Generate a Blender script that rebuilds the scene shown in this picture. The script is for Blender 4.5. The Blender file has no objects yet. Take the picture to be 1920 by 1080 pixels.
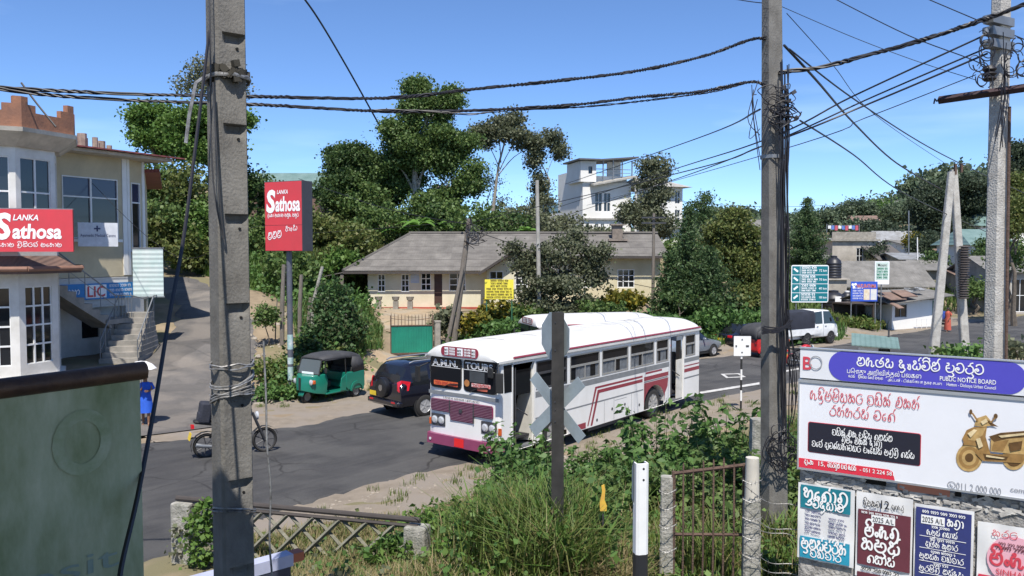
import bpy, bmesh, math, random
import numpy as np
from mathutils import Vector as V, Matrix
SC = bpy.context.scene
COL = SC.collection
# ---------------------------------------------------------------- camera, sky, sun, exposure
CAMZ, F, PITCH = 5.5, 1550.0, math.radians(2.586)
cam = bpy.data.cameras.new('camera'); co = bpy.data.objects.new('camera', cam); COL.objects.link(co)
co.location = (0, 0, CAMZ); co.rotation_euler = (math.pi/2-PITCH, 0, 0)
cam.sensor_width = 36; cam.lens = 36*F/1920; cam.clip_start = 0.1; cam.clip_end = 3000
SC.camera = co
TOSUN = V((.02, -.58, 1)).normalized()
w = bpy.data.worlds.new('World'); SC.world = w; w.use_nodes = True
nt = w.node_tree; bg = nt.nodes['Background']
sky = nt.nodes.new('ShaderNodeTexSky'); sky.sky_type = 'NISHITA'; sky.sun_disc = False
sky.sun_elevation = math.asin(TOSUN.z); sky.sun_rotation = math.atan2(TOSUN.x, TOSUN.y)
sky.altitude = 1200; sky.air_density = .75; sky.dust_density = .1; sky.ozone_density = 5
# a few thin veils of high cloud low over the hills
tc = nt.nodes.new('ShaderNodeTexCoord'); mp = nt.nodes.new('ShaderNodeMapping'); mp.inputs['Scale'].default_value = (1.2, 1.2, 9)
cn = nt.nodes.new('ShaderNodeTexNoise'); cn.inputs['Scale'].default_value = 2.2; cn.inputs['Detail'].default_value = 6
cr = nt.nodes.new('ShaderNodeMapRange'); cr.inputs[1].default_value = .52; cr.inputs[2].default_value = .85; cr.inputs[4].default_value = .20
mx = nt.nodes.new('ShaderNodeMix'); mx.data_type = 'RGBA'; mx.inputs[7].default_value = (9, 9.6, 10, 1)
nt.links.new(tc.outputs['Generated'], mp.inputs[0]); nt.links.new(mp.outputs[0], cn.inputs[0]); nt.links.new(cn.outputs[0], cr.inputs[0])
nt.links.new(cr.outputs[0], mx.inputs[0]); nt.links.new(sky.outputs[0], mx.inputs[6]); tn = nt.nodes.new('ShaderNodeMix'); tn.data_type = 'RGBA'; tn.blend_type = 'MULTIPLY'; tn.inputs[0].default_value = 1; tn.inputs[7].default_value = (.93, 1.04, 1.16, 1)
nt.links.new(mx.outputs[2], tn.inputs[6]); nt.links.new(tn.outputs[2], bg.inputs[0])
bg.inputs[1].default_value = 0.1
sl = bpy.data.lights.new('sun', 'SUN'); sl.energy = 3.9; sl.angle = math.radians(.5); sl.color = (1, .95, .87)
so = bpy.data.objects.new('sun', sl); COL.objects.link(so); so.rotation_euler = TOSUN.to_track_quat('Z', 'Y').to_euler(); so.location = (0, 0, 60)
SC.view_settings.view_transform = 'Standard'; SC.view_settings.look = 'None'; SC.view_settings.gamma = 1; SC.view_settings.exposure = 0.75
SC.cycles.max_bounces = 6; SC.cycles.transparent_max_bounces = 8
R = random.Random(7); NR = np.random.default_rng(11)
# ---------------------------------------------------------------- helpers
CP, SP = math.cos(PITCH), math.sin(PITCH)
def ray(px, py):
    a = (px-960)/F; b = (540-py)/F
    return V((a, CP+b*SP, -SP+b*CP))
def P(px, py, Y):                     # the place seen at a photo pixel, Y metres ahead
    d = ray(px, py); return V((0, 0, CAMZ)) + d*(Y/d.y)
def G(px, py, z=0):                   # the place seen at a photo pixel on level z
    d = ray(px, py); return V((0, 0, CAMZ)) + d*((z-CAMZ)/d.z)
_M = {}
def mat(name, col=(.5, .5, .5), rough=.6, metal=0, var=.12, scale=4, bump=0, bscale=None, col2=None, alpha=None, spec=.5, detail=5, coord='Object', stretch=None, coat=0):
    if name in _M: return _M[name]
    m = bpy.data.materials.new(name); m.use_nodes = True; n = m.node_tree; b = n.nodes['Principled BSDF']
    b.inputs['Roughness'].default_value = rough; b.inputs['Metallic'].default_value = metal; b.inputs['Specular IOR Level'].default_value = spec
    if coat: b.inputs['Coat Weight'].default_value = coat; b.inputs['Coat Roughness'].default_value = .05
    b.inputs['Base Color'].default_value = (*col, 1)
    if var or col2 or bump:
        t = n.nodes.new('ShaderNodeTexCoord'); src = t.outputs[coord]
        if stretch:
            k = n.nodes.new('ShaderNodeMapping'); k.inputs['Scale'].default_value = stretch; n.links.new(src, k.inputs[0]); src = k.outputs[0]
        z = n.nodes.new('ShaderNodeTexNoise'); z.inputs['Scale'].default_value = scale; z.inputs['Detail'].default_value = detail; z.inputs['Roughness'].default_value = .65
        n.links.new(src, z.inputs[0])
        r = n.nodes.new('ShaderNodeValToRGB'); e = r.color_ramp.elements
        e[0].position = .32; e[1].position = .68
        if col2: e[0].color = (*col2, 1); e[1].color = (*col, 1)
        else:
            e[0].color = (*[c*(1-var) for c in col], 1); e[1].color = (*[min(1, c*(1+var)) for c in col], 1)
        n.links.new(z.outputs[0], r.inputs[0]); n.links.new(r.outputs[0], b.inputs['Base Color'])
        if bump:
            z2 = n.nodes.new('ShaderNodeTexNoise'); z2.inputs['Scale'].default_value = bscale or scale*6; z2.inputs['Detail'].default_value = 6
            n.links.new(src, z2.inputs[0])
            q = n.nodes.new('ShaderNodeBump'); q.inputs['Strength'].default_value = bump; q.inputs['Distance'].default_value = .03
            n.links.new(z2.outputs[0], q.inputs['Height']); n.links.new(q.outputs[0], b.inputs['Normal'])
    _M[name] = m; return m
def ribbed(name, col, col2, per, axis=0, rough=.7, metal=0, depth=.6):      # corrugated sheet with dirt
    if name in _M: return _M[name]
    m = mat(name, col, rough, metal, col2=col2, scale=1.1, detail=8); n = m.node_tree
    t = n.nodes.new('ShaderNodeTexCoord'); wv = n.nodes.new('ShaderNodeTexWave'); wv.wave_type = 'BANDS'; wv.bands_direction = 'XYZ'[axis]
    wv.inputs['Scale'].default_value = math.pi/per/10; wv.inputs['Distortion'].default_value = 0
    q = n.nodes.new('ShaderNodeBump'); q.inputs['Strength'].default_value = depth; q.inputs['Distance'].default_value = .04
    n.links.new(t.outputs['Object'], wv.inputs[0]); n.links.new(wv.outputs[0], q.inputs['Height']); n.links.new(q.outputs[0], n.nodes['Principled BSDF'].inputs['Normal'])
    return m
def leafmat(name, cols, trans=.3, rough=.55):
    if name in _M: return _M[name]
    m = bpy.data.materials.new(name); m.use_nodes = True; n = m.node_tree; b = n.nodes['Principled BSDF']
    b.inputs['Roughness'].default_value = rough; b.inputs['Specular IOR Level'].default_value = .35
    g = n.nodes.new('ShaderNodeNewGeometry'); r = n.nodes.new('ShaderNodeValToRGB')
    while len(r.color_ramp.elements) < len(cols): r.color_ramp.elements.new(.5)
    for i, c in enumerate(cols):
        r.color_ramp.elements[i].position = i/(len(cols)-1); r.color_ramp.elements[i].color = (*c, 1)
    n.links.new(g.outputs['Random Per Island'], r.inputs[0]); n.links.new(r.outputs[0], b.inputs['Base Color'])
    t = n.nodes.new('ShaderNodeBsdfTranslucent'); n.links.new(r.outputs[0], t.inputs[0])
    mi = n.nodes.new('ShaderNodeMixShader'); mi.inputs[0].default_value = trans
    n.links.new(b.outputs[0], mi.inputs[1]); n.links.new(t.outputs[0], mi.inputs[2]); n.links.new(mi.outputs[0], n.nodes['Material Output'].inputs[0])
    _M[name] = m; return m
def tag(o, label=None, cat=None, group=None, kind=None):
    if label: o['label'] = label
    if cat: o['category'] = cat
    if group: o['group'] = group
    if kind: o['kind'] = kind
    return o
def thing(name, label, cat, loc=(0, 0, 0), rz=0, group=None):
    o = bpy.data.objects.new(name, None); COL.objects.link(o); o.location = loc; o.rotation_euler = (0, 0, rz); o.empty_display_size = .2
    return tag(o, label, cat, group)
def copy_tree(o, parent=None):
    c = o.copy(); COL.objects.link(c)
    if parent: c.parent = parent
    for ch in list(o.children): copy_tree(ch, c)
    return c
def link(name, me, parent=None, loc=None):
    o = bpy.data.objects.new(name, me); COL.objects.link(o)
    if parent: o.parent = parent
    if loc is not None: o.location = loc
    return o
def unit(v): v = V(v); return v.normalized() if v.length > 1e-9 else V((0, 0, 1))
class MB:
    def __init__(s): s.v = []; s.f = []; s.m = []
    def add(s, vs, fs, mi=0):
        o = len(s.v); s.v += [tuple(p) for p in vs]
        for f in fs: s.f.append([i+o for i in f]); s.m.append(mi)
        return s
    def b(s, x0, x1, y0, y1, z0, z1, mi=0, T=None):
        vs = [V((x, y, z)) for z in (z0, z1) for y in (y0, y1) for x in (x0, x1)]
        if T: vs = [T @ p for p in vs]
        return s.add(vs, [(0, 2, 3, 1), (4, 5, 7, 6), (0, 1, 5, 4), (2, 6, 7, 3), (0, 4, 6, 2), (1, 3, 7, 5)], mi)
    def box(s, c, d, mi=0, rz=0, ry=0, rx=0):
        T = Matrix.Translation(c) @ Matrix.Rotation(rz, 4, 'Z') @ Matrix.Rotation(ry, 4, 'Y') @ Matrix.Rotation(rx, 4, 'X')
        return s.b(-d[0]/2, d[0]/2, -d[1]/2, d[1]/2, -d[2]/2, d[2]/2, mi, T)
    def tube(s, pts, r, n=6, mi=0, caps=True, flat=1.0):
        pts = [V(p) for p in pts]; k = len(pts)
        rs = r if isinstance(r, (list, tuple)) else [r]*k
        t0 = unit(pts[1]-pts[0]); a = unit(t0.orthogonal()) if abs(t0.z) < .95 else V((1, 0, 0))
        if abs(t0.z) < .95: a = unit(V((0, 0, 1)).cross(t0))
        vs = []
        for i, p in enumerate(pts):
            t = unit(pts[min(i+1, k-1)]-pts[max(i-1, 0)])
            a = unit(a - t*a.dot(t)); bb = t.cross(a)
            for j in range(n):
                q = 2*math.pi*j/n; vs.append(p + (a*math.cos(q)+bb*math.sin(q)*flat)*rs[i])
        fs = [(i*n+j, i*n+(j+1) % n, (i+1)*n+(j+1) % n, (i+1)*n+j) for i in range(k-1) for j in range(n)]
        if caps: fs += [tuple(range(n-1, -1, -1)), tuple(range((k-1)*n, k*n))]
        return s.add(vs, fs, mi)
    def cyl(s, p0, p1, r0, r1=None, n=12, mi=0): return s.tube([p0, p1], [r0, r0 if r1 is None else r1], n, mi)
    def prism(s, poly, a, b, axis='y', mi=0, T=None):      # poly in the plane across axis, extruded a..b
        def q(u, w, h):
            return V((u, h, w)) if axis == 'y' else V((h, u, w)) if axis == 'x' else V((u, w, h))
        n = len(poly); vs = [q(u, w, a) for u, w in poly]+[q(u, w, b) for u, w in poly]
        if T: vs = [T @ p for p in vs]
        return s.add(vs, [tuple(range(n)), tuple(range(2*n-1, n-1, -1))]+[(i, i+n, (i+1) % n+n, (i+1) % n) for i in range(n)], mi)
    def lathe(s, prof, c=(0, 0, 0), n=16, axis='z', mi=0, caps=True):
        vs = []
        for r, h in prof:
            for j in range(n):
                q = 2*math.pi*j/n; x, y = r*math.cos(q), r*math.sin(q)
                vs.append(V(c)+(V((x, y, h)) if axis == 'z' else V((x, h, y)) if axis == 'y' else V((h, x, y))))
        k = len(prof); fs = [(i*n+j, i*n+(j+1) % n, (i+1)*n+(j+1) % n, (i+1)*n+j) for i in range(k-1) for j in range(n)]
        if caps: fs += [tuple(range(n-1, -1, -1)), tuple(range((k-1)*n, k*n))]
        return s.add(vs, fs, mi)
    def quad(s, *p, mi=0): return s.add(p, [tuple(range(len(p)))], mi)
    def wall(s, x0, x1, z0, z1, holes=(), y=0, t=.2, mi=0):   # a wall in XZ with openings, front face at y
        xs = sorted({x0, x1, *[h[0] for h in holes], *[h[1] for h in holes]}); zs = sorted({z0, z1, *[h[2] for h in holes], *[h[3] for h in holes]})
        xs = [x for x in xs if x0 <= x <= x1]; zs = [z for z in zs if z0 <= z <= z1]
        inh = lambda x, z: any(h[0] < x < h[1] and h[2] < z < h[3] for h in holes)
        for i in range(len(xs)-1):
            for j in range(len(zs)-1):
                if inh((xs[i]+xs[i+1])/2, (zs[j]+zs[j+1])/2): continue
                a, b, c, d = xs[i], xs[i+1], zs[j], zs[j+1]
                s.quad((a, y, c), (b, y, c), (b, y, d), (a, y, d), mi=mi); s.quad((a, y+t, c), (a, y+t, d), (b, y+t, d), (b, y+t, c), mi=mi)
        for a, b, c, d in list(holes):
            s.quad((a, y, c), (a, y, d), (a, y+t, d), (a, y+t, c), mi=mi); s.quad((b, y, c), (b, y+t, c), (b, y+t, d), (b, y, d), mi=mi)
            s.quad((a, y, d), (b, y, d), (b, y+t, d), (a, y+t, d), mi=mi); s.quad((a, y, c), (a, y+t, c), (b, y+t, c), (b, y, c), mi=mi)
        s.quad((x0, y, z0), (x0, y, z1), (x0, y+t, z1), (x0, y+t, z0), mi=mi); s.quad((x1, y, z0), (x1, y+t, z0), (x1, y+t, z1), (x1, y, z1), mi=mi)
        s.quad((x0, y, z1), (x1, y, z1), (x1, y+t, z1), (x0, y+t, z1), mi=mi)
        return s
    def xf(s, T, start=0):
        for i in range(start, len(s.v)): s.v[i] = tuple(T @ V(s.v[i]))
        return s
    def build(s, name, mats, parent=None, loc=None, smooth=38, bevel=0):
        me = bpy.data.meshes.new(name); me.from_pydata(s.v, [], s.f); me.update()
        for m in (mats if isinstance(mats, (list, tuple)) else [mats]): me.materials.append(m)
        if any(s.m): me.polygons.foreach_set('material_index', s.m)
        bm = bmesh.new(); bm.from_mesh(me); bmesh.ops.recalc_face_normals(bm, faces=bm.faces); bm.to_mesh(me); bm.free()
        if smooth:
            me.polygons.foreach_set('use_smooth', [True]*len(me.polygons)); me.set_sharp_from_angle(angle=math.radians(smooth))
        o = link(name, me, parent, loc)
        if bevel:
            q = o.modifiers.new('bevel', 'BEVEL'); q.width = bevel; q.segments = 2; q.limit_method = 'ANGLE'; q.angle_limit = math.radians(40)
        return o
def rrect(x0, x1, z0, z1, r, n=4):
    out = []
    for cx, cz, a in ((x1-r, z1-r, 0), (x0+r, z1-r, 90), (x0+r, z0+r, 180), (x1-r, z0+r, 270)):
        for i in range(n+1):
            q = math.radians(a+90*i/n); out.append((cx+r*math.cos(q), cz+r*math.sin(q)))
    return out
def cr(pts, k=4):                                         # Catmull-Rom through points
    pts = [V(p) for p in pts]; out = []
    for i in range(len(pts)-1):
        a, b, c, d = pts[max(i-1, 0)], pts[i], pts[i+1], pts[min(i+2, len(pts)-1)]
        for j in range(k):
            t = j/k; out.append(.5*((2*b)+(c-a)*t+(2*a-5*b+4*c-d)*t*t+(3*b-a-3*c+d)*t**3))
    return out+[pts[-1]]
# ---------------------------------------------------------------- lettering (flat shapes lying on a sign's face: local x right, z up, front -y)
def latin(s, h, mats, parent, x, z, y=-.012, align='CENTER', ext=0, bold=0, width=None, shear=0, name='lettering', vdir=None):
    cu = bpy.data.curves.new('t', 'FONT'); cu.body = s; cu.size = 1; cu.align_x = 'LEFT'; cu.offset = bold*.3; cu.shear = shear; cu.resolution_u = 3; cu.fill_mode = 'FRONT'
    ob = bpy.data.objects.new('t', cu); COL.objects.link(ob); bpy.context.view_layer.update()
    me = bpy.data.meshes.new_from_object(ob.evaluated_get(bpy.context.evaluated_depsgraph_get())); bpy.data.objects.remove(ob)
    n = len(me.vertices)
    if not n: return None
    c = np.empty(n*3); me.vertices.foreach_get('co', c); c = c.reshape(-1, 3)
    w0, w1 = c[:, 0].min(), c[:, 0].max(); k = h/.73; W = (w1-w0)*k; kx = k*(width/W if width else 1); W = (w1-w0)*kx
    ox = x-(W/2 if align == 'CENTER' else W if align == 'RIGHT' else 0)
    out = np.stack([ox+(c[:, 0]-w0)*kx, np.full(n, y), z+c[:, 1]*k], 1)
    me.vertices.foreach_set('co', out.ravel()); me.materials.clear(); me.materials.append(mats); me.update()
    return link(name, me, parent)
_g = lambda s: [[tuple(map(float, p.split(','))) for p in st.split()] for st in s.split('|')]
SG = {  # round letterforms as pen strokes: width, strokes
 'ම': (1.05, '.42,.55 .22,.62 .2,.85 .38,.95 .48,.8 .45,.6 .2,.55 .04,.3 .25,.02 .6,0 .95,.2 .98,.6 .8,.92 .62,.9 .58,.7|.35,.3 .5,.22 .65,.32'),
 'හ': (1.1, '.1,.85 .35,.95 .3,.72 .08,.7 .05,.3 .15,.05 .3,.1 .32,.4|.32,.4 .5,.62 .7,.6 .75,.3 .7,.05 .9,.0 1.05,.2'),
 'ජ': (1.1, '.35,.75 .12,.72 .03,.4 .2,.05 .6,0 .98,.2 .95,.6 .7,.72 .5,.55 .62,.38 .8,.5|.6,.72 .8,.98 1.0,1.1'),
 'න': (1.0, '.32,.6 .15,.9 .38,.95 .42,.7 .15,.5 .05,.25 .25,.02 .5,.1 .55,.4|.55,.2 .65,.0 .92,.15 .95,.55 .8,.72'),
 'ද': (.95, '.3,.62 .1,.75 .25,.98 .42,.78 .2,.55 .1,.3 .3,.1 .6,.2 .62,.45 .45,.4 .5,.2 .8,-.05 .5,-.4 .2,-.35'),
 'ව': (1.0, '.2,.75 .25,.95 .7,1.0 .96,.6 .9,.2 .5,-.02 .1,.15 .05,.45 .3,.55 .45,.4 .3,.3 .2,.45'),
 'ප': (1.0, '.1,.92 .35,.95 .32,.7 .12,.68 .06,.3 .25,.02 .6,.0 .92,.2 .95,.6 .75,.75|.06,.4 .5,.42'),
 'ර': (.95, '.25,.55 .06,.35 .2,.05 .55,-.02 .9,.2 .88,.6 .6,.82 .3,.75|.55,.82 .6,1.05 .9,1.15'),
 'ස': (1.05, '.1,.9 .32,.95 .3,.7 .1,.62 .05,.25 .3,.0 .7,.0 .98,.3 .9,.7 .6,.75 .55,.5 .7,.4|.08,.42 .5,.45'),
 'ය': (1.05, '.25,.6 .08,.75 .25,.95 .4,.7 .12,.5 .05,.2 .25,.0 .48,.15 .5,.5|.5,.15 .7,-.02 .98,.2 .95,.75 .75,.9'),
 'ක': (1.05, '.3,.65 .12,.85 .35,.95 .42,.7 .15,.5 .05,.2 .25,.02 .48,.2 .5,.55 .7,.75 .95,.5 .9,.1 .7,.1 .6,.35'),
 'ට': (.95, '.35,.95 .1,.75 .05,.3 .3,.0 .7,.02 .92,.3 .85,.6 .6,.6|.35,.95 .6,1.02 .9,.9'),
 'බ': (1.0, '.35,.6 .12,.62 .12,.9 .4,.95 .72,.95 .95,.6 .9,.15 .55,-.02 .15,.1 .05,.4 .3,.5 .4,.3'),
 'එ': (1.0, '.55,.55 .3,.7 .15,.5 .3,.3 .5,.42 .55,.7 .35,1.0 .75,1.1 .98,.7 .9,.2 .55,-.02 .15,.1 .05,.3'),
 'ත': (1.0, '.3,.62 .12,.8 .35,.95 .42,.7 .15,.5 .05,.2 .3,.0 .5,.2 .5,.4 .62,.62 .85,.62 .95,.3 .82,.0'),
 'ග': (.95, '.3,.35 .12,.3 .1,.05 .35,.02 .4,.3 .2,.65 .05,.3|.2,.65 .5,.85 .85,.7 .92,.3 .85,.0'),
 'ල': (1.1, '.4,.4 .2,.5 .12,.25 .35,.15 .45,.4 .3,.8 .6,1.0 .95,.75 1.0,.3 .8,-.1 .45,-.3 .1,-.1'),
 'අ': (1.05, '.15,.8 .35,.95 .4,.7 .1,.55 .1,.15 .4,.1 .5,.4 .4,.2 .5,-.2 .8,-.25 .98,.2 .95,.75 .75,.9'),
 'ඔ': (1.0, '.35,.6 .12,.62 .2,.9 .7,.98 .95,.6 .9,.15 .55,-.02 .15,.1 .1,.35 .4,.4 .5,.6'),
 'භ': (1.1, '.3,.65 .12,.8 .3,.98 .45,.75 .2,.5 .25,.25 .5,.2 .6,.6 .85,.8 1.0,.5 .95,.1 .7,-.1 .55,-.3'),
 'ශ': (1.0, '.3,.35 .12,.3 .1,.05 .35,.02 .4,.3 .2,.65 .05,.3|.2,.65 .5,.95 .85,.7 .92,.3 .85,.0|.4,.4 .6,.4 .6,.1'),
 'ණ': (1.15, '.2,.6 .1,.9 .35,.9 .3,.5 .1,.3 .25,0 .5,.2 .5,.7 .6,.1 .85,0 1.05,.3 .95,.8 .75,.9'),
 'ඩ': (1.0, '.35,.6 .12,.62 .15,.9 .6,.98 .95,.6 .85,.1 .4,.0 .1,.25 .4,.4 .6,.3'),
}
SG = {k: (a, _g(b)) for k, (a, b) in SG.items()}
SS = {'ා': (.5, _g('.1,.9 .35,.75 .4,.3 .3,.0')), 'ැ': (.6, _g('.1,.55 .25,.35 .15,.1 .4,-.05 .45,.3 .35,.6')), 'ං': (.55, _g('.25,.45 .08,.25 .25,.05 .42,.25 .25,.45')),
      'ෙ': (.75, _g('.5,.75 .15,.6 .1,.15 .4,.0 .5,.3 .25,.35'))}
def ribbon(mb, pts, w, y):
    n = len(pts)
    if n < 2: return
    vs = []
    for i in range(n):
        a, b = pts[max(i-1, 0)], pts[min(i+1, n-1)]
        tx, tz = b[0]-a[0], b[1]-a[1]; L = math.hypot(tx, tz) or 1; nx, nz = -tz/L*w/2, tx/L*w/2
        yy = y-.0006*i/n
        vs += [(pts[i][0]+nx, yy, pts[i][1]+nz), (pts[i][0]-nx, yy, pts[i][1]-nz)]
    mb.add(vs, [(2*i, 2*i+1, 2*i+3, 2*i+2) for i in range(n-1)])
def sinhala(s, h, m, parent, x, z, y=-.012, width=None, bold=.16, align='CENTER', name='lettering', rise=0):
    st = []; pen = 0
    def put(strokes, dx):
        for q in strokes: st.append([(dx+a, b) for a, b in q])
    i = 0
    while i < len(s):
        c = s[i]; j = i+1; signs = ''
        while j < len(s) and (s[j] in 'ාැිීුූෙේොෝ්ං\u200d'): signs += s[j]; j += 1
        if c == ' ': pen += .55; i = j; continue
        for q in signs:
            if q in 'ෙේොෝ': put(SS['ෙ'][1], pen); pen += SS['ෙ'][0]
        W, g = SG.get(c, SG['ම']); put(g, pen); gx = pen; pen += W+.12
        for q in signs:
            if q in 'ාොෝ': put(SS['ා'][1], pen-.06); pen += SS['ා'][0]
            if q == 'ැ': put(SS['ැ'][1], pen-.08); pen += SS['ැ'][0]
            if q == 'ං': put(SS['ං'][1], pen); pen += SS['ං'][0]
            if q in 'ිී': put(_g('.1,1.0 .25,1.32 .65,1.38 .95,1.1 .85,.85'), gx)
            if q == 'ී': put(_g('.8,1.2 .95,1.38'), gx)
            if q in 'ුූ': put(_g('.75,-.05 .95,-.3 .7,-.5 .3,-.42'), gx)
            if q in '්ේෝ': put(_g('.75,.95 .85,1.25 1.08,1.35'), gx)
        i = j
    k = h; kx = k*(width/(pen*k) if width else 1); W = pen*kx
    ox = x-(W/2 if align == 'CENTER' else 0)
    mb = MB()
    for q, g in enumerate(st):
        pts = [(p.x, p.y) for p in cr([V((a, b, 0)) for a, b in g], 4)]
        pts = [(ox+a*kx, z+b*k+rise*(a*kx/max(W, .01))) for a, b in pts]
        ribbon(mb, pts, min(bold, .3)*.52*h, y-.0003*(q % 9))
    return mb.build(name, m, parent, smooth=0)
def scribble(mb, x0, x1, z, h, y, seed=0, wt=.2):             # one line of small print too fine to read
    r = random.Random(seed); x = x0; q = 0
    while x < x1-h*.3:
        wlen = min(r.uniform(2, 5)*h*.8, x1-x); e = x+wlen
        while x < e-h*.2:
            a = h*r.uniform(.55, .8); pts = [(x, z+h*r.uniform(.2, .8)), (x+a*.3, z+h), (x+a*.7, z+h*.7), (x+a*.6, z+h*.1), (x+a*.15, z+h*.05)]
            q += 1; ribbon(mb, pts, h*wt, y-.0003*(q % 7)); x += a
        x += h*.5
def plate(parent, x0, x1, z0, z1, m, y, t=.006, r=0, name='panel', n=4):
    mb = MB(); poly = rrect(x0, x1, z0, z1, r, n) if r else [(x0, z0), (x1, z0), (x1, z1), (x0, z1)]
    return mb.prism(poly, y, y+t).build(name, m, parent, smooth=30)
def window(parent, x0, x1, z0, z1, y, cols, rows, fm, gm, fw=.05, t=.06, name='window', glass_back=.04):
    mb = MB(); h = []
    cw = (x1-x0-fw*(cols+1))/cols; rh = (z1-z0-fw*(rows+1))/rows
    for i in range(cols):
        for j in range(rows): h.append((x0+fw+i*(cw+fw), x0+fw+i*(cw+fw)+cw, z0+fw+j*(rh+fw), z0+fw+j*(rh+fw)+rh))
    mb.wall(x0, x1, z0, z1, h, y, t); mb.quad((x0, y, z0), (x0, y+t, z0), (x1, y+t, z0), (x1, y, z0))
    o = mb.build(name, fm, parent, smooth=0)
    g = MB(); g.b(x0+fw*.5, x1-fw*.5, y+glass_back, y+glass_back+.012, z0+fw*.5, z1-fw*.5); g.build('pane', gm, o, smooth=0)
    return o
# ---------------------------------------------------------------- materials
GLASS = mat('dark_glass', (.012, .014, .017), .06, 0, var=0, spec=.8)
GLASSB = mat('bus_glass', (.012, .013, .016), .05, 0, var=0, spec=.1)
RIM = mat('rim_silver', (.45, .45, .46), .35, .3, var=.05)
WHITE = mat('white_paint', (.78, .77, .74), .45, var=.05, scale=2)
WALLW = mat('white_wall', (.72, .70, .66), .85, col2=(.55, .53, .48), scale=1.2, bump=.15, bscale=20)
CREAM = mat('cream_wall', (.70, .65, .49), .85, col2=(.58, .53, .38), scale=.8, bump=.12, bscale=25)
CREAMD = mat('cream_pale', (.66, .60, .42), .85, col2=(.52, .46, .30), scale=.9, bump=.12, bscale=25)
CONC = mat('concrete', (.36, .33, .28), .9, col2=(.21, .19, .16), scale=3, bump=.5, bscale=40)
CONCP = mat('pole_concrete', (.20, .19, .172), .9, col2=(.115, .107, .095), scale=5, bump=.3, bscale=60, stretch=(1, 1, .7))
STONE = mat('post_stone', (.42, .40, .36), .9, col2=(.16, .16, .13), scale=6, bump=.7, bscale=30)
WOODP = mat('pole_wood', (.23, .20, .17), .85, col2=(.13, .11, .09), scale=3, bump=.5, stretch=(6, 6, .7))
STEEL = mat('grey_steel', (.25, .26, .27), .5, .6, var=.15)
STEELD = mat('dark_steel', (.06, .06, .065), .55, .3, var=.2)
BLACK = mat('black_rubber', (.018, .018, .018), .75, var=.2)
TYRE = mat('tyre_rubber', (.022, .021, .02), .85, var=.25, scale=8)
XARM = mat('crossarm_steel', (.05, .03, .032), .7, .2, var=.25)
CABLE = mat('cable_black', (.013, .012, .016), .5, var=.1)
RUST = mat('rust', (.15, .095, .07), .9, .1, col2=(.08, .05, .04), scale=9, bump=.5)
RED = mat('sign_red', (.64, .05, .065), .45, col2=(.54, .05, .06), scale=1.3, detail=8)
TERRA = mat('terracotta', (.33, .15, .085), .85, col2=(.21, .105, .07), scale=2, bump=.3)
CHROME = mat('chrome', (.6, .6, .6), .18, 1, var=0)
PRINT = mat('print_white', (.86, .86, .86), .5, var=0)
PRINTK = mat('print_black', (.02, .02, .025), .5, var=0)
ASBESTOS = ribbed('asbestos_roof', (.20, .185, .165), (.115, .105, .095), .18, 0, .9)
def laps(m, per, axis, dark):                              # overlapping sheet rows: thin dark joints, rows weathered unlike each other
    n = m.node_tree; b = n.nodes['Principled BSDF']; L_ = n.links.new; src = b.inputs['Base Color'].links[0].from_socket
    t = n.nodes.new('ShaderNodeTexCoord'); s = n.nodes.new('ShaderNodeSeparateXYZ'); L_(t.outputs['Object'], s.inputs[0])
    d = n.nodes.new('ShaderNodeMath'); d.operation = 'DIVIDE'; d.inputs[1].default_value = per; L_(s.outputs[axis], d.inputs[0])
    f = n.nodes.new('ShaderNodeMath'); f.operation = 'FRACT'; L_(d.outputs[0], f.inputs[0]); c = n.nodes.new('ShaderNodeMath'); c.operation = 'LESS_THAN'; c.inputs[1].default_value = .05; L_(f.outputs[0], c.inputs[0])
    fl = n.nodes.new('ShaderNodeMath'); fl.operation = 'FLOOR'; L_(d.outputs[0], fl.inputs[0]); dx = n.nodes.new('ShaderNodeMath'); dx.operation = 'DIVIDE'; dx.inputs[1].default_value = 1.05; L_(s.outputs[1-axis], dx.inputs[0]); fx = n.nodes.new('ShaderNodeMath'); fx.operation = 'FLOOR'; L_(dx.outputs[0], fx.inputs[0])
    cv = n.nodes.new('ShaderNodeCombineXYZ'); L_(fl.outputs[0], cv.inputs[0]); L_(fx.outputs[0], cv.inputs[1]); wn = n.nodes.new('ShaderNodeTexWhiteNoise'); wn.noise_dimensions = '2D'; L_(cv.outputs[0], wn.inputs['Vector'])
    r = n.nodes.new('ShaderNodeMapRange'); r.inputs[3].default_value = .86; r.inputs[4].default_value = 1.12; L_(wn.outputs['Value'], r.inputs[0]); h = n.nodes.new('ShaderNodeHueSaturation'); L_(r.outputs[0], h.inputs['Value']); L_(src, h.inputs['Color'])
    x = n.nodes.new('ShaderNodeMix'); x.data_type = 'RGBA'; x.inputs[7].default_value = (*dark, 1); L_(c.outputs[0], x.inputs[0]); L_(h.outputs[0], x.inputs[6]); L_(x.outputs[2], b.inputs['Base Color'])
laps(ASBESTOS, 1.3, 1, (.06, .055, .05))
SKIN = mat('skin_brown', (.22, .11, .06), .5, var=.06)
SKIN2 = SKIN
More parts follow.
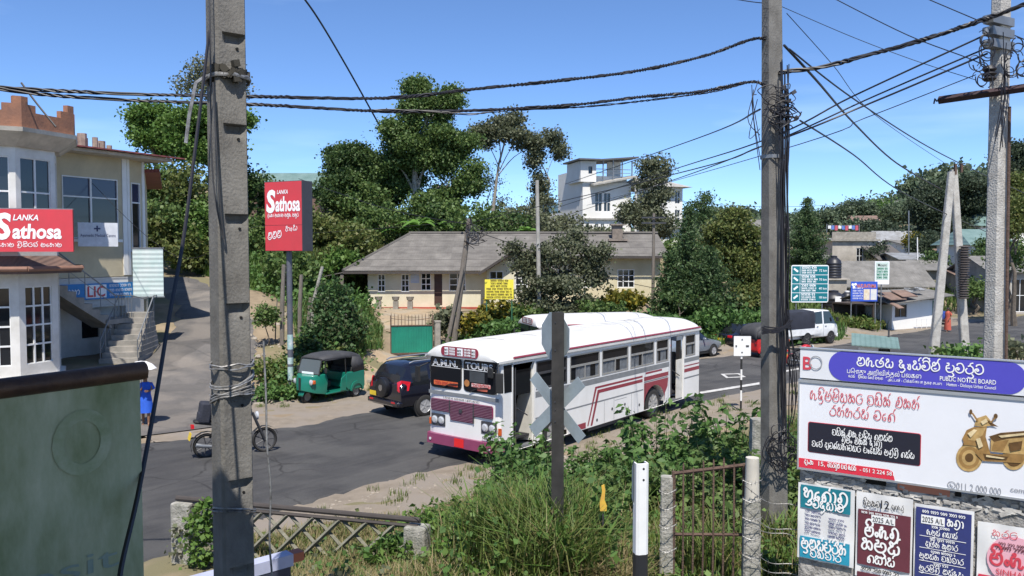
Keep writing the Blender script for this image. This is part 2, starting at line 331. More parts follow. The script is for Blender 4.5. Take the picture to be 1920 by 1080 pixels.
# ================================================================ terrain, road, path
far_e = [(-60, -4), (-30, 12.5), (-16, 20.5), (-10.4, 23.7), (-6.6, 26.1), (-5.1, 28.0), (0, 33.3), (5, 37.8), (10.2, 42.4), (16, 46), (19, 48.2), (23, 52.2), (26.8, 55.6), (32.7, 61), (37.7, 65.6), (48, 73), (80, 96)]
near_e = [(-60, -14), (-30, 2.5), (-14.5, 2), (-7.4, 10), (-5.2, 15.9), (-3.93, 17.95), (-.9, 21.1), (3, 25.5), (6.9, 29.5), (9.8, 32.2), (14.6, 36.5), (20, 41), (30, 48), (42, 56.5), (52, 63), (60, 68), (90, 86)]
near_e[2] = (-12, -2)
CT = [(x, y, 0) for x, y in far_e[2:]+near_e[4:]]
for i in range(2, 17):
    for t in (.25, .5, .75): CT.append((far_e[i][0]*(1-t)+near_e[i][0]*t, far_e[i][1]*(1-t)+near_e[i][1]*t, 0 if i > 3 else 0.06))
CT += [(-1.4, 12.2, .75), (-5.2, 13.4, .42), (3.8, 12, 1.36), (0, 10.5, 1.45), (0, 8, 1.75), (0, 4, 1.8), (5, 8, 1.7), (7, 11.5, 1.3), (-2, 8, 1.5), (-5, 9, 1.2), (-7, 9, 1.0), (-9, 11, .35), (-6.4, 15, .1),
       (-10, 14, .1), (8, 16, .8), (3, 18, .4), (0, 17, .25), (-2.6, 17.2, .05), (12, 18, .7), (8, 24, .1), (12, 28, .05), (20, 25, .4), (6, 20, .35), (0, -5, 1.8), (8, 0, 1.8), (-9, 4, .8), (-12, -2, .9), (-20, 3, .4), (2, 22.5, 0), (4.5, 25.5, 0),
       (0, 19.5, .03), (2, 12, 1.25), (1.5, 15, .75), (5, 14, 1.1), (-3, 14.5, .3), (-8.5, 7, .9), (30, 30, .3), (20, 10, 1.5),
       (-8.95, 28.9, 0), (-10, 32.4, .7), (-12.7, 40.9, 2.07), (-16.7, 47.9, 3.2), (-20.8, 51.9, 3.8), (-11.4, 25.8, 0), (-14, 29, .35), (-16.2, 33.8, .92), (-17.4, 40.9, 2.07), (-20.7, 47.9, 3.2), (-28, 52, 4), (-25, 54, 4.2), (-13, 33, .75), (-14, 37, 1.4), (-18, 45, 2.7),
       (-20, 28, .35), (-19, 35, 1.0), (-26, 36, 1.2), (-24, 44, 2.5), (-17, 27, .2), (-30, 30, .6), (-8.2, 31.5, .45), (-7.6, 34, .8), (-8.5, 38, 1.5), (-10, 44, 2.4), (-7.2, 41, 1.1),
       (-7, 29.6, .0), (-5.5, 31.2, .0), (-3, 31.5, 0), (-4.8, 32.5, .05), (-6, 41.5, .0), (-4.2, 41.5, .0), (-5, 36, .0), (-3, 36, 0), (-6.6, 47, .95), (-5.5, 50, 1.4), (-8, 54, 1.67),
       (-11, 55, 1.67), (-5, 54.5, 1.66), (-2, 53, 1.62), (4, 54, 1.65), (10, 57, 1.8), (0, 65, 2), (10, 66, 2.2), (-10, 66, 2.3), (-3, 43, .5), (0, 44, .6), (4, 46, .7), (8, 49, .8), (12, 53, 1.0), (16, 56, .9), (2, 39, .08), (6, 44, .5), (11, 47, .5), (14, 49.5, .5), (20, 55, .8),
       (-14, 58, 4.3), (-18, 57, 4.8), (-12, 64, 5.6), (-8, 71, 6.2), (0, 75, 5.8), (8, 77, 5.5), (-20, 66, 7.5), (-30, 62, 7), (-13, 52, 2.9), (-20, 90, 10), (0, 95, 8), (20, 90, 6), (-40, 100, 13), (-60, 60, 9), (10, 82, 6.2),
       (18, 62, 1.4), (24, 62, .7), (30, 66, .2), (26, 70, 1.0), (30, 80, 2), (40, 80, 2.2), (28, 92, 4), (45, 95, 4), (60, 100, 6), (40, 120, 6), (70, 140, 10), (50, 160, 9), (90, 140, 16), (60, 76, .8), (80, 100, 2.5), (100, 110, 7),
       (120, 200, 22), (60, 220, 12), (0, 200, 7), (90, 300, 14), (-60, 200, 13), (40, 300, 9), (150, 120, 12), (150, 60, 2), (150, 0, 2), (-150, 0, 5), (-150, 100, 15), (-150, 300, 20), (200, 300, 30), (0, -40, 2), (60, 20, 1)]
_ct = np.array(CT, float)
def Hn(x, y):
    x = np.asarray(x, float); y = np.asarray(y, float); sh = x.shape; x = x.ravel(); y = y.ravel(); out = np.empty(len(x))
    for i in range(0, len(x), 4000):
        d = (x[i:i+4000, None]-_ct[None, :, 0])**2+(y[i:i+4000, None]-_ct[None, :, 1])**2
        wt = 1/(d+.35)**1.75; out[i:i+4000] = (wt*_ct[None, :, 2]).sum(1)/wt.sum(1)
    return out.reshape(sh)
def H(x, y): return float(Hn([x], [y])[0])
def inpoly(x, y, poly):
    c = np.zeros(np.shape(x), bool); n = len(poly)
    for i in range(n):
        x0, y0 = poly[i]; x1, y1 = poly[(i+1) % n]
        k = ((y0 > y) != (y1 > y)); k &= x < (x1-x0)*(y-y0)/((y1-y0) or 1e-9)+x0; c ^= k
    return c
road_poly = far_e+near_e[::-1]
side_r = [(-8.2, 26.0), (-9.3, 30), (-10.2, 32.6), (-12.7, 40.9), (-16.7, 47.9), (-20.8, 52.4), (-30, 56)]
side_l = [(-13.5, 22.4), (-14.6, 28), (-15.4, 33), (-16.6, 40.9), (-20.2, 47.4), (-24, 50), (-31, 52)]
side_poly = side_r+side_l[::-1]
xs = np.concatenate([np.arange(-420, -52, 16), np.arange(-52, -18, .8), np.arange(-18, 18, .4), np.arange(18, 60, .8), np.arange(60, 130, 5), np.arange(130, 430, 20)])
ys = np.concatenate([np.arange(-60, -6, 6), np.arange(-6, 8, .8), np.arange(8, 58, .4), np.arange(58, 110, 1.2), np.arange(110, 240, 8), np.arange(240, 620, 25)])
XX, YY = np.meshgrid(xs, ys); ZZ = Hn(XX, YY)
ZZ += .05*np.sin(XX*1.7+.6*np.sin(YY*1.1))*np.sin(YY*1.9)*(np.abs(ZZ) > .12)+NR.normal(0, .012, ZZ.shape)
ZZ -= .09*inpoly(XX, YY, road_poly)+.06*inpoly(XX, YY, side_poly)
def gridmesh(name, X, Y, Z, m, parent=None, mask=None):
    ny, nx = X.shape; co_ = np.stack([X, Y, Z], -1).reshape(-1, 3)
    idx = np.arange(ny*nx).reshape(ny, nx); q = np.stack([idx[:-1, :-1], idx[:-1, 1:], idx[1:, 1:], idx[1:, :-1]], -1).reshape(-1, 4)
    me = bpy.data.meshes.new(name); me.vertices.add(len(co_)); me.vertices.foreach_set('co', co_.ravel())
    me.loops.add(len(q)*4); me.loops.foreach_set('vertex_index', q.ravel().astype(np.int32)); me.polygons.add(len(q)); me.polygons.foreach_set('loop_start', np.arange(0, len(q)*4, 4, dtype=np.int32))
    me.update(calc_edges=True); me.polygons.foreach_set('use_smooth', [True]*len(q)); me.materials.append(m)
    return link(name, me, parent)
def blend3(name, cols, s1, s2, bump=.6, bs=30, rough=.95):        # soil: three colours mixed at two scales
    m = mat(name, cols[0], rough, col2=cols[1], scale=s1, bump=bump, bscale=bs, detail=8); n = m.node_tree; b = n.nodes['Principled BSDF']
    src = b.inputs['Base Color'].links[0].from_socket
    t = n.nodes.new('ShaderNodeTexCoord'); z = n.nodes.new('ShaderNodeTexNoise'); z.inputs['Scale'].default_value = s2; z.inputs['Detail'].default_value = 7; n.links.new(t.outputs['Object'], z.inputs[0])
    r = n.nodes.new('ShaderNodeMapRange'); r.inputs[1].default_value = .46; r.inputs[2].default_value = .58; n.links.new(z.outputs[0], r.inputs[0])
    x = n.nodes.new('ShaderNodeMix'); x.data_type = 'RGBA'; x.inputs[7].default_value = (*cols[2], 1); n.links.new(r.outputs[0], x.inputs[0]); n.links.new(src, x.inputs[6]); n.links.new(x.outputs[2], b.inputs['Base Color'])
    return m
SOIL = blend3('soil', [(.30, .23, .15), (.19, .145, .095), (.17, .15, .08)], 1.3, .45)
DIRT = blend3('road_dirt', [(.27, .225, .175), (.19, .158, .12), (.24, .205, .17)], 2.2, .7, .7, 45)
ASPH = blend3('asphalt', [(.054, .0525, .053), (.040, .0395, .040), (.072, .070, .068)], 1.1, .5, .35, 160, .85)
ASPH2 = blend3('old_asphalt', [(.14, .128, .118), (.095, .089, .084), (.18, .16, .14)], .9, .5, .5, 90, .9)
# tyre-polished streaks and scuffs along the carriageway
def streaks(m, ang, s=(.12, 2.2, 1), lo=.42, hi=.72, col=(.105, .10, .095), fac=.5):
    n = m.node_tree; b = n.nodes['Principled BSDF']; src = b.inputs['Base Color'].links[0].from_socket
    t = n.nodes.new('ShaderNodeTexCoord'); k = n.nodes.new('ShaderNodeMapping'); k.inputs['Rotation'].default_value = (0, 0, -ang); k.vector_type = 'POINT'
    k2 = n.nodes.new('ShaderNodeMapping'); k2.inputs['Scale'].default_value = s
    z = n.nodes.new('ShaderNodeTexNoise'); z.inputs['Scale'].default_value = 1.6; z.inputs['Detail'].default_value = 7; z.inputs['Roughness'].default_value = .7
    n.links.new(t.outputs['Object'], k.inputs[0]); n.links.new(k.outputs[0], k2.inputs[0]); n.links.new(k2.outputs[0], z.inputs[0])
    r = n.nodes.new('ShaderNodeMapRange'); r.inputs[1].default_value = lo; r.inputs[2].default_value = hi; r.inputs[4].default_value = fac; n.links.new(z.outputs[0], r.inputs[0])
    x = n.nodes.new('ShaderNodeMix'); x.data_type = 'RGBA'; x.inputs[7].default_value = (*col, 1); n.links.new(r.outputs[0], x.inputs[0]); n.links.new(src, x.inputs[6]); n.links.new(x.outputs[2], b.inputs['Base Color'])
streaks(ASPH, math.radians(48))
def cracked(m, sc, wdt, dark, patch):                      # cracks and mended patches in the tarmac, fine aggregate
    n = m.node_tree; b = n.nodes['Principled BSDF']; L_ = n.links.new
    t = n.nodes.new('ShaderNodeTexCoord'); nz = n.nodes.new('ShaderNodeTexNoise'); nz.inputs['Scale'].default_value = 1.3; nz.inputs['Detail'].default_value = 6; L_(t.outputs['Object'], nz.inputs[0])
    ad = n.nodes.new('ShaderNodeMix'); ad.data_type = 'VECTOR'; ad.inputs[0].default_value = .35; L_(t.outputs['Object'], ad.inputs[4]); L_(nz.outputs['Color'], ad.inputs[5])
    v = n.nodes.new('ShaderNodeTexVoronoi'); v.feature = 'DISTANCE_TO_EDGE'; v.inputs['Scale'].default_value = sc; L_(ad.outputs[1], v.inputs[0])
    r = n.nodes.new('ShaderNodeMapRange'); r.inputs[1].default_value = 0; r.inputs[2].default_value = wdt; r.inputs[3].default_value = 1; r.inputs[4].default_value = 0; L_(v.outputs['Distance'], r.inputs[0])
    k = n.nodes.new('ShaderNodeTexNoise'); k.inputs['Scale'].default_value = .32; k.inputs['Detail'].default_value = 3; L_(t.outputs['Object'], k.inputs[0])
    kr = n.nodes.new('ShaderNodeMapRange'); kr.inputs[1].default_value = .47; kr.inputs[2].default_value = .62; L_(k.outputs[0], kr.inputs[0])
    mu = n.nodes.new('ShaderNodeMath'); mu.operation = 'MULTIPLY'; L_(r.outputs[0], mu.inputs[0]); L_(kr.outputs[0], mu.inputs[1])
    v2 = n.nodes.new('ShaderNodeTexVoronoi'); v2.inputs['Scale'].default_value = .28; v2.distance = 'CHEBYCHEV'; L_(ad.outputs[1], v2.inputs[0])
    hs = n.nodes.new('ShaderNodeHueSaturation'); sp = n.nodes.new('ShaderNodeSeparateColor'); L_(v2.outputs['Color'], sp.inputs[0]); vr = n.nodes.new('ShaderNodeMapRange'); vr.inputs[3].default_value = 1-patch; vr.inputs[4].default_value = 1+patch; L_(sp.outputs[0], vr.inputs[0]); L_(vr.outputs[0], hs.inputs['Value'])
    g = n.nodes.new('ShaderNodeTexNoise'); g.inputs['Scale'].default_value = 22; g.inputs['Detail'].default_value = 4; g.inputs['Roughness'].default_value = .9; L_(t.outputs['Object'], g.inputs[0]); gr = n.nodes.new('ShaderNodeMapRange'); gr.inputs[1].default_value = .3; gr.inputs[2].default_value = .7; gr.inputs[3].default_value = .75; gr.inputs[4].default_value = 1.25; L_(g.outputs[0], gr.inputs[0])
    h2 = n.nodes.new('ShaderNodeHueSaturation'); L_(gr.outputs[0], h2.inputs['Value'])
    src = b.inputs['Base Color'].links[0].from_socket; L_(src, hs.inputs['Color']); L_(hs.outputs[0], h2.inputs['Color'])
    x = n.nodes.new('ShaderNodeMix'); x.data_type = 'RGBA'; x.inputs[7].default_value = (*dark, 1); L_(mu.outputs[0], x.inputs[0]); L_(h2.outputs[0], x.inputs[6]); L_(x.outputs[2], b.inputs['Base Color'])
cracked(ASPH, .8, .022, (.018, .017, .016), .16); cracked(ASPH2, 1.2, .03, (.05, .045, .04), .14)
tag(gridmesh('ground', XX, YY, ZZ, SOIL), kind='structure')
def resample(pl, n):
    p = cr([V((x, y, 0)) for x, y in pl], 8); L = [0]
    for a, b in zip(p, p[1:]): L.append(L[-1]+(b-a).length)
    out = []; j = 0
    for i in range(n):
        t = L[-1]*i/(n-1)
        while j < len(p)-2 and L[j+1] < t: j += 1
        out.append(p[j].lerp(p[j+1], (t-L[j])/max(1e-6, L[j+1]-L[j])))
    return out
def strip(name, A, B, m, lift, cross=14, n=None, rag=.0, kind='structure', edge=.0):
    if n:
        A, B = resample(A, n), resample(B, n)
    else:                                                  # pairwise, knots matched
        a2, b2 = cr([V((*p, 0)) for p in A], 14), cr([V((*p, 0)) for p in B], 14); A, B = a2, b2
    X = np.empty((len(A), cross+1)); Y = X.copy()
    for i in range(len(A)):
        ja, jb = R.uniform(-rag, rag), R.uniform(-rag, rag); d = unit(B[i]-A[i])
        a = A[i]+d*ja; b = B[i]+d*jb
        for j in range(cross+1):
            q = a.lerp(b, j/cross); X[i, j] = q.x; Y[i, j] = q.y
    Z = Hn(X, Y)+lift
    if edge: Z[:, 0] -= edge; Z[:, -1] -= edge
    return tag(gridmesh(name, X, Y, Z, m), kind=kind)
strip('road', far_e, near_e, ASPH, .03, 22, rag=.14, edge=.09)
strip('side_road', side_r, side_l, ASPH2, .045, 10, n=90, rag=.25, edge=.1)
# dusty shoulders either side of the carriageway
off = lambda pl, d: [(p[0]+d*u[0], p[1]+d*u[1]) for p, u in zip(pl, [(-.66, .75)]*len(pl))]
strip('shoulder_far', off(far_e[3:15], 4.2), [(x+.3, y-.35) for x, y in far_e[3:15]], DIRT, .012, 8, rag=.3)
strip('shoulder_near', [(x-.25, y+.3) for x, y in near_e[4:13]], [(-4.6, 14.6), (-2.4, 16.3), (.8, 19.0), (4.2, 22.9), (8.4, 27.3), (11.2, 30.2), (16.2, 34.3), (21.6, 38.8), (31, 46)], DIRT, .014, 8, rag=.3)
strip('driveway', [(-8.8, 31.3), (-6.7, 37), (-6.15, 42), (-7.2, 47), (-8.4, 51), (-9.6, 54.6)], [(-3.2, 32.4), (-3.6, 37), (-4.1, 42), (-4.6, 47), (-4.6, 51), (-2.5, 53.4)], blend3('driveway_dirt', [(.40, .30, .19), (.30, .225, .14), (.34, .28, .2)], 2, .8, .7, 40), .03, 8, n=50, rag=.1)
def paint(name, poly, lift=.045):
    mb = MB(); mb.add([(x, y, H(x, y)+lift) for x, y in poly], [tuple(range(len(poly)))]); return tag(mb.build(name, mat('road_paint', (.62, .61, .58), .8, col2=(.33, .32, .31), scale=5), smooth=0), kind='structure')
def pg(px, py): q = G(px, py); return (q.x, q.y)
paint('edge_marking', [pg(1312, 741), pg(1312, 737), pg(1424, 719), pg(1424, 723)])
mbx = MB(); o_ = [pg(1351, 703), pg(1386, 702), pg(1399, 709), pg(1362, 711)]; c_ = (sum(p[0] for p in o_)/4, sum(p[1] for p in o_)/4)
i_ = [(c_[0]+(p[0]-c_[0])*.68, c_[1]+(p[1]-c_[1])*.62) for p in o_]
mbx.add([(x, y, .045+H(x, y)) for x, y in o_+i_], [(k, (k+1) % 4, 4+(k+1) % 4, 4+k) for k in range(4)]); tag(mbx.build('road_box_marking', _M['road_paint'], smooth=0), kind='structure')
paint('centre_marking', [pg(1470, 700), pg(1470, 697), pg(1512, 689), pg(1512, 692)])
for k, (a, b, c) in enumerate([((1640, 655), (1675, 651), 2.2)]): paint('lane_marking', [pg(a[0], a[1]+c), pg(*a), pg(*b), pg(b[0], b[1]+c)])
# broken lip of the asphalt: loose slabs and stones
def stones(name, pts, m, smin, smax):
    mb = MB()
    for x, y in pts:
        s = R.uniform(smin, smax); n = R.randint(5, 7); q = R.uniform(0, 6)
        ring = [(s*R.uniform(.7, 1.1)*math.cos(q+6.283*i/n), s*R.uniform(.6, 1)*math.sin(q+6.283*i/n)) for i in range(n)]
        z = H(x, y); vs = [(x+a, y+b, z-.02) for a, b in ring]+[(x+a*.75, y+b*.75, z+s*R.uniform(.3, .55)) for a, b in ring]
        mb.add(vs, [tuple(range(n, 2*n))]+[(i, (i+1) % n, n+(i+1) % n, n+i) for i in range(n)])
    return tag(mb.build(name, m, smooth=0), kind='stuff')
rp = []
for i in range(240):
    t = R.random(); a = V((-4.4, 17.2)).lerp(V((1.0, 22.3)), t); d = abs(R.gauss(0, .55)); rp.append((a.x+d*.8+R.gauss(0, .12), a.y-d*.75))
stones('gravel', rp, mat('stone_chip', (.36, .31, .25), .95, col2=(.2, .17, .14), scale=4), .015, .07)
rp = []
for i in range(2, len(far_e)-4):
    a, b = V(far_e[i]), V(far_e[i+1])
    for _ in range(int((b-a).length*9)): p = a.lerp(b, R.random()); rp.append((p.x+R.gauss(-.2, .35), p.y+R.gauss(.3, .4)))
for i in range(4, 11):
    a, b = V(near_e[i]), V(near_e[i+1])
    for _ in range(int((b-a).length*12)): p = a.lerp(b, R.random()); rp.append((p.x+abs(R.gauss(0, .6))*.7, p.y-abs(R.gauss(0, .6))*.7))
stones('gravel', rp, _M['stone_chip'], .012, .05)
rp = [(R.uniform(-11, -8.6)+(y-30)*-.22, y) for y in [R.uniform(29, 44) for _ in range(160)]]
stones('rubble', rp, mat('rubble_stone', (.45, .40, .33), .95, col2=(.26, .22, .18), scale=3), .04, .17)
# far hills
def hill(name, pts, base, depth, m):
    mb = MB(); n = len(pts); vs = []
    for x, y, z in pts: vs += [(x, y, base), (x, y, z), (x*1.15, y+depth, base)]
    mb.add(vs, [f for i in range(n-1) for f in ((3*i, 3*i+3, 3*i+4, 3*i+1), (3*i+1, 3*i+4, 3*i+5, 3*i+2))]); return tag(mb.build(name, m), kind='structure')
hill('hill', [(-900, 1500, -5), (-300, 1480, 0), (-60, 1400, 20), (40, 1400, 78), (75, 1400, 86), (120, 1400, 74), (260, 1400, 10), (700, 1500, 0), (1500, 1500, -5)], -30, 500, mat('far_hill', (.10, .17, .23), 1, col2=(.12, .19, .22), scale=.02, spec=0))  # distance haze is put into the bluish hill colour
# ================================================================ the shop building on the left
FAC = math.radians(64)                                   # façade runs along the main road
def gable_tiles(mb, a, b, c, d, mi=0): mb.quad(a, b, c, d, mi=mi)
bl = thing('shop_building', 'two storey cream shop building with octagonal bay, terracotta parapet and outside stairs on the left', 'building', (-18.9, 30.3, H(-18.9, 30.3)))
bz = bl.location.z; L = lambda x, y, z: (x+18.9, y-30.3, z-bz)
def octa(r, rot=math.atan2(-.89, .45)+math.radians(22.5)): return [(r*math.cos(rot+i*math.pi/4), r*math.sin(rot+i*math.pi/4)) for i in range(8)]
mb = MB()
Ro, Ri = octa(2.15), octa(2.0)
FR = mat('window_white', (.72, .72, .70), .5, var=.06)
BLUEG = mat('blue_glass', (.02, .025, .07), .1, var=0, spec=.8); 
def octwall(z0, z1, h0, h1, cols, rows, fmn, wf=.16, skip=()):
    """the bay's storey, window openings on each face"""
    for i in range(8):
        a, b = V((*Ro[i], 0)), V((*Ro[(i+1) % 8], 0)); d = (b-a); ln = d.length; ang = math.atan2(d.y, d.x)
        T = Matrix.Translation(a) @ Matrix.Rotation(ang, 4, 'Z'); st = len(mb.v)
        hole = [(ln*wf, ln*(1-wf), h0, h1)]
        mb.wall(0, ln, z0, z1, hole, 0, .14); mb.xf(T, st)
        f = MB(); rh = (h1-h0); W = ln*(1-2*wf); hs = []
        for p in range(cols):
            for q in range(rows): hs.append((ln*wf+W*p/cols+.03, ln*wf+W*(p+1)/cols-.03, h0+rh*q/rows+.03, h0+rh*(q+1)/rows-.03))
        f.wall(ln*wf, ln*(1-wf), h0, h1, hs, .03, .05); f.xf(T); fo = f.build('window', FR, bl, smooth=0)
        g = MB(); g.b(ln*wf, ln*(1-wf), .075, .085, h0, h1); g.xf(T); g.build('pane', GLASS, fo, smooth=0)
octwall(0.55, 4.3, 1.0, 3.75, 3, 4, FR); octwall(4.3, 9.0, 5.9, 8.3, 2, 2, FR, .12)
mb.build('bay_wall', WALLW, bl, smooth=0)
def ringband(r0, r1, z0, z1, m, name):
    q = MB(); A, B = octa(r0), octa(r1); q.add([(*p, z0) for p in A]+[(*p, z1) for p in B], [(i, (i+1) % 8, 8+(i+1) % 8, 8+i) for i in range(8)]+[tuple(range(7, -1, -1)), tuple(range(8, 16))]); return q.build(name, m, bl, smooth=0)
ringband(2.32, 2.32, -.6, .55, WALLW, 'plinth'); ringband(2.28, 2.28, 4.55, 4.75, WALLW, 'string_course')
ringband(2.3, 2.9, 8.65, 9.1, mat('cornice', (.60, .55, .47), .9, col2=(.36, .33, .28), scale=1.5), 'cornice'); ringband(2.92, 2.95, 9.103, 9.25, _M['cornice'], 'cornice_lip')
pm = MB(); A, B = octa(2.86), octa(2.69)
for i in range(8):
    a0, a1, b0, b1 = V((*A[i], 0)), V((*A[(i+1) % 8], 0)), V((*B[i], 0)), V((*B[(i+1) % 8], 0))
    for s, e, zt in ((0, .12, 10.3), (.12, .26, 10.05), (.26, .74, 9.8), (.74, .88, 10.05), (.88, 1, 10.3)):
        q = [a0.lerp(a1, s), a0.lerp(a1, e), b0.lerp(b1, e), b0.lerp(b1, s)]
        pm.add([(p.x, p.y, 9.253) for p in q]+[(p.x, p.y, zt) for p in q], [(3, 2, 1, 0), (4, 5, 6, 7)]+[(k, (k+1) % 4, 4+(k+1) % 4, 4+k) for k in range(4)])
pm.build('parapet', TERRA, bl, smooth=0)
# rear wing: façade plane, local frame X along the road
wing = Matrix.Translation(V(L(-17.2, 37, bz))) @ Matrix.Rotation(FAC, 4, 'Z')       # x=0 is the right end of the façade
def wm(name, fn, m, parent=bl, T=wing, smooth=0, bevel=0):
    q = MB(); fn(q); q.xf(T); return q.build(name, m, parent, smooth=smooth, bevel=bevel)
wh = [(-3.1, -.45, 5.55, 8.15)]
def _f(q):
    q.wall(-8, 0, 3.9, 9.1, wh, 0, .2)
    st = len(q.v); q.wall(0, 1.35, 3.9, 9.1, [(.35, 1.0, 5.1, 8.1)], 0, .2); q.xf(Matrix.Rotation(math.radians(17), 4, 'Z'), st)
wm('wing_wall', _f, mat('wing_cream', (.58, .50, .34), .9, col2=(.45, .39, .27), scale=.9, bump=.12, bscale=25))
def _f(q):
    for x0, x1 in ((-.22, .0), (-3.75, -3.55)): q.b(x0, x1, -.05, -.002, 3.95, 9.1)
    st = len(q.v); q.b(.02, .2, -.05, -.002, 3.95, 9.1); q.b(1.15, 1.33, -.05, -.002, 3.95, 9.1); q.xf(Matrix.Rotation(math.radians(17), 4, 'Z'), st)
wm('pilaster', _f, WHITE)
def wwin(x0, x1, z0, z1, cols, zsplit, T, gm=GLASS):
    q = MB(); W = x1-x0; hs = []
    for i in range(cols):
        a, b = x0+W*i/cols+.04, x0+W*(i+1)/cols-.04
        hs += [(a, b, z0+.05, zsplit-.03), (a, b, zsplit+.03, z1-.05)]
    q.wall(x0, x1, z0, z1, hs, -.03, .1); q.xf(T); o = q.build('window', FR, bl, smooth=0)
    g = MB(); g.b(x0, x1, .035, .045, z0, zsplit, 0); g.b(x0, x1, .035, .045, zsplit, z1, 1); g.xf(T); g.build('pane', [gm, BLUEG], o, smooth=0)
    s = MB(); s.b(x0-.12, x1+.12, -.14, -.032, z0-.14, z0-.02); s.xf(T); s.build('sill', WHITE, o, smooth=0)
wwin(*wh[0], 2, 7.3, wing); wwin(.35, 1.0, 5.1, 8.1, 1, 7.2, wing @ Matrix.Rotation(math.radians(17), 4, 'Z'))
LAP = ribbed('lapped_board', (.66, .64, .60), (.5, .48, .45), .22, 2, .8, depth=.35)
def _f(q):
    q.wall(-8, 0, -.6, 3.88, [(-2.0, -1.15, 1.25, 2.0)], .45, .2)
    st = len(q.v); q.wall(0, 1.35, -.6, 3.88, (), .12, .2); q.xf(Matrix.Rotation(math.radians(17), 4, 'Z'), st)
wm('ground_storey_wall', _f, WALLW); wm('vent_window', lambda q: q.b(-2, -1.15, .53, .55, 1.25, 2.0), GLASS)
wm('clapboard_band', lambda q: q.b(-4.6, -.02, -.03, .44, 2.6, 3.87), LAP)
def _f(q):
    st = len(q.v); q.wall(1.3, 9, -.6, 9.1, (), 0, .2); q.xf(Matrix.Translation((0, .84, 0)) @ Matrix.Rotation(math.radians(90), 4, 'Z') @ Matrix.Translation((-1.28, -1.07, 0)), st)
    q.wall(-8, -1, -.6, 9.1, (), 9, .2)
wm('side_wall', _f, CREAMD)
wm('eave_soffit', lambda q: q.b(-8.2, 1.75, -.95, 9.4, 9.1, 9.24), _M['cornice'])
REDT = ribbed('red_sheet_roof', (.30, .085, .075), (.19, .06, .055), .2, 0, .6, .1)
def _f(q): q.add([(-8.4, -1.25, 9.3), (2.2, -1.25, 9.3), (2.2, 4.6, 9.95), (-8.4, 4.6, 9.95), (2.2, 9.6, 9.3), (-8.4, 9.6, 9.3)], [(0, 1, 2, 3), (3, 2, 4, 5)]); q.v += [(x, y, z-.06) for x, y, z in list(q.v)]; q.f += [[i+6 for i in f] for f in q.f[:2]]+[[0, 6, 7, 1], [1, 7, 8, 2], [2, 8, 10, 4]]; q.m += [0]*5
wm('roof', _f, REDT)
wm('roof_light', lambda q: [q.prism([(-5.9, 9.7), (-2.4, 9.7), (-4.1, 10.75)], 3.2, 8, 'y')], mat('old_tile', (.16, .09, .07), .9))
for x, y, h in ((-1.0, 1.5, .75), (-.55, 1.9, .55), (-.2, 1.7, .65), (.9, 3.0, .55), (1.25, 3.2, .8), (1.55, 3.0, .5)):
    wm('chimney_pot', lambda q: q.cyl((x, y, 9.4), (x, y, 9.75+h*.6), .12 if h < .7 else .2, None, 8), mat('pot_clay', (.40, .33, .26), .9, col2=(.2, .14, .11), scale=3))
rq = MB(); rq.prism([(x+18.9, y-30.3) for x, y in ((-17.05, 38.6), (-21.2, 48.2), (-27, 48), (-23, 40))], -.5, 9.1-bz, 'z'); rq.build('lane_shade_block', CREAMD, bl, smooth=0)  # block hidden behind the wing, added to throw shade on the side road
rq = MB(); rq.prism([(x+18.9, y-30.3) for x, y in ((-16.2, 38.2), (-20.6, 48.9), (-27.5, 48.8), (-23.5, 39.4))], 9.103-bz, 9.25-bz, 'z'); rq.build('rear_roof', REDT, bl, smooth=0)
# tile canopy over the shop front
tile = ribbed('canopy_tile', (.17, .10, .075), (.09, .06, .05), .16, 0, .85)
q = MB(); A, B = octa(3.0), octa(2.16)
q.add([(*p, 4.33) for p in A]+[(*p, 4.85) for p in B]+[(*p, 4.23) for p in A]+[(*p, 4.75) for p in B], [(i, (i+1) % 8, 8+(i+1) % 8, 8+i) for i in range(8)]+[(16+i, 24+i, 24+(i+1) % 8, 16+(i+1) % 8) for i in range(8)]+[(i, 16+i, 16+(i+1) % 8, (i+1) % 8) for i in range(8)])
q.build('canopy', tile, bl, smooth=0)
q = MB()
for i in range(8):
    a, b = V((*A[i], 4.4)), V((*A[(i+1) % 8], 4.4)); q.cyl(a, b, .09, None, 8)
q.build('canopy_edge', mat('edge_tile', (.24, .13, .09), .85), bl)
# outside stairs: lower flight towards the road, upper flight along the façade
ST = mat('stair_concrete', (.34, .31, .27), .9, col2=(.2, .19, .17), scale=2, bump=.4)
sb = P(222, 682, 33.4); sz = sb.z-bz
Tst = Matrix.Translation(V((sb.x+18.9, sb.y-30.3, 0))) @ Matrix.Rotation(math.radians(8), 4, 'Z')
def _f(q):
    for i in range(9):
        q.b(-.75+.03*i, .75-.03*i, i*.3, 3.2, sz-.5+(.003*i), sz+(i+1)*.21)
wm('staircase', _f, ST, T=Tst)
def _f(q):
    n = 9; st = [(-2.15-.36*i, 2.15+.24*i) for i in range(n)]
    poly = [(-1.9, .95+1.2)]
    for i in range(n): poly += [(-2.1-.36*i, 2.35+.26*i), (-2.46-.36*i, 2.35+.26*i)]
    poly += [(-5.7, 4.2), (-1.9, 1.75)]
    q.prism(poly[1:], -1.35, -.05, 'y')
wm('upper_staircase', _f, ST)
def _f(q):
    for sx in (-.72, .72):
        p = [V((sx, .1+.3*i, sz+.95+.21*i)) for i in (0, 2, 4, 6, 8)]
        q.tube(p, .028, 6); q.tube([V((a.x, a.y, a.z-.45)) for a in p], .018, 5)
        for a in p: q.cyl(a-V((0, 0, .95)), a, .022, None, 5)
        e = p[-1]; q.tube([e, e+V((0, .7, 0))], .028, 6)
wm('stair_railing', _f, STEEL, T=Tst, smooth=30)
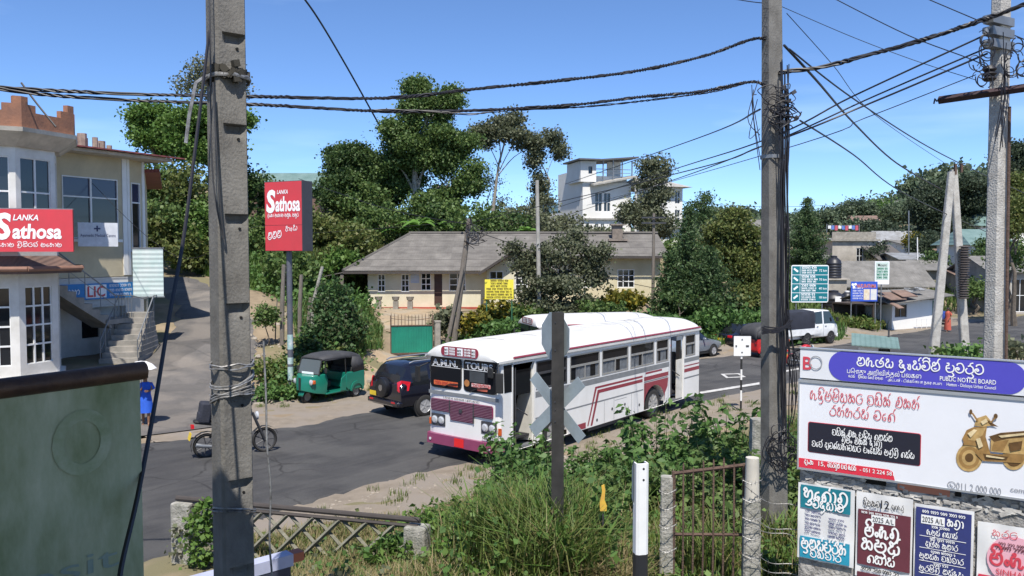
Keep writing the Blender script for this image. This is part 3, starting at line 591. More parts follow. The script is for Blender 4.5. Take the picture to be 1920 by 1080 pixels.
def _f(q):
    p = [V((-1.7-.7*i, -1.3, 3.15+.5*i)) for i in range(6)]
    q.tube([V((-.9, -1.3, 3.1))]+p, .028, 6)
    for a in p: q.cyl(a-V((0, 0, .95)), a, .02, None, 5)
    q.tube([a-V((0, 0, .45)) for a in p], .016, 5)
    for i in range(6): q.cyl((-.9-.16*i, -1.3, 2.2), (-.9-.16*i, -1.3, 3.1), .014, None, 5)
    q.tube([(-.1, -1.3, 2.9), (-.9, -1.3, 3.1)], .028, 6); q.cyl((-.1, -1.3, 1.2), (-.1, -1.3, 2.9), .022, None, 5)
wm('landing_railing', _f, STEEL, smooth=30)
wm('landing', lambda q: q.b(-2.2, .1, -1.4, -.04, 1.95, 2.14), ST)
# ---- signs on it
def wallsign(name, label, px0, px1, py0, py1, Y, rz, t=.08, m=WHITE, group=None):
    a = P(px0, (py0+py1)/2, Y); s = thing(name, label, 'sign', (a.x, a.y, P(px0, py1, Y).z), rz, group)
    return s, (py1-py0)*Y/F
s, h = wallsign('shop_sign', 'red sign with white lettering above the tiled canopy of the shop bay', -66, 138, 391, 472, 27.7, math.radians(14))
wd = 3.29; plate(s, 0, wd, 0, h, RED, 0, .12); plate(s, -.02, wd+.02, h, h+.03, STEEL, .01, .1, name='top_edge')
latin('LANKA', .20, PRINT, s, 1.84, h-.38, bold=.06, shear=.25, width=.78); latin('S', .86, PRINT, s, 1.14, .46, bold=.13, width=.5, shear=.1); latin('athosa', .50, PRINT, s, 1.42, .46, align='LEFT', bold=.10, width=1.52, shear=.1)
sinhala('ලංකා සතොස ලිමිටඩ් සතොස', .13, PRINT, s, 1.6, .17, width=2.7, bold=.25)
s, h = wallsign('medical_sign', 'small pale medical centre signboard with dark cross under the upper window', 146, 208, 417, 462, 34.0, FAC-math.radians(30))
wd = 1.5; plate(s, 0, wd, 0, h, mat('pale_board', (.62, .64, .68), .6), 0, .05); q = MB(); q.b(.69, .75, -.012, -.004, .62, .86); q.b(.60, .84, -.0155, -.0075, .71, .77); q.build('cross_mark', mat('navy_ink', (.03, .04, .12), .5), s, smooth=0)
latin('Ayurvedic Medical Centre', .13, _M['navy_ink'], s, .75, .40, width=1.32)
s, h = wallsign('insurance_sign', 'blue and white shop sign with red lettering on the clapboards above the stairs', 117, 249, 485, 514, 35.2, FAC, )
wd = 4.1; s.location = wing.translation+V((-18.9, 30.3, bz))+Matrix.Rotation(FAC, 3, 'Z') @ V((-3.95, -.12, 2.95)); h = .68
BLU = mat('sign_blue', (.03, .22, .52), .5); plate(s, 0, wd, 0, h, BLU, 0, .05); plate(s, 1.75, 2.75, .06, h-.06, PRINT, -.006, .005, name='white_field')
latin('LIC', .46, RED, s, 2.25, .12, y=-.02, bold=.05, width=.85)
q = MB(); [scribble(q, 2.9, 4.0, z, .12, -.012, i) for i, z in enumerate((.1, .3, .5))]; scribble(q, .2, 1.5, .25, .2, -.012, 9); q.build('lettering', PRINT, s, smooth=0)
a = P(250, 556, 36.2); s = thing('weathered_board', 'weathered white boarded hoarding with green stains on the corner of the shop building', 'board', (a.x, a.y, a.z), math.radians(12))
plate(s, 0, 1.25, 0, 2.1, ribbed('hoarding', (.64, .68, .67), (.42, .56, .54), .2, 2, .8, depth=.3), 0, .05); q = MB(); q.b(-.04, 1.29, -.02, .07, 2.1, 2.15); q.b(-.04, 1.29, -.02, .07, -.05, 0); q.build('frame', STEEL, s); q = MB(); q.b(.1, .16, .06, .5, 1, 1.06); q.b(1, 1.06, .06, .5, 1, 1.06); q.build('bracket', STEEL, s)
# ================================================================ bungalow across the road
bg_ = thing('bungalow', 'long cream bungalow with grey asbestos roof and red skirting behind the green gate', 'house', (0, 55, 1.6))
def bb(name, fn, m, parent=bg_, smooth=0): q = MB(); fn(q); return q.build(name, m, parent, smooth=smooth)
X = lambda px, Y=55: (px-960)/F*Y
whs = [(X(708), X(722), 1.15, 2.35), (X(752), X(767), 1.15, 2.35), (X(789), X(808), 1.25, 2.45), (X(842), X(873), 1.2, 2.45)]
door = (X(814), X(829), .25, 2.35); ww = [(.2, 1.0, 1.3, 2.55), (-1.45, -.55, 1.1, 2.6)]
bb('wall', lambda q: q.wall(-9.6, -1.6, 0, 2.75, whs+[door], 0, .2), CREAM)
for wx in whs: window(bg_, *wx, .03, 2, 3, FR, GLASS, .06)
bb('door', lambda q: q.b(door[0], door[1], .08, .12, .25, 2.35), mat('door_brown', (.05, .025, .018), .6))
def _f(q):
    st = len(q.v); q.wall(-1.6, 2.4, 0, 2.6, [ww[1], ww[0]], -2, .2)
    q.prism([(-1.6, 2.6), (2.4, 2.6), (.4, 3.95)], -2, -1.8, 'y')
    q.b(-1.6, -1.4, -1.8, 0, 0, 2.7); q.b(2.2, 2.4, -1.8, 3, 0, 2.7)
bb('gable_wall', _f, CREAM)
for wx in ww: window(bg_, *wx, -1.97, 2, 3, FR, GLASS, .06)
bb('vent', lambda q: q.b(.2, .6, -2.03, -2.003, 3.0, 3.4), GLASS)
rw = [(3.2, 4.2, 1.3, 2.6), (4.9, 5.7, 1.3, 2.6), (7.4, 8.6, 1.3, 2.6)]
bb('rear_wall', lambda q: (q.wall(2.4, 10.4, 0, 3.5, rw, 3, .2), q.b(10.2, 10.4, 3.2, 12.8, 0, 3.4), q.b(-9.6, -9.4, .2, 12.8, 0, 2.8), q.b(-9.6, 10.4, 12.8, 13, 0, 2.75)), CREAMD)
for wx in rw: window(bg_, *wx, 3.03, 3, 3, FR, GLASS, .06)
for sk in ((-9.62, -1.62, -.06, -.002, -.3, .15), (-1.65, 2.45, -2.06, -2.002, -.3, .17), (2.46, 10.42, 2.94, 2.998, -.3, .2)): bb('skirting', lambda q: q.b(*sk), mat('red_skirting', (.42, .08, .05), .8, col2=(.3, .06, .04)))
bb('step', lambda q: (q.b(-7.4, -4.2, -.9, -.065, -.3, .1), q.b(-6.2, -4.6, -1.5, -.903, -.3, -.02)), mat('red_floor', (.36, .10, .06), .8))
rg, ex = 6.3, [(-10.9, -.75), (-1.9, -.75)]
S = 4.95/1
def roof_f(q):
    z = lambda y: 2.55+(y+.75)*.335
    zr = z(7)
    # front slope left, rear slope, left hip, right front slope
    q.quad((-11.1, -.75, z(-.75)), (2.9, -.75, z(-.75)), (2.9, 7, zr), (-7.6, 7, zr))
    q.quad((2.9, 2.2, z(2.2)), (10.9, 2.2, z(2.2)), (10.9, 7, zr), (2.9, 7, zr)); q.quad((-11.1, -.75, z(-.75)), (-7.6, 7, zr), (-11.1, 14.4, z(-.4)))
    q.quad((-7.6, 7, zr), (10.9, 7, zr), (10.9, 14.4, z(-.4)), (-11.1, 14.4, z(-.4)))
    # gable wing
    q.quad((-2.05, -2.6, 2.55), (.4, -2.6, 4.13), (.4, 5.6, 4.18), (-2.05, 1.0, 2.6)); q.quad((.4, -2.6, 4.13), (2.85, -2.6, 2.55), (2.85, 3.0, 2.6), (.4, 5.6, 4.18))
    # porch lean-to
    q.quad((-11.1, -.7, 2.5), (-12.8, -.4, 2.15), (-12.8, 6, 2.15), (-11.1, 6, 2.6))
rf = bb('roof', roof_f, ASBESTOS); md = rf.modifiers.new('thick', 'SOLIDIFY'); md.thickness = .05; md.offset = -1
def _f(q):
    q.tube([(-7.7, 7, 5.22), (10.9, 7, 5.22)], .13, 6); q.tube([(-11.1, -.75, 2.6), (-7.6, 7, 5.2)], .1, 6)
    q.tube([(.4, -2.6, 4.18), (.4, 5.2, 4.22)], .1, 6)
bb('ridge_tiles', _f, mat('ridge', (.11, .10, .09), .9), smooth=30)
FASC = mat('fascia_dark', (.06, .05, .045), .8)
bb('fascia', lambda q: q.b(-11.1, -2.0, -.8, -.76, 2.38, 2.53), FASC); bb('fascia', lambda q: q.b(2.9, 10.9, 2.14, 2.18, 3.36, 3.5), FASC); bb('bargeboard', lambda q: q.prism([(-2.1, 2.33), (.4, 3.95), (2.9, 2.33), (2.9, 2.5), (.4, 4.11), (-2.1, 2.5)], -2.68, -2.62, 'y'), FASC)
bb('porch_post', lambda q: (q.b(-11.3, -11.1, -.6, -.4, -.3, 2.4), q.b(-12.7, -12.5, -.4, -.2, -.3, 2.1)), WOODP); bb('porch_back_wall', lambda q: q.b(-12.8, -9.65, 4.5, 4.7, -.3, 2.5), mat('dark_timber', (.06, .045, .035), .9))
bb('chimney', lambda q: (q.b(7.35, 8.1, 5.6, 6.2, 4.3, 5.75), q.b(7.2, 8.25, 5.45, 6.35, 5.75, 5.85), q.b(7.0, 8.4, 5.0, 5.45, 4.6, 4.75)), mat('chimney_brick', (.27, .22, .18), .9, col2=(.14, .12, .1)))
bb('notice', lambda q: q.b(X(770), X(786), -.03, -.004, 1.75, 2.5), mat('notice_blue', (.35, .45, .6), .6, col2=(.6, .6, .6), scale=3))
for i, px in enumerate((710, 742, 769)):
    c = P(px, 578, 53.6); c.z = 1.6; pt = thing('garden_urn', ('concrete garden urn with small plant before the first bungalow window', 'concrete garden urn with small plant before the middle bungalow wall', 'concrete garden urn with small plant nearest the bungalow door')[i], 'planter', (c.x, c.y, H(c.x, c.y)), 0, 'urns along the bungalow wall')
    q = MB(); q.b(-.16, .16, -.16, .16, -.1, .55); q.lathe([(.08, .55), (.2, .62), (.26, .85), (.2, .85)], n=10); q.build('pedestal', CONC, pt, smooth=40)
    
# ================================================================ white hospital-like house on the hill
wb = thing('white_house', 'tall white three storey house with flat roofs standing on the hill behind the bungalow', 'building', (0, 80, 5.2))
def wbp(name, fn, m, parent=wb): q = MB(); fn(q); q.xf(Tw); return q.build(name, m, parent, smooth=0)
Tw = Matrix.Translation((X(1092, 80), 0, 0)) @ Matrix.Rotation(math.radians(16), 4, 'Z') @ Matrix.Diagonal((.80, .9, 1, 1))
WW = mat('house_white', (.80, .78, .74), .8, col2=(.70, .68, .63), scale=.5)
w1 = [(1.6, 2.5, 4.1, 5.9), (2.75, 3.6, 4.1, 5.9), (1.6, 2.05, 1.9, 2.9), (2.35, 2.8, 1.9, 2.9)]
wbp('wall', lambda q: (q.wall(0, 6.3, -2, 6.9, w1, 0, .25), q.b(6.05, 6.3, .26, 8, -2, 6.9), q.b(0, .25, .26, 8, -2, 8.2), q.b(.26, 6.04, 7.8, 8, -2, 8.2)), WW)
w2 = [(.5, 1.1, 5.0, 6.2), (5.3, 5.95, 4.9, 6.2), (5.3, 5.95, 2.9, 4.3)]
wbp('wing_wall', lambda q: (q.wall(6.31, 12.6, -2, 6.5, [(a+6.3-.02, b+6.3, c, d) for a, b, c, d in w2], -1.2, .25), q.b(12.35, 12.6, -.95, 6, -2, 6.5)), WW)
wbp('tower_wall', lambda q: (q.wall(-.4, 1.6, 6.92, 8.9, [(.6, 1.1, 7.7, 8.4)], -.3, .25), q.b(-.4, -.15, -.04, 4, 6.92, 8.9), q.b(1.35, 1.6, -.04, 1, 6.92, 8.9)), WW)
wbp('terrace_wall', lambda q: (q.b(1.61, 6.2, .9, 1.1, 6.92, 7.6), q.b(4.4, 6.2, 2.6, 2.8, 6.92, 9.2)), WW)
for x0, x1, z0, z1 in w1: 
    q = MB(); hs = [(x0+(x1-x0)*i/2+.04, x0+(x1-x0)*(i+1)/2-.04, z0+(z1-z0)*j/2+.04, z0+(z1-z0)*(j+1)/2-.04) for i in range(2) for j in range(2)]
    q.wall(x0, x1, z0, z1, hs, .05, .08); q.xf(Tw); o = q.build('window', FR, wb, smooth=0); wbp('pane', lambda g: g.b(x0, x1, .14, .15, z0, z1), GLASS, o)
for a, b, c, d in [(a+6.28, b+6.3, c, d) for a, b, c, d in w2]:
    q = MB(); hs = [(a+(b-a)*i/2+.03, a+(b-a)*(i+1)/2-.03, c+(d-c)*j/2+.04, c+(d-c)*(j+1)/2-.04) for i in range(2) for j in range(2)]
    q.wall(a, b, c, d, hs, -1.12, .08); q.xf(Tw); o = q.build('window', FR, wb, smooth=0); wbp('pane', lambda g: g.b(a, b, -1.03, -1.02, c, d), GLASS, o)
RF = mat('slab_roof', (.42, .40, .36), .85, col2=(.25, .24, .22), scale=2)
wbp('roof', lambda q: (q.add([(.9, -1.1, 6.65), (6.8, -1.1, 7.55), (6.8, 1.2, 7.75), (.9, 1.2, 6.85), (.9, -1.1, 6.5), (6.8, -1.1, 7.4), (6.8, 1.2, 7.6), (.9, 1.2, 6.7)], [(0, 1, 2, 3), (7, 6, 5, 4), (0, 4, 5, 1), (1, 5, 6, 2), (2, 6, 7, 3), (3, 7, 4, 0)]),
     q.add([(6.31, -2.2, 6.5), (13.5, -2.0, 6.5), (13.5, 6.5, 6.5), (6.31, 6.5, 6.5), (7.5, 1.5, 7.6), (11.5, 1.5, 7.4)], [(0, 1, 5, 4), (1, 2, 5), (2, 3, 4, 5), (3, 0, 4), (3, 2, 1, 0)])), RF)
wbp('roof_slab', lambda q: (q.b(-.8, 1.9, -.9, 4.4, 8.95, 9.1), q.add([(1.5, -.3, 8.95), (7.2, -.3, 9.35), (7.2, 5, 9.35), (1.5, 5, 8.95), (1.5, -.3, 9.1), (7.2, -.3, 9.5), (7.2, 5, 9.5), (1.5, 5, 9.1)], [(0, 3, 2, 1), (4, 5, 6, 7), (0, 1, 5, 4), (1, 2, 6, 5), (2, 3, 7, 6), (3, 0, 4, 7)])), mat('slab_dark', (.10, .10, .10), .8))
wbp('roof_post', lambda q: [q.b(x, x+.12, 0, .12, 7.2, 9.1) for x in (2.6, 3.9, 5.1, 6.4)], STEEL); wbp('roof_rail', lambda q: (q.b(1.7, 6.4, .3, .36, 8.2, 8.26), q.b(1.7, 6.4, .3, .36, 7.85, 7.9)), STEEL)
wbp('ledge', lambda q: (q.b(-.06, 6.28, -.25, -.002, 3.3, 3.45), q.b(6.4, 12.6, -1.9, -1.202, 2.55, 2.7)), RF)
wbp('tower_window', lambda q: q.b(.6, 1.1, -.14, -.12, 7.7, 8.4), GLASS)
# ================================================================ small houses of the town on the right
def house(label, cat, px0, px1, pyb, pye, pyr, Y, depth, wm_, rm, wins=(), rz=0, flat=False, over=.5, name='house', base=None, hip=0):
    x0, x1 = X(px0, Y), X(px1, Y); W = x1-x0; zb, ze, zr = P(px0, pyb, Y).z, P(px0, pye, Y).z, P(px0, pyr, Y).z
    g = H(x0+W/2, Y) if base is None else base; zb = min(zb, g)-.2
    t = thing(name, label, cat, (x0, Y, zb), rz); h = ze-zb
    hs = [(W*a, W*b, h*c, h*d) for a, b, c, d in wins]
    q = MB(); q.wall(0, W, 0, h, hs, 0, .2); q.b(0, .2, .2, depth, 0, h); q.b(W-.2, W, .2, depth, 0, h); q.b(.2, W-.2, depth-.2, depth, 0, h)
    if not flat and not hip:
        for xx in (.0, W-.2): q.prism([(.0, h), (depth, h), (depth/2, h+(zr-ze)*.93)], xx+.002, xx+.19, 'x')
    q.build('wall', wm_, t, smooth=0)
    for a, b, c, d in hs:
        window(t, a, b, c, d, .05, 2, 2, FR, GLASS, .05)
    q = MB()
    if flat: q.b(-over, W+over, -over, depth+over, h+.003, h+.2)
    else:
        k = hip*W; r = zr-ze; e = -over*r/(depth/2)
        vs = [(-over, -over, h+e), (W+over, -over, h+e), (W+over-k, depth/2, h+r), (-over+k, depth/2, h+r), (W+over, depth+over, h+e), (-over, depth+over, h+e)]
        q.add(vs+[(x, y, z-.08) for x, y, z in vs], [(0, 1, 2, 3), (3, 2, 4, 5), (6, 9, 8, 7), (9, 11, 10, 8), (0, 6, 7, 1), (4, 10, 11, 5), (1, 7, 8, 2), (2, 8, 10, 4), (0, 3, 9, 6), (3, 5, 11, 9)]+([(1, 2, 4), (0, 5, 3)] if k else []))
    q.build('roof', rm, t, smooth=0)
    return t, W, h
GRIME = mat('grimy_plaster', (.50, .45, .38), .9, col2=(.28, .25, .21), scale=.9)
RUSTR = ribbed('rusty_sheet', (.30, .20, .15), (.13, .09, .075), .2, 0, .8, .2); GREYR = ribbed('grey_sheet', (.22, .21, .195), (.12, .115, .105), .2, 0, .85); SILV = ribbed('silver_sheet', (.45, .46, .46), (.25, .24, .22), .2, 0, .5, .4); GRNR = ribbed('green_sheet', (.20, .29, .27), (.13, .21, .19), .2, 0, .6, .2)
t, W, h = house('long low house with patched grey sheet roof behind the blue shop sign', 'house', 1566, 1738, 580, 528, 490, 72, 6, GRIME, GREYR, [(.12, .2, .5, .8), (.55, .62, .5, .8)], over=.7)
q = MB(); [q.box((W*a, 1.5+b, h+.75+b*.55), (1.6, .9, .05), rz=c, rx=.5) for a, b, c in ((.1, .2, .3), (.3, .7, -.2), (.38, .1, .1))]; q.build('loose_sheet', SILV, t, smooth=0)
t, W, h = house('square concrete house with flat roof above the grey roofed row', 'house', 1560, 1642, 505, 452, 0, 90, 7, GRIME, CONC, [(.55, .7, .35, .8)], flat=True, over=.3)
q = MB(); q.wall(.0, W, h+.2, h+1.0, (), .1, .15); q.build('parapet', CONC, t)
house('small cottage with silver tin roof below the big dark tree', 'cottage', 1660, 1722, 480, 462, 432, 100, 6, GRIME, SILV, [(.3, .6, .3, .8)])
house('leaning cottage with dark rusted roof beside the yellow flowering tree', 'cottage', 1648, 1702, 500, 482, 458, 88, 5, CREAMD, mat('dark_sheet', (.10, .09, .085), .85), [(.6, .8, .3, .8)], rz=.3)
house('white house with pale green roof partly hidden by the tall right pole', 'house', 1822, 1900, 500, 455, 428, 84, 7, WW, GRNR, [(.08, .2, .35, .75), (.28, .36, .35, .75), (.55, .7, .3, .75)], hip=.2)
house('white upper house with green hipped roof on the hill at the right edge', 'house', 1836, 1960, 445, 420, 395, 105, 8, WW, GRNR, [(.1, .2, .2, .8), (.3, .4, .2, .8)], hip=.25)
house('dim grey house among trees high on the right hill', 'house', 1828, 1852, 352, 340, 328, 125, 6, GRIME, GREYR, [(.2, .4, .3, .8)])
house('low white house with many small windows in the trees on the far ridge', 'house', 1655, 1722, 415, 402, 392, 170, 7, WW, GREYR, [(.1, .2, .2, .8), (.3, .4, .2, .8), (.5, .6, .2, .8)])
house('plain white shop front under green roof at the right edge of the road', 'shop', 1858, 1990, 575, 505, 480, 70, 6, GRIME, GREYR, [(.3, .55, .1, .8)])
house('blue-white house end peeping out between conifer and pole', 'house', 1426, 1470, 470, 425, 410, 95, 6, WW, GREYR, [(.1, .3, .3, .7)])
house('small roof with pale gable showing between bungalow ridge and white house', 'house', 1015, 1068, 440, 418, 398, 88, 6, GRIME, SILV)
house('brown shed with low dark roof beside the long grey roofed row', 'shed', 1500, 1562, 560, 492, 478, 80, 5, GRIME, GREYR)
house('house with pale green roof and dark gable on the hill behind the red pylon sign', 'house', 470, 600, 420, 350, 318, 82, 7, mat('brown_wall', (.16, .10, .08), .9), GRNR, [(.2, .3, .3, .8)])
for lb, a, b, yb, ye, yr, Y, wm2, rm2, wn in (('small white house with rusty roof on the ridge above the washing line', 1602, 1640, 428, 413, 403, 128, WW, RUSTR, 2), ('cream cottage with tin roof right of the flat roofed house', 1644, 1676, 452, 440, 430, 112, CREAMD, SILV, 1), ('low grey house half way between the lamp post and leaning poles', 1728, 1772, 524, 503, 488, 77, GRIME, GREYR, 2), ('rusty roofed shed just right of the ribbed fuse stack', 1812, 1850, 545, 520, 508, 73, GRIME, RUSTR, 1), ('whitewashed hut under trees left of the leaning poles', 1700, 1738, 470, 458, 449, 97, WW, GREYR, 1), ('long pale wall house behind the upper water tank', 1566, 1610, 470, 456, 446, 104, GRIME, SILV, 2), ('grey tin shed below the cottage roofs', 1690, 1740, 500, 484, 474, 84, GRIME, SILV, 1), ('tiny white house high on the far hill between trees', 1660, 1684, 388, 381, 375, 175, WW, GREYR, 1), ('pale house with rusty roof at the far bend behind the right leaning pole', 1770, 1812, 500, 480, 466, 90, WW, RUSTR, 2)):
    house(lb, 'house', a, b, yb, ye, yr, Y, 6, wm2, rm2, [(.15+.45*i, .35+.45*i, .3, .8) for i in range(wn)], rz=R.uniform(-.25, .25))
# washing line on the flat roof
wl = thing('washing_line', 'washing line of white and coloured clothes above the flat roofed house', 'laundry', P(1550, 440, 92)); q = MB(); q.cyl((0, 0, -1), (0, 0, 1.2), .04); q.cyl((3.6, 0, -1), (3.6, 0, 1.2), .04); q.tube([(0, 0, 1.1), (1.8, 0, 1.0), (3.6, 0, 1.1)], .012, 4); q.build('line', STEEL, wl)
for i in range(9):
    q = MB(); x = .15+i*.38; q.add([(x+.32*a/3, .04*math.sin(a*2+i), 1.02-b*(.35+.1*(i % 3))) for b in (0, 1) for a in range(4)], [(a, a+1, a+5, a+4) for a in range(3)]); q.build('garment', mat('cloth%s' % 'abc'[i % 3], ((.75, .75, .75), (.12, .2, .5), (.5, .1, .14))[i % 3], .9), wl)
# white roadside shack
sh = thing('roadside_shack', 'low white roadside shack with rusty patched tin roof where the road bends', 'shack', (*P(1672, 618, 57).xy, H(P(1672, 618, 57).x, 57)), math.radians(21))
q = MB(); q.wall(0, 4.4, -.3, 2.0, [(.25, 1.35, .85, 1.75)], 0, .15); q.b(0, .15, .15, 3, -.3, 2.2); q.b(4.25, 4.4, .15, 3, -.3, 2.2); q.b(.15, 4.25, 2.85, 3, -.3, 2.4); q.build('wall', WW, sh, smooth=0)
window(sh, .25, 1.35, .85, 1.75, .03, 2, 1, STEEL, GLASS)
q = MB(); q.add([(-.9, -.7, 1.85), (5.0, -.7, 2.35), (5.0, 2, 2.75), (-.9, 2, 2.6), (-.9, 4, 2.0), (5, 4, 2.1)], [(0, 1, 2, 3), (3, 2, 5, 4)]); rr_ = q.build('roof', GREYR, sh, smooth=0); md = rr_.modifiers.new('t', 'SOLIDIFY'); md.thickness = .06
q = MB(); q.box((-.2, -.1, 2.35), (1.6, 1.3, .05), rx=.35, rz=.1); q.box((1.0, -.05, 2.5), (1.3, 1.2, .05), rx=.33, rz=-.05); q.box((-.55, -.95, 1.75), (.9, .7, .05), rx=.5, rz=.4); q.build('patch_sheet', RUSTR, sh, smooth=0)
q = MB(); [q.box((1.9+.18*i, .4+.2*(i % 3), 2.65+.05*(i % 4)), (.4, .5, .06), rz=i, rx=.3) for i in range(7)]; q.build('roof_clutter', SILV, sh, smooth=0)
q = MB(); q.b(-2.9, -.02, .3, 2.6, 1.75, 1.85); q.b(-2.9, -2.8, .3, .4, -.3, 1.75); q.b(-1.4, -1.3, .3, .4, -.3, 1.75); q.b(-2.9, -.02, 2.5, 2.6, -.3, 1.75); q.build('lean_to', mat('dark_timber', (.06, .045, .035), .9), sh, smooth=0)
q = MB(); q.b(3.7, 4.42, -.05, -.003, .1, 1.95); q.build('door', mat('shutter_green', (.03, .16, .11), .6), sh)
q = MB()
for i in range(5): q.cyl((1.9+.45*i, -.35, -.1), (1.9+.45*i, -.35, .75), .02, None, 5)
q.tube([(1.9, -.35, .72), (3.75, -.35, .72)], .02, 5); q.tube([(1.9, -.35, .4), (3.75, -.35, .4)], .02, 5); q.build('railing', WHITE, sh)
# water tanks
TANKP = mat('tank_plastic', (.02, .021, .028), .45)
def tank(label, c, r, h, capc):
    t = thing('water_tank', label, 'water tank', c, 0, 'black water tanks'); pr = [(r*.96, 0)]
    for i in range(6): z = h*.12*i+.02; pr += [(r, z+.02), (r, z+h*.085), (r*.95, z+h*.1)]
    pr += [(r*.9, h*.8), (r*.45, h*.93), (r*.4, h*.93)]; q = MB(); q.lathe(pr, n=20); q.build('tank', mat('tank_plastic', (.02, .021, .028), .45), t, smooth=50)
    q = MB(); q.lathe([(r*.42, h*.93), (r*.42, h), (.02, h*1.02)], n=16); q.build('lid', capc, t); return t
c = P(1563, 522, 70); t = tank('upper black ribbed water tank standing on a tall masonry stand', c, .62, 1.9, _M['tank_plastic'])
q = MB(); q.b(-.8, .8, -.8, .8, H(c.x, c.y)-c.z, -.1); q.b(-1, 1, -1, 1, -.098, 0); q.build('stand', GRIME, t, smooth=0)
c = P(1562, 592, 62); t = tank('lower black water tank with white label above the crew truck', c, .85, 1.9, _M['tank_plastic']); q = MB(); q.b(-.2, .25, -.862, -.845, 1.1, 1.5); q.build('label_sticker', PRINT, t, smooth=0)
q = MB(); q.b(-1.0, 1.0, -1.0, 1.0, H(c.x, c.y)-c.z-.2, 0); q.build('stand', GRIME, t, smooth=0)
c = P(1588, 575, 63); t = tank('small dark water barrel with white lid right of the larger tank', c, .42, 1.2, PRINT); q = MB(); q.b(-.5, .5, -.5, .5, H(c.x, c.y)-c.z-.2, 0); q.build('stand', GRIME, t, smooth=0)
# ================================================================ signs and posts
def post_sign(name, label, cat, px0, px1, py0, py1, Y, rz=0, posts=(.15, .85), pm=STEEL, pr=.04, group=None, zg=None):
    a, b = P(px0, py1, Y), P(px0, py0, Y); g = H(a.x, a.y) if zg is None else zg
    t = thing(name, label, cat, (a.x, a.y, g), rz, group); W = (px1-px0)/F*Y/math.cos(rz); z0, z1 = a.z-g, b.z-g
    for p in posts:
        q = MB(); q.cyl((W*p, .06+pr, -.2), (W*p, .06+pr, z1 if p in (.15, .85) else z1+.0), pr, None, 8); q.build('post', pm, t)
    return t, W, z0, z1
TEAL = mat('sign_teal', (.005, .16, .19), .4, var=.06)
t, W, z0, z1 = post_sign('direction_sign', 'teal road direction board with four rows of place names and distances', 'road sign', 1483, 1553, 497, 567, 53)
plate(t, 0, W, z0, z1, PRINT, 0, .04, .12); hh = (z1-z0-.1)/4
for i in range(4):
    za = z0+.05+i*hh; plate(t, .05, W-.05, za+.02, za+hh-.02, TEAL, -.006, .005, .03, name='row_panel')
    q = MB(); s_ = 1 if i < 2 else -1
    pts = [(.16, za+hh*.35), (.42, za+hh*.7)] if i < 2 else [(.16, za+hh*.7), (.42, za+hh*.35)]
    ribbon(q, pts, .12, -.012); q.b(.55, .57, -.012, -.008, za+.02, za+hh-.02)
    for j, zz in enumerate((.68, .40, .14)): scribble(q, .65, .65+R.uniform(.85, 1.05), za+hh*zz, .11 if j else .15, -.012, i*5+j, .26)
    q.build('lettering', PRINT, t, smooth=0); latin(('18 km', '40 km', '70 km', '72 km')[i], .15, PRINT, t, W-.12, za+hh*.36, -.012, 'RIGHT', bold=.02)
t, W, z0, z1 = post_sign('shop_signboard', 'blue shop signboard with orange lettering and small pictures in front of the shack', 'sign', 1595, 1645, 528, 565, 55.5, posts=(.04, .95))
plate(t, 0, W, z0, z1, mat('sign_royal', (.03, .09, .50), .4), 0, .04); h = z1-z0
latin('NATURATHMA', .27, mat('orange_ink', (.75, .22, .05), .5), t, W*.58, z1-.42, bold=.03, width=W*.72); q = MB(); [q.lathe([(.09, -.012), (.09, -.008)], (x, 0, z), 10, 'y') for x, z in ((.12, z1-.2), (.3, z1-.18), (.2, z1-.36))]; [scribble(q, .12, .8, z0+.15+.17*i, .1, -.012, i) for i in range(5)]; q.build('lettering', PRINT, t, smooth=0)
for x0, c in ((.48, (.62, .45, .25)), (.74, (.55, .58, .62))): plate(t, W*x0, W*(x0+.23), z0+.1, z0+h*.62, mat('photo_%d' % (x0*100), c, .5, col2=(.75, .7, .6), scale=4), -.008, .006, name='picture')
t, W, z0, z1 = post_sign('resort_sign', 'tall white signboard with green print on a pole above the shack', 'sign', 1640, 1667, 490, 533, 56.2, posts=(.5,))
plate(t, 0, W, z0, z1, PRINT, 0, .05, .05); plate(t, .06, W-.06, z0+.3, z1-.06, mat('pale_green_print', (.52, .62, .56), .5), -.005, .004); latin('Mount', .2, PRINTK, t, W/2, z1-.34, bold=.03, width=W*.62)
q = MB(); [scribble(q, .14, W-.14, z0+.4+.2*i, .13, -.014, 3+i, .3) for i in range(4)]; q.build('lettering', mat('green_ink', (.03, .2, .12), .5), t, smooth=0)
t, W, z0, z1 = post_sign('yellow_notice', 'yellow notice board of dark print on two green legs before the bungalow', 'sign', 909, 963, 524, 561, 44.5, posts=(.06, .94), pm=mat('leg_green', (.04, .14, .07), .6), pr=.035)
plate(t, 0, W, z0, z1, mat('sign_yellow', (.80, .68, .06), .5, var=.04), 0, .03); q = MB(); [scribble(q, W*(.06 if i < 4 else .2), W*(.94 if i < 4 else .8), z0+.06+.15*i, .095, -.012, i, .3) for i in range(7)]; q.build('lettering', mat('olive_ink', (.16, .12, .02), .5), t, smooth=0)
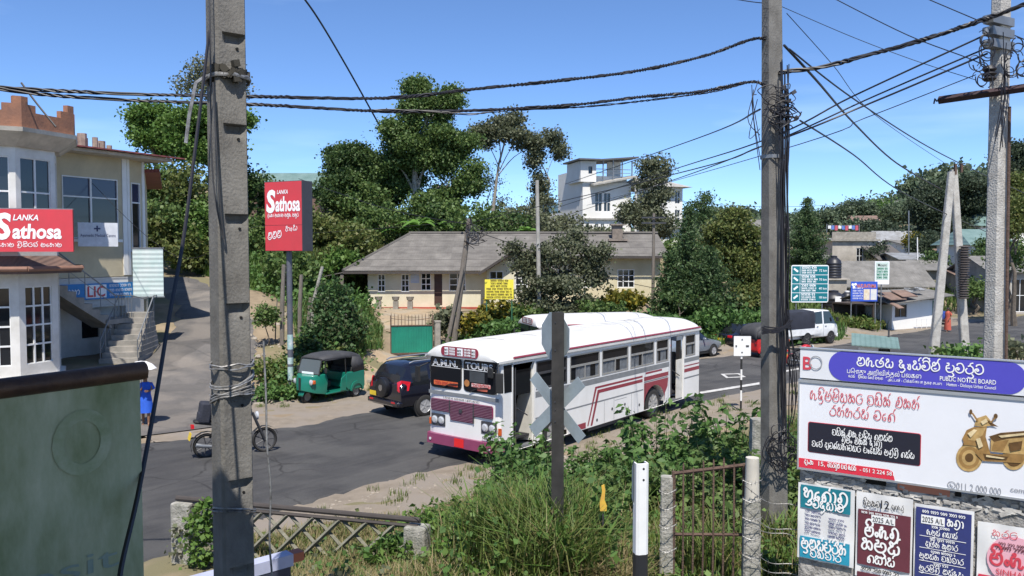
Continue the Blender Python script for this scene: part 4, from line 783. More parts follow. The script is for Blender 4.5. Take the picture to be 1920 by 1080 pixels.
# striped stop post with the white plate
c = G(1389, 772); t = thing('striped_post', 'black and white striped post carrying a small white plate at the roadside', 'post', (c.x, c.y, H(c.x, c.y)))
for i in range(7): 
    q = MB(); q.cyl((0, 0, i*.36-.1*(i == 0)), (0, 0, i*.36+.36), .035, None, 10); q.build('stripe', WHITE if i % 2 else BLACK, t)
z0, z1 = P(1389, 667, c.y).z-t.location.z, P(1389, 630, c.y).z-t.location.z
o = plate(t, -.28, .3, z0, z1, WHITE, -.055, .015, .02); q = MB(); [q.lathe([(.028, -.062), (.02, -.07)], (0, 0, z), 8, 'y') for z in (z0+.12, z1-.12)]; [q.box((x, -.062, (z0+z1)/2), (w_, .01, .06)) for x, w_ in ((-.2, .05), (.18, .1))]; q.build('bolt', STEELD, o)
# pylon sign
c = P(545, 712, 30.6); g = H(c.x, c.y); t = thing('pylon_sign', 'red and black box sign on a tall steel pole beside the side road', 'sign', (c.x, c.y, g), math.radians(-27))
z0, z1 = P(545, 471, 30.4).z-g, P(545, 339, 30.2).z-g; W = 1.78
q = MB(); q.b(-W/2, W/2, -.28, .28, z0, z1); q.build('cabinet', mat('cabinet_dark', (.05, .05, .058), .5), t, smooth=0, bevel=.01)
plate(t, -W/2+.015, W/2-.015, z0+.02, z1-.02, RED, -.292, .01, name='face'); h = z1-z0
Y_ = -.302
latin('LANKA', .15, PRINT, t, -.02, z1-.46, Y_, bold=.06, shear=.25, width=.52); latin('S', .80, PRINT, t, -.58, z1-1.10, Y_, bold=.14, width=.44, shear=.1); latin('athosa', .54, PRINT, t, -.36, z1-1.08, Y_, 'LEFT', bold=.10, width=1.17, shear=.08)
sinhala('ලංකා සතොස සමූහ සතුට', .12, PRINT, t, 0, z1-1.3, Y_, width=1.5, bold=.25); sinhala('ළඟම', .27, PRINT, t, -.4, z0+.42, Y_, width=.68, bold=.2, rise=.1); sinhala('තැන', .2, PRINT, t, .4, z0+.72, Y_, width=.58, bold=.2, rise=.05)
q = MB(); q.b(-W/2, W/2, -.2945, -.2925, z0+.95, z0+.96); q.build('seam', PRINTK, t, smooth=0)
q = MB(); q.cyl((0, 0, -.4), (0, 0, z0), .105, None, 14); q.build('pole', mat('pole_grey', (.115, .12, .14), .5, .2), t); q = MB(); [q.lathe([(.108, z), (.108, z+hh)], n=14, caps=False) for z, hh in ((.35, .5), (.95, .25), (1.5, .55))]; q.build('bill', mat('torn_bill', (.6, .62, .6), .8, col2=(.15, .35, .33), scale=5), t)
# ================================================================ power poles
def taper_pole(mb, h, b, t, n=4, seg=10, lean=(0, 0), notch=0):
    pts = []; 
    for i in range(seg+1):
        k = i/seg; w2, d2 = (b[0]*(1-k)+t[0]*k)/2, (b[1]*(1-k)+t[1]*k)/2; ox, oy = lean[0]*k, lean[1]*k; c = min(w2, d2)*.25
        ring = [(-w2+c, -d2), (w2-c, -d2), (w2, -d2+c), (w2, d2-c), (w2-c, d2), (-w2+c, d2), (-w2, d2-c), (-w2, -d2+c)]
        pts += [(ox+x, oy+y, h*k-.3*(i == 0)) for x, y in ring]
    mb.add(pts, [(i*8+j, i*8+(j+1) % 8, (i+1)*8+(j+1) % 8, (i+1)*8+j) for i in range(seg) for j in range(8)]+[tuple(range(7, -1, -1)), tuple(range(seg*8, seg*8+8))])
# foreground left pole: precast, recessed panels between bridges
pl = P(438, 900, 6.2); g = H(pl.x, pl.y); h = 9.6-g+.2
fg = thing('concrete_pole', 'weathered precast concrete power pole with notched panels, nearest on the left', 'utility pole', (pl.x, pl.y, g), math.radians(39), 'concrete power poles')
q = MB(); rings = []; zz = -.3
PER = .66; z_off = (P(438, 235, 6.2).z-g) % PER
levels = []
k = -1
while k*PER+z_off < h+1:
    t0 = k*PER+z_off; levels += [(t0, 0), (t0+.012, 0), (t0+.085, 0), ]; k += 1
prof = []
k = -1
while True:
    t0 = k*PER+z_off            # ledge level: panel above starts flush, below recessed
    if t0 > h: break
    prof += [(t0-.012, .055), (t0, 0.0), (t0+.035, 0.0), (t0+.06, .007), (t0+PER*.80, .009), (t0+PER*.86, .02), (t0+PER*.93, .052)]; k += 1
prof = [(z, i) for z, i in prof if -.3 < z < h]
vs = []
for z, ins in prof:
    k = max(0, z)/h; w2 = .128-.016*k; d2 = .112-.014*k
    vs += [(-w2, -d2+.02, z), (-w2+.02, -d2, z), (-w2+.045, -d2, z), (-w2+.085, -d2+ins, z), (w2-.055, -d2+ins, z), (w2-.02, -d2+ins*.3, z), (w2-.012, -d2+.012, z), (w2, -d2+.05, z), (w2, d2, z), (-w2, d2, z)]
n = len(prof); q.add(vs, [(i*10+j, i*10+(j+1) % 10, (i+1)*10+(j+1) % 10, (i+1)*10+j) for i in range(n-1) for j in range(10)]+[tuple(range((n-1)*10, n*10))]); q.build('shaft', CONCP, fg, smooth=25)
q = MB(); k = 0
while k*PER+z_off < h: q.lathe([(.011, -.1), (.011, -.04)], (.04, 0, k*PER+z_off-.11), 8, 'y'); k += 1
q.build('bolt_hole', mat('hole_black', (.006, .006, .006), .9, var=0), fg)
mz = P(438, 140, 6.2).z-g; q = MB()
for i in range(110): a = R.uniform(0, 6.28); q.box((.132*math.cos(a)*1.02, .115*math.sin(a)*1.02-.01, mz+R.gauss(0, .03)), (R.uniform(.02, .05),)*3, rz=a, rx=a*2)
q.build('moss_tuft', mat('moss_dark', (.05, .045, .035), .95), fg, smooth=0)
def wrap(zc, r, turns, amp, seed, tilt=.03):
    rr2 = random.Random(seed); pts = []
    for i in range(turns*16+1):
        a = 2*math.pi*i/16; pts.append(((r+.008)*math.cos(a)*1.06, (r-.004)*math.sin(a)*1.02, zc+amp*i/(turns*16)+tilt*math.sin(a+seed)+rr2.gauss(0, .006)))
    return pts
WIRE = mat('galvanised_wire', (.42, .42, .42), .5, .5, col2=(.12, .11, .1), scale=20)
q = MB(); [q.tube(wrap(P(438, py, 6.2).z-g, .142, 2, a, i, tl), .0075, 5) for i, (py, a, tl) in enumerate(((690, .05, .01), (715, .03, .05), (740, .05, .03), (750, .04, .045), (965, .05, .06)))]
q.build('wire_binding', WIRE, fg); q = MB(); q.tube(wrap(P(438, 155, 6.2).z-g, .145, 2, .03, 3, .02), .011, 6); q.tube([(-.19, -.1, mz-.05), (-.28, -.15, mz-.12), (-.33, -.15, mz-.35), (-.36, -.16, mz-.55)], .013, 6); q.build('stay_wire', WIRE, fg)
q = MB(); q.tube(cr([(-.19, -.12, h), (-.175, -.15, mz+.3), (-.18, -.15, mz-.3), (-.17, -.15, mz-.8), (-.12, -.15, mz-1.15), (-.10, -.15, mz-1.2), (-.13, -.16, mz-.9), (-.16, -.15, mz-.1)]), .006, 5); q.build('loose_cable', STEELD, fg)
q = MB(); q.tube(cr([V((.2, -.12, P(478, 640, 6.2).z-g+.0)), (.21, -.13, 2.9), (.2, -.16, 2.55), (.225, -.16, 2.2), (.21, -.16, 1.8), (.23, -.16, 1.3), (.15, -.2, .3)]), .008, 5); q.build('hanging_wire', WIRE, fg)
# right-hand poles
def conc_pole(label, pxb, pxt, pyt, Y, b, t, rz=0, m=CONCP, pyb=None, name='concrete_pole', grp='concrete power poles', cat='utility pole'):
    a = P(pxb, 700, Y); top = P(pxt, pyt, Y); g = H(a.x, a.y); tt = thing(name, label, cat, (a.x, a.y, g), rz, grp)
    q = MB(); d = Matrix.Rotation(-rz, 3, 'Z') @ V((top.x-a.x, 0, 0)); taper_pole(q, top.z-g, b, t, lean=(d.x, d.y)); q.build('shaft', m, tt, smooth=25); return tt, top.z-g
rp_, rh = conc_pole('dark stained concrete pole hung with cable bundles in front of the green direction sign', 1456, 1447, -40, 12, (.35, .26), (.235, .19), math.radians(24))
fr_, fh = conc_pole('pale concrete pole with steel crossarm rising behind the public notice board', 1866, 1878, -40, 11.4, (.28, .2), (.22, .16), math.radians(30), mat('pale_concrete', (.52, .50, .46), .9, col2=(.33, .31, .28), scale=5, bump=.6, bscale=40))
def loc(t, px, py, Y): return t.matrix_basis.inverted() @ P(px, py, Y)
q = MB()
for i in range(14):                                        # cable tails running down the right pole
    x = 1471+R.uniform(-9, 7); s_ = R.uniform(-6, 26); pts = [loc(rp_, x+R.uniform(-3, 3)+(s_ if 600 < y < 860 else 0)*math.sin((y-600)/260*3.14), y, 11.78-R.uniform(0, .06)) for y in (150+R.uniform(-40, 60), 260, 360, 470, 560, 640, 700, 760, 820-R.uniform(0, 90))]
    q.tube(cr(pts, 3), R.uniform(.006, .013), 5)
for i in range(10):
    cx, cy = 1462+R.uniform(-6, 16), 825+R.uniform(-8, 8); pts = [loc(rp_, cx+R.uniform(10, 26)*math.cos(a)*1.2, cy+R.uniform(6, 50)*math.sin(a)+18, 11.72-.02*(i % 4)) for a in [j*.63+i for j in range(11)]]; q.tube(cr(pts, 3), .007, 5)
for i in range(8): pts = [loc(rp_, 1432+R.uniform(-4, 4), 612+i*2, 11.7), loc(rp_, 1460, 618+R.uniform(-6, 6), 11.68), loc(rp_, 1482+R.uniform(-6, 6), 606+R.uniform(-10, 10), 11.7)]; q.tube(cr(pts, 3), .011, 5)
for i in range(12):
    cx, cy = 1458+R.uniform(-14, 22), 205+R.uniform(-35, 35); pts = [loc(rp_, cx+R.uniform(6, 34)*math.cos(a), cy+R.uniform(5, 22)*math.sin(a), 11.72-.02*(i % 5)) for a in [j*.63+i for j in range(11)]]; q.tube(cr(pts, 3), R.uniform(.005, .01), 5)
for i in range(5):
    pts = [loc(rp_, 1416+R.uniform(-8, 8), 150+30*i*.3, 11.75), loc(rp_, 1408+R.uniform(-6, 6), 200+R.uniform(-20, 60), 11.7), loc(rp_, 1425, 300+R.uniform(-60, 30), 11.7)]; q.tube(cr(pts, 5), .006, 5)
q.build('cable_bundle', CABLE, rp_)
q = MB()
for i in range(9): q.box(loc(rp_, 1468+R.uniform(-2, 30)*(i % 2), 165+8*i, 11.7), (.05, .05, .06), rz=i, rx=i)
for i in range(10): c = loc(rp_, 1448, 18+17*i, 11.95); q.cyl(c-V((.155, 0, 0)), c+V((.155, 0, .01)), .006, None, 5)
q.build('clamp', STEELD, rp_)
q = MB(); [q.lathe([(.185, 0), (.185, .05)], loc(rp_, 1450, y, 12), 8, caps=False) for y in (298,)]; q.build('strap', STEEL, rp_)
q = MB(); a, b = loc(fr_, 1760, 188, 11.75), loc(fr_, 2010, 152, 10.6); d = b-a; q.tube([a, b], .055, 4); q.build('crossarm', XARM, fr_, smooth=0)
q = MB(); a = loc(fr_, 1757, 190, 11.75); q.tube([a, a+V((-.05, 0, .03)), a+V((-.07, 0, -.04))], .012, 5); q.build('hook', STEELD, fr_)
q = MB()
for y in (40, 62, 85): q.box(loc(fr_, 1873, y, 11.3), (.5, .14, .11)); q.cyl(loc(fr_, 1848, y, 11.15), loc(fr_, 1848, y-9, 11.15), .04)
q.build('insulator_bracket', STEEL, fr_)
q = MB()
for i in range(26):
    sx = 1 if i % 2 else -1; cx, cy = 1873+sx*R.uniform(18, 46), 120+R.uniform(-50, 40); rr2 = R.uniform(8, 22)
    pts = [loc(fr_, cx+rr2*math.cos(a)*.8, cy+rr2*math.sin(a), 11.1-.03*(i % 6)) for a in [j*.6+i for j in range(R.randint(6, 11))]]; q.tube(cr(pts, 3), R.uniform(.005, .009), 5)
for i in range(6): q.tube(cr([loc(fr_, 1884+R.uniform(-4, 4), 60+20*i, 11.1), loc(fr_, 1880+R.uniform(-8, 10), 180, 11.1), loc(fr_, 1872+R.uniform(-8, 8), 250+R.uniform(0, 40), 11.1)]), .006, 5)
q.lathe([(.06, 0), (.09, .03), (.06, .06), (.09, .09), (.06, .12), (.09, .15), (.06, .2)], loc(fr_, 1855, 152, 11.1), 10)
q.build('cable_coil', CABLE, fr_); q = MB(); q.cyl(loc(fr_, 1893, 200, 11.3), loc(fr_, 1886, 700, 11.3), .02); q.build('conduit', RUST, fr_)
# A-frame of two leaning poles
t, hh_ = conc_pole('left leg of the pair of leaning concrete poles behind the notice board', 1741, 1784, 322, 27, (.30, .22), (.2, .16), 0, mat('pale_concrete', (.5, .5, .5)), grp='pair of leaning poles'); q = MB(); q.b(.66, .72, -.1, 0, hh_-.1, hh_+.25); q.build('top_bar', RUST, t)
a_ = t
t, hh_ = conc_pole('right leg of the pair of leaning concrete poles carrying a ribbed fuse stack', 1818, 1788, 318, 27.5, (.30, .22), (.2, .16), 0, mat('pale_concrete', (.5, .5, .5)), grp='pair of leaning poles'); q = MB(); q.b(-.5, -.44, -.1, 0, hh_-.1, hh_+.2); q.build('top_bar', RUST, t)
a = loc(t, 1806, 560, 27.2); q = MB(); pr = []
for i in range(22): pr += [(.1, i*.08), (.17, i*.08+.02), (.17, i*.08+.04), (.1, i*.08+.06)]
q.lathe(pr, a, 12); q.build('fuse_stack', mat('fin_dark', (.09, .075, .07), .7), t)
def wood_pole(label, pxb, pyb, pxt, pyt, Y, r0, r1, m=WOODP, grp='wooden poles across the road'):
    a = P(pxb, pyb, Y); b = P(pxt, pyt, Y); g = H(a.x, a.y); t = thing('wooden_pole', label, 'utility pole', (a.x, a.y, g), 0, grp); q = MB(); n = 7
    q.tube([V((0, 0, -.3)).lerp(V((b.x-a.x, 0, b.z-g)), i/n) for i in range(n+1)], [r0+(r1-r0)*i/n for i in range(n+1)], 9); q.build('shaft', m, t); return t
t = wood_pole('leaning wooden pole with wire reel beside the green gate', 848, 640, 880, 410, 43.5, .2, .13)
q = MB(); c = loc(t, 886, 446, 43.2); q.lathe([(.28, -.05), (.34, -.05), (.34, .05), (.28, .05)], c, 18, 'y', caps=False); q.box(c, (.6, .05, .04), ry=.5); q.box(c, (.6, .05, .04), ry=2.0); q.build('wire_reel', STEELD, t)
q = MB()
for i in range(16): p0 = loc(t, 878+R.uniform(-6, 6), 420+R.uniform(-8, 40), 43.3); q.tube(cr([p0, p0+V((R.uniform(-.5, .9), -.1, R.uniform(-.3, .5))), p0+V((R.uniform(.2, 1.2), -.1, R.uniform(-.6, .8)))]), .018, 4)
q.build('service_wires', CABLE, t); q = MB(); q.tube([loc(t, 838, 645, 43.2), loc(t, 868, 500, 43.2)], [.12, .09], 8); q.build('brace_post', WOODP, t)
t = wood_pole('slim pale concrete pole standing before the bungalow gable tree', 1012, 600, 1007, 338, 47, .14, .1, mat('slim_concrete', (.40, .385, .35), .9, col2=(.28, .26, .23), scale=3))
t = wood_pole('dark wooden pole with crossarms at the right end of the bungalow', 1224, 575, 1226, 400, 54, .12, .09)
q = MB(); [q.box(loc(t, 1226, y, 53.8), (1.6, .08, .1)) for y in (408, 418)]; q.build('crossarm', STEELD, t)
wood_pole('thin lamp post far up the road near the yellow tree', 1705, 480, 1704, 395, 86, .07, .06, STEEL, 'thin far posts')
wood_pole('thin pale post left of the ribbed fuse stack', 1722, 500, 1720, 445, 80, .06, .05, WHITE, 'thin far posts')
# garden posts along the ivy hedge
for i, (px, py0, py1, r) in enumerate(((528, 590, 496, .11), (561, 600, 515, .10), (586, 605, 500, .09), (578, 605, 558, .09), (516, 640, 560, .03))):
    a, b = P(px, py0, 37+i*.2), P(px+4, py1, 37+i*.2); g = min(a.z, H(a.x, a.y)); t = thing('fence_post', ('thick grey stump post nearest the red pylon sign', 'reddish post between pylon pole and ivy', 'slanting pale post leaning against the ivy hedge', 'short mossy post at the foot of the slanting post', 'thin rusty rod on the weedy bank left of the pylon pole')[i], 'post', (a.x, a.y, g), 0, 'posts along the bank')
    q = MB(); q.tube([(0, 0, -.2), ((b.x-a.x)*.5-.03, 0, (b.z-g)*.5), (b.x-a.x+(.35 if i == 2 else 0), 0, b.z-g)], [r, r*.95, r*.8], 8); q.build('shaft', WOODP if i != 2 else STONE, t)
# ================================================================ public notice board (foreground right)
BY, BX = 9.0, X(1503, 9.0); BA = -math.atan2(.549, .835)
bz0 = H(BX+1, BY-.6)
bd = thing('notice_board', 'public notice board with blue header panel over white scooter advertisement on old concrete frame', 'notice board', (BX, BY, bz0), BA)
def bq(px, py): r = (px-960)/F; t = (BY*r-BX)/(.835+.549*r); return t, P(px, py, BY-.549*t).z-bz0
tb = lambda px: bq(px, 700)[0]
BW = 3.0
zt, zb = bq(1503, 653)[1], bq(1503, 708)[1]
SILVER = mat('aluminium', (.55, .56, .57), .4, .6, var=.06)
hd = plate(bd, 0, BW, zb, zt, mat('board_white', (.74, .75, .78), .35, var=.02), 0, .05, name='header_panel')
plate(hd, -.008, BW, zt+.0005, zt+.012, SILVER, -.01, .07, name='edge_trim')
PURP = mat('header_blue', (.085, .075, .50), .3, var=.03); hgt = zt-zb
plate(hd, tb(1557), tb(1919)+.05, zb+.004, zt-.002, PURP, -.004, .003, hgt*.49, name='blue_field', n=10)
t0, z0 = bq(1610, 685); sinhala('මහජන දැන්වීම් පුවරුව', .092, PRINT, hd, (t0+tb(1851))/2, z0, -.008, width=tb(1851)-t0, bold=.26)
t0, z0 = bq(1592, 699); latin('பொது அறிவித்தல் பலகை', .05, PRINT, hd, t0, z0, -.008, 'LEFT', width=tb(1732)-t0, bold=.02)
t0, z0 = bq(1767, 713); latin('PUBLIC NOTICE BOARD', .046, PRINT, hd, t0, z0, -.008, 'LEFT', width=tb(1873)-t0, bold=.03)
t0, z0 = bq(1780, 723); latin('Hatton - Dickoya Urban Council', .034, PRINT, hd, t0, z0, -.008, 'LEFT', width=tb(1873)-t0, bold=.02)
t0, z0 = bq(1669, 714); latin('அட்டன் - டிக்கோயா நகர சபை', .03, PRINT, hd, t0, z0, -.008, 'LEFT', width=tb(1771)-t0, bold=.02)
t0, z0 = bq(1595, 707); sinhala('හටන් - දිකඔය නගර සභාව'.replace('-', ' '), .026, PRINT, hd, (t0+tb(1660))/2, z0, -.008, width=tb(1660)-t0, bold=.25)
REDI = mat('red_ink', (.62, .06, .09), .4, var=0); GREYI = mat('grey_ink', (.33, .34, .37), .4, var=0)
t0, z0 = bq(1509, 692); latin('B', .145, REDI, hd, t0+.045, z0, -.006, bold=.06, width=.095)
q = MB(); c = bq(1533, 680); ribbon(q, [(c[0]+.062*math.cos(a*.22), c[1]+.07*math.sin(a*.22)) for a in range(30)], .012, -.009); q.build('ring_mark', GREYI, hd, smooth=0)
zt2, zb2 = bq(1503, 716)[1], bq(1503, 876)[1]
pn = plate(bd, .0, BW, zb2, zt2, mat('vinyl_white', (.80, .81, .85), .3, var=.02), 0, .05, name='advert_panel')
q = MB(); q.b(-.014, -.0005, -.012, .06, zb2-.02, zt2+.03); q.b(0, BW, -.012, .06, zt2+.0005, zt2+.03); q.b(0, BW, -.006, .06, zb2-.02, zb2-.0005); q.build('trim', SILVER, pn, smooth=0)
t0, z0 = bq(1523, 748); sinhala('හදිස්සියකට බයික් එකත්', .10, REDI, pn, (t0+tb(1731))/2, z0, -.006, width=tb(1731)-t0, bold=.15)
t0, z0 = bq(1560, 778); sinhala('රත්තරන් වගේ', .10, REDI, pn, (t0+tb(1686))/2, z0, -.006, width=tb(1686)-t0, bold=.15)
x0, za = bq(1521, 791); x1 = tb(1733); zc = bq(1521, 846)[1]
plate(pn, x0-.006, x1+.006, zc-.006, za+.006, REDI, -.003, .002, .025, name='box_edge'); plate(pn, x0, x1, zc, za, mat('ink_navy', (.022, .022, .035), .35, var=0), -.006, .002, .022, name='dark_box')
for s_, pa, pb, py in (('බයික් එක පදින ගමන්ම', 1566, 1681, 815), ('ලීසිං එකක් දාලා', 1584, 1661, 829), ('ඔබේ අවශ්‍යතාවයට පැයෙන් සල්ලි ගන්න', 1528, 1723, 836)):
    t0, z0 = bq(pa, py); sinhala(s_, .062, PRINT, pn, (t0+tb(pb))/2, z0, -.010, width=tb(pb)-t0, bold=.22)
za, zc = bq(1504, 858)[1], zb2+.004; x1 = tb(1686)
q = MB(); q.prism([(0.004, zc), (x1, zc), (x1-.02, za-.02), (x1-.06, za), (.004, za)], -.004, -.002); q.build('red_strip', mat('strip_red', (.70, .04, .07), .35, var=0), pn, smooth=0)
t0, z0 = bq(1514, 869); sinhala('අංක', .05, PRINT, pn, t0+.05, z0, -.008, width=.1, bold=.25); latin('15,', .05, PRINT, pn, t0+.15, z0, -.008, 'LEFT', bold=.03)
sinhala('වටරවුම් පාර හටන්', .05, PRINT, pn, t0+.39, z0, -.008, width=.29, bold=.25); latin('- 051 2 224 581', .042, PRINT, pn, t0+.57, z0, -.008, 'LEFT', bold=.03, width=.33)
t0, z0 = bq(1803, 917); latin('011 2 000 000', .075, GREYI, pn, t0, z0, -.006, 'LEFT', width=tb(1888)-t0); q = MB(); c = bq(1794, 909); ribbon(q, [(c[0]+.034*math.cos(a*.3), c[1]+.034*math.sin(a*.3)) for a in range(22)], .007, -.006); ribbon(q, [(c[0]-.014, c[1]+.012), (c[0]-.008, c[1]-.006), (c[0]+.012, c[1]-.014)], .01, -.006); q.build('phone_mark', GREYI, pn, smooth=0)
t0, z0 = bq(1906, 921); latin('commercial', .05, GREYI, pn, t0, z0, -.006, 'LEFT', bold=.02)
# gold scooter printed on the panel
GO = [mat('gold_%d' % i, c, .35, var=.25, scale=14) for i, c in enumerate(((.33, .19, .065), (.50, .33, .13), (.13, .07, .025), (.72, .58, .34)))]
sc_ = MB(); lay = [0]
def gp(pts, mi):
    lay[0] += 1; y = -.004-.0006*lay[0]; v = [(bq(*p)[0], y, bq(*p)[1]) for p in pts]; sc_.add(v, [tuple(range(len(v)))], mi)
def gw(cx, cy, r, mi, ry=None): gp([(cx+r*math.cos(a*.3142), cy+(ry or r*1.05)*math.sin(a*.3142)) for a in range(20)], mi)
gw(1850, 882, 55, 3, 4) if False else None
gw(1826, 858, 25, 1); gw(1826, 858, 20, 0); gw(1826, 858, 14, 1); gw(1826, 858, 8, 2)
gw(1911, 858, 22, 1); gw(1911, 858, 16, 2); gw(1911, 858, 9, 0)
gp([(1818, 822), (1812, 835), (1838, 832), (1848, 845), (1856, 838), (1846, 820)], 2)
gp([(1834, 800), (1858, 800), (1856, 818), (1842, 836), (1816, 834), (1812, 822), (1820, 806)], 0); gp([(1838, 803), (1856, 802), (1850, 816), (1836, 826), (1822, 824)], 1)
gp([(1838, 784), (1856, 778), (1866, 790), (1872, 797), (1850, 800), (1834, 798)], 1); gp([(1852, 784), (1864, 790), (1880, 800), (1866, 798)], 2)
gp([(1842, 834), (1856, 818), (1866, 850), (1892, 852), (1918, 842), (1940, 850), (1925, 868), (1852, 864), (1838, 850)], 0); gp([(1852, 850), (1900, 856), (1896, 863), (1856, 862)], 2)
gp([(1866, 818), (1882, 812), (1960, 806), (1985, 812), (1980, 850), (1936, 852), (1900, 850), (1866, 846)], 1); gp([(1862, 818), (1884, 811), (1960, 805), (1950, 818), (1900, 822), (1872, 828)], 2); gp([(1872, 828), (1900, 824), (1890, 846), (1868, 844)], 0); gp([(1930, 824), (1975, 818), (1970, 846), (1932, 848)], 3)
for cx, cy, a in ((1827, 772, 3), (1874, 780, 4)): gw(cx, cy, a, 2, 5)
gp([(1828, 774), (1831, 773), (1842, 788), (1839, 790)], 0); gp([(1872, 782), (1875, 783), (1866, 793), (1863, 792)], 0)
gp([(1822, 812), (1834, 804), (1840, 806), (1828, 820)], 3); gp([(1846, 790), (1856, 784), (1860, 790), (1850, 796)], 3); gp([(1880, 816), (1940, 810), (1930, 815), (1886, 820)], 3); gp([(1858, 852), (1894, 858), (1890, 860), (1858, 856)], 3); gp([(1900, 830), (1926, 826), (1924, 842), (1904, 846)], 2); gp([(1936, 812), (1975, 810), (1970, 815), (1938, 818)], 2); gp([(1838, 822), (1846, 820), (1852, 836), (1844, 840)], 3)
sc_.build('scooter_picture', GO, pn, smooth=0)
# crusted concrete frame and bills below
CRUST = mat('bill_crust', (.50, .48, .45), .95, col2=(.16, .15, .14), scale=9, bump=1.0, bscale=25, detail=9)
q = MB(); q.b(.02, BW, .06, .16, -.5, zb2-.05); q.b(.0, .14, .07, .2, -.5, zt-.02); q.b(1.9, 2.04, .07, .2, zb2-.049, zt-.02); q.b(BW-.14, BW, .07, .2, -.5, zt-.02); q.b(.15, BW-.15, .08, .15, zb-.03, zb+.06); q.build('concrete_frame', CRUST, bd, smooth=0)
q = MB()
for i in range(160):
    x, z = R.uniform(.05, 2.6), zb2-.14+R.gauss(0, .035)
    q.box((x, .055-R.uniform(0, .012), z), (R.uniform(.02, .12), .004, R.uniform(.015, .05)), ry=R.uniform(-.5, .5), rx=R.uniform(-.3, .3))
q.build('torn_paper', mat('torn_paper', (.62, .60, .56), .9, col2=(.3, .28, .26), scale=12), bd, smooth=0)
q = MB(); q.b(tb(1690), tb(1790), .045, .057, zb2-.10, zb2-.021); q.build('orange_slat', mat('slat_orange', (.55, .22, .14), .7), bd, smooth=0)
q = MB(); [q.b(tb(a), tb(b), .05, .058, zb2-.085, zb2-.03) for a, b in ((1625, 1668), (1800, 1812), (1842, 1884))]; q.build('dark_gap', mat('hole_black', (.006, .006, .006)), bd, smooth=0)
def poster(label, pa, pb, pyt, pyb, y=.03, zb_=None):
    x0, z1 = bq(pa, pyt); x1 = tb(pb); z0 = bq(pa, pyb)[1]; cr_ = V((BX, BY, bz0))+Matrix.Rotation(BA, 3, 'Z') @ V((x0, y, z0))
    t = thing('poster', label, 'poster', cr_, BA, 'bills pasted below the notice board'); W, Hh = x1-x0, z1-z0
    q = MB(); n = 10; rr2 = random.Random(pa)
    vs = [(W*i/n, .006*math.sin(i*1.1+j*.7+pa)+rr2.gauss(0, .0015), Hh*j/n) for j in range(n+1) for i in range(n+1)]
    q.add(vs, [(j*(n+1)+i, j*(n+1)+i+1, (j+1)*(n+1)+i+1, (j+1)*(n+1)+i) for j in range(n) for i in range(n)]); q.build('paper', mat('paper_white', (.72, .72, .72), .7, var=.04), t, smooth=60)
    def field(x0, x1, z0, z1, m, yy=-.012): return plate(t, W*x0, W*x1, Hh*z0, Hh*z1, m, yy, .002, name='field')
    def si(s, h, x, z, wd, m=PRINT, b=.26, yy=-.018): return sinhala(s, Hh*h, m, t, W*x, Hh*z, yy, width=W*wd, bold=b)
    def scr(m, rows, yy=-.018):
        q = MB(); [scribble(q, W*a, W*b, Hh*z, Hh*h, yy, i+pa, .25) for i, (a, b, z, h) in enumerate(rows)]; return q.build('small_print', m, t, smooth=0)
    return t, field, si, scr, W, Hh
TL = mat('ink_teal', (.01, .19, .25), .6, var=.1); MAR = mat('ink_maroon', (.13, .03, .045), .6, var=.12); NAV = mat('ink_blue', (.03, .04, .17), .6, var=.1)
t, fi, si, scr, W, Hh = poster('white and teal poster with large rounded letters at the left end of the board', 1502, 1610, 905, 1046)
fi(.05, .93, .68, .98, TL); fi(.05, .93, .02, .30, mat('ink_cyan', (.02, .28, .42), .6, var=.2)); si('භූගෝල', .15, .5, .80, .82, b=.3); si('විදයාව', .10, .55, .70, .55, b=.3); si('සුමන්ප්‍රිත්', .13, .48, .15, .8, b=.28); si('බණ්ඩාර', .09, .52, .05, .56, b=.28)
scr(NAV, [(.14, .42, z, .03) for z in (.36, .41, .46, .52, .57, .62)]+[(.56, .86, z, .03) for z in (.34, .39, .46, .51, .57)])
t, fi, si, scr, W, Hh = poster('maroon poster with 2025 panel and tall white letters, second from the left', 1613, 1721, 922, 1080)
fi(.04, .97, .15, .80, MAR); fi(.04, .97, -.02, .06, MAR); si('සිංහල', .14, .48, .50, .62, b=.3); si('කසුන්', .14, .46, .335, .7, b=.3); si('ගයාන්', .10, .47, .19, .5, b=.3)
fi(.28, .70, .665, .755, PRINT, -.016); latin('2025 A/L', Hh*.06, PRINTK, t, W*.49, Hh*.68, -.02, width=W*.38); latin('12', Hh*.10, PRINTK, t, W*.52, Hh*.845, -.016, bold=.03, width=W*.15); si('දිසකව', .07, .28, .85, .3, PRINTK, .2); si('අගහරු', .05, .74, .86, .22, PRINTK, .2)
scr(PRINT, [(.1, .75, .76, .025), (.12, .85, .73+.055, .0)][:1]); scr(PRINTK, [(.12, .45, .09, .04), (.5, .8, .09, .04)])
t, fi, si, scr, W, Hh = poster('blue poster with rows of white names under a 2025 panel, third from the left', 1724, 1838, 944, 1090)
fi(.03, .96, -.02, .96, NAV); fi(.12, .52, .76, .87, PRINT, -.016); latin('2025 A/L', Hh*.07, PRINTK, t, W*.32, Hh*.785, -.02, width=W*.36); si('කලා', .09, .70, .775, .28, b=.3)
for i, (s_, z, w_) in enumerate((('හසුන් ගයාන්', .63, .52), ('අජිත් කුමාර', .48, .55), ('සුමන්ත බණ්ඩාර', .32, .75), ('සුරසිලි චන්දන', .16, .75), ('සපාන්ට', .02, .6))): si(s_, .065, .48, z, w_, b=.24)
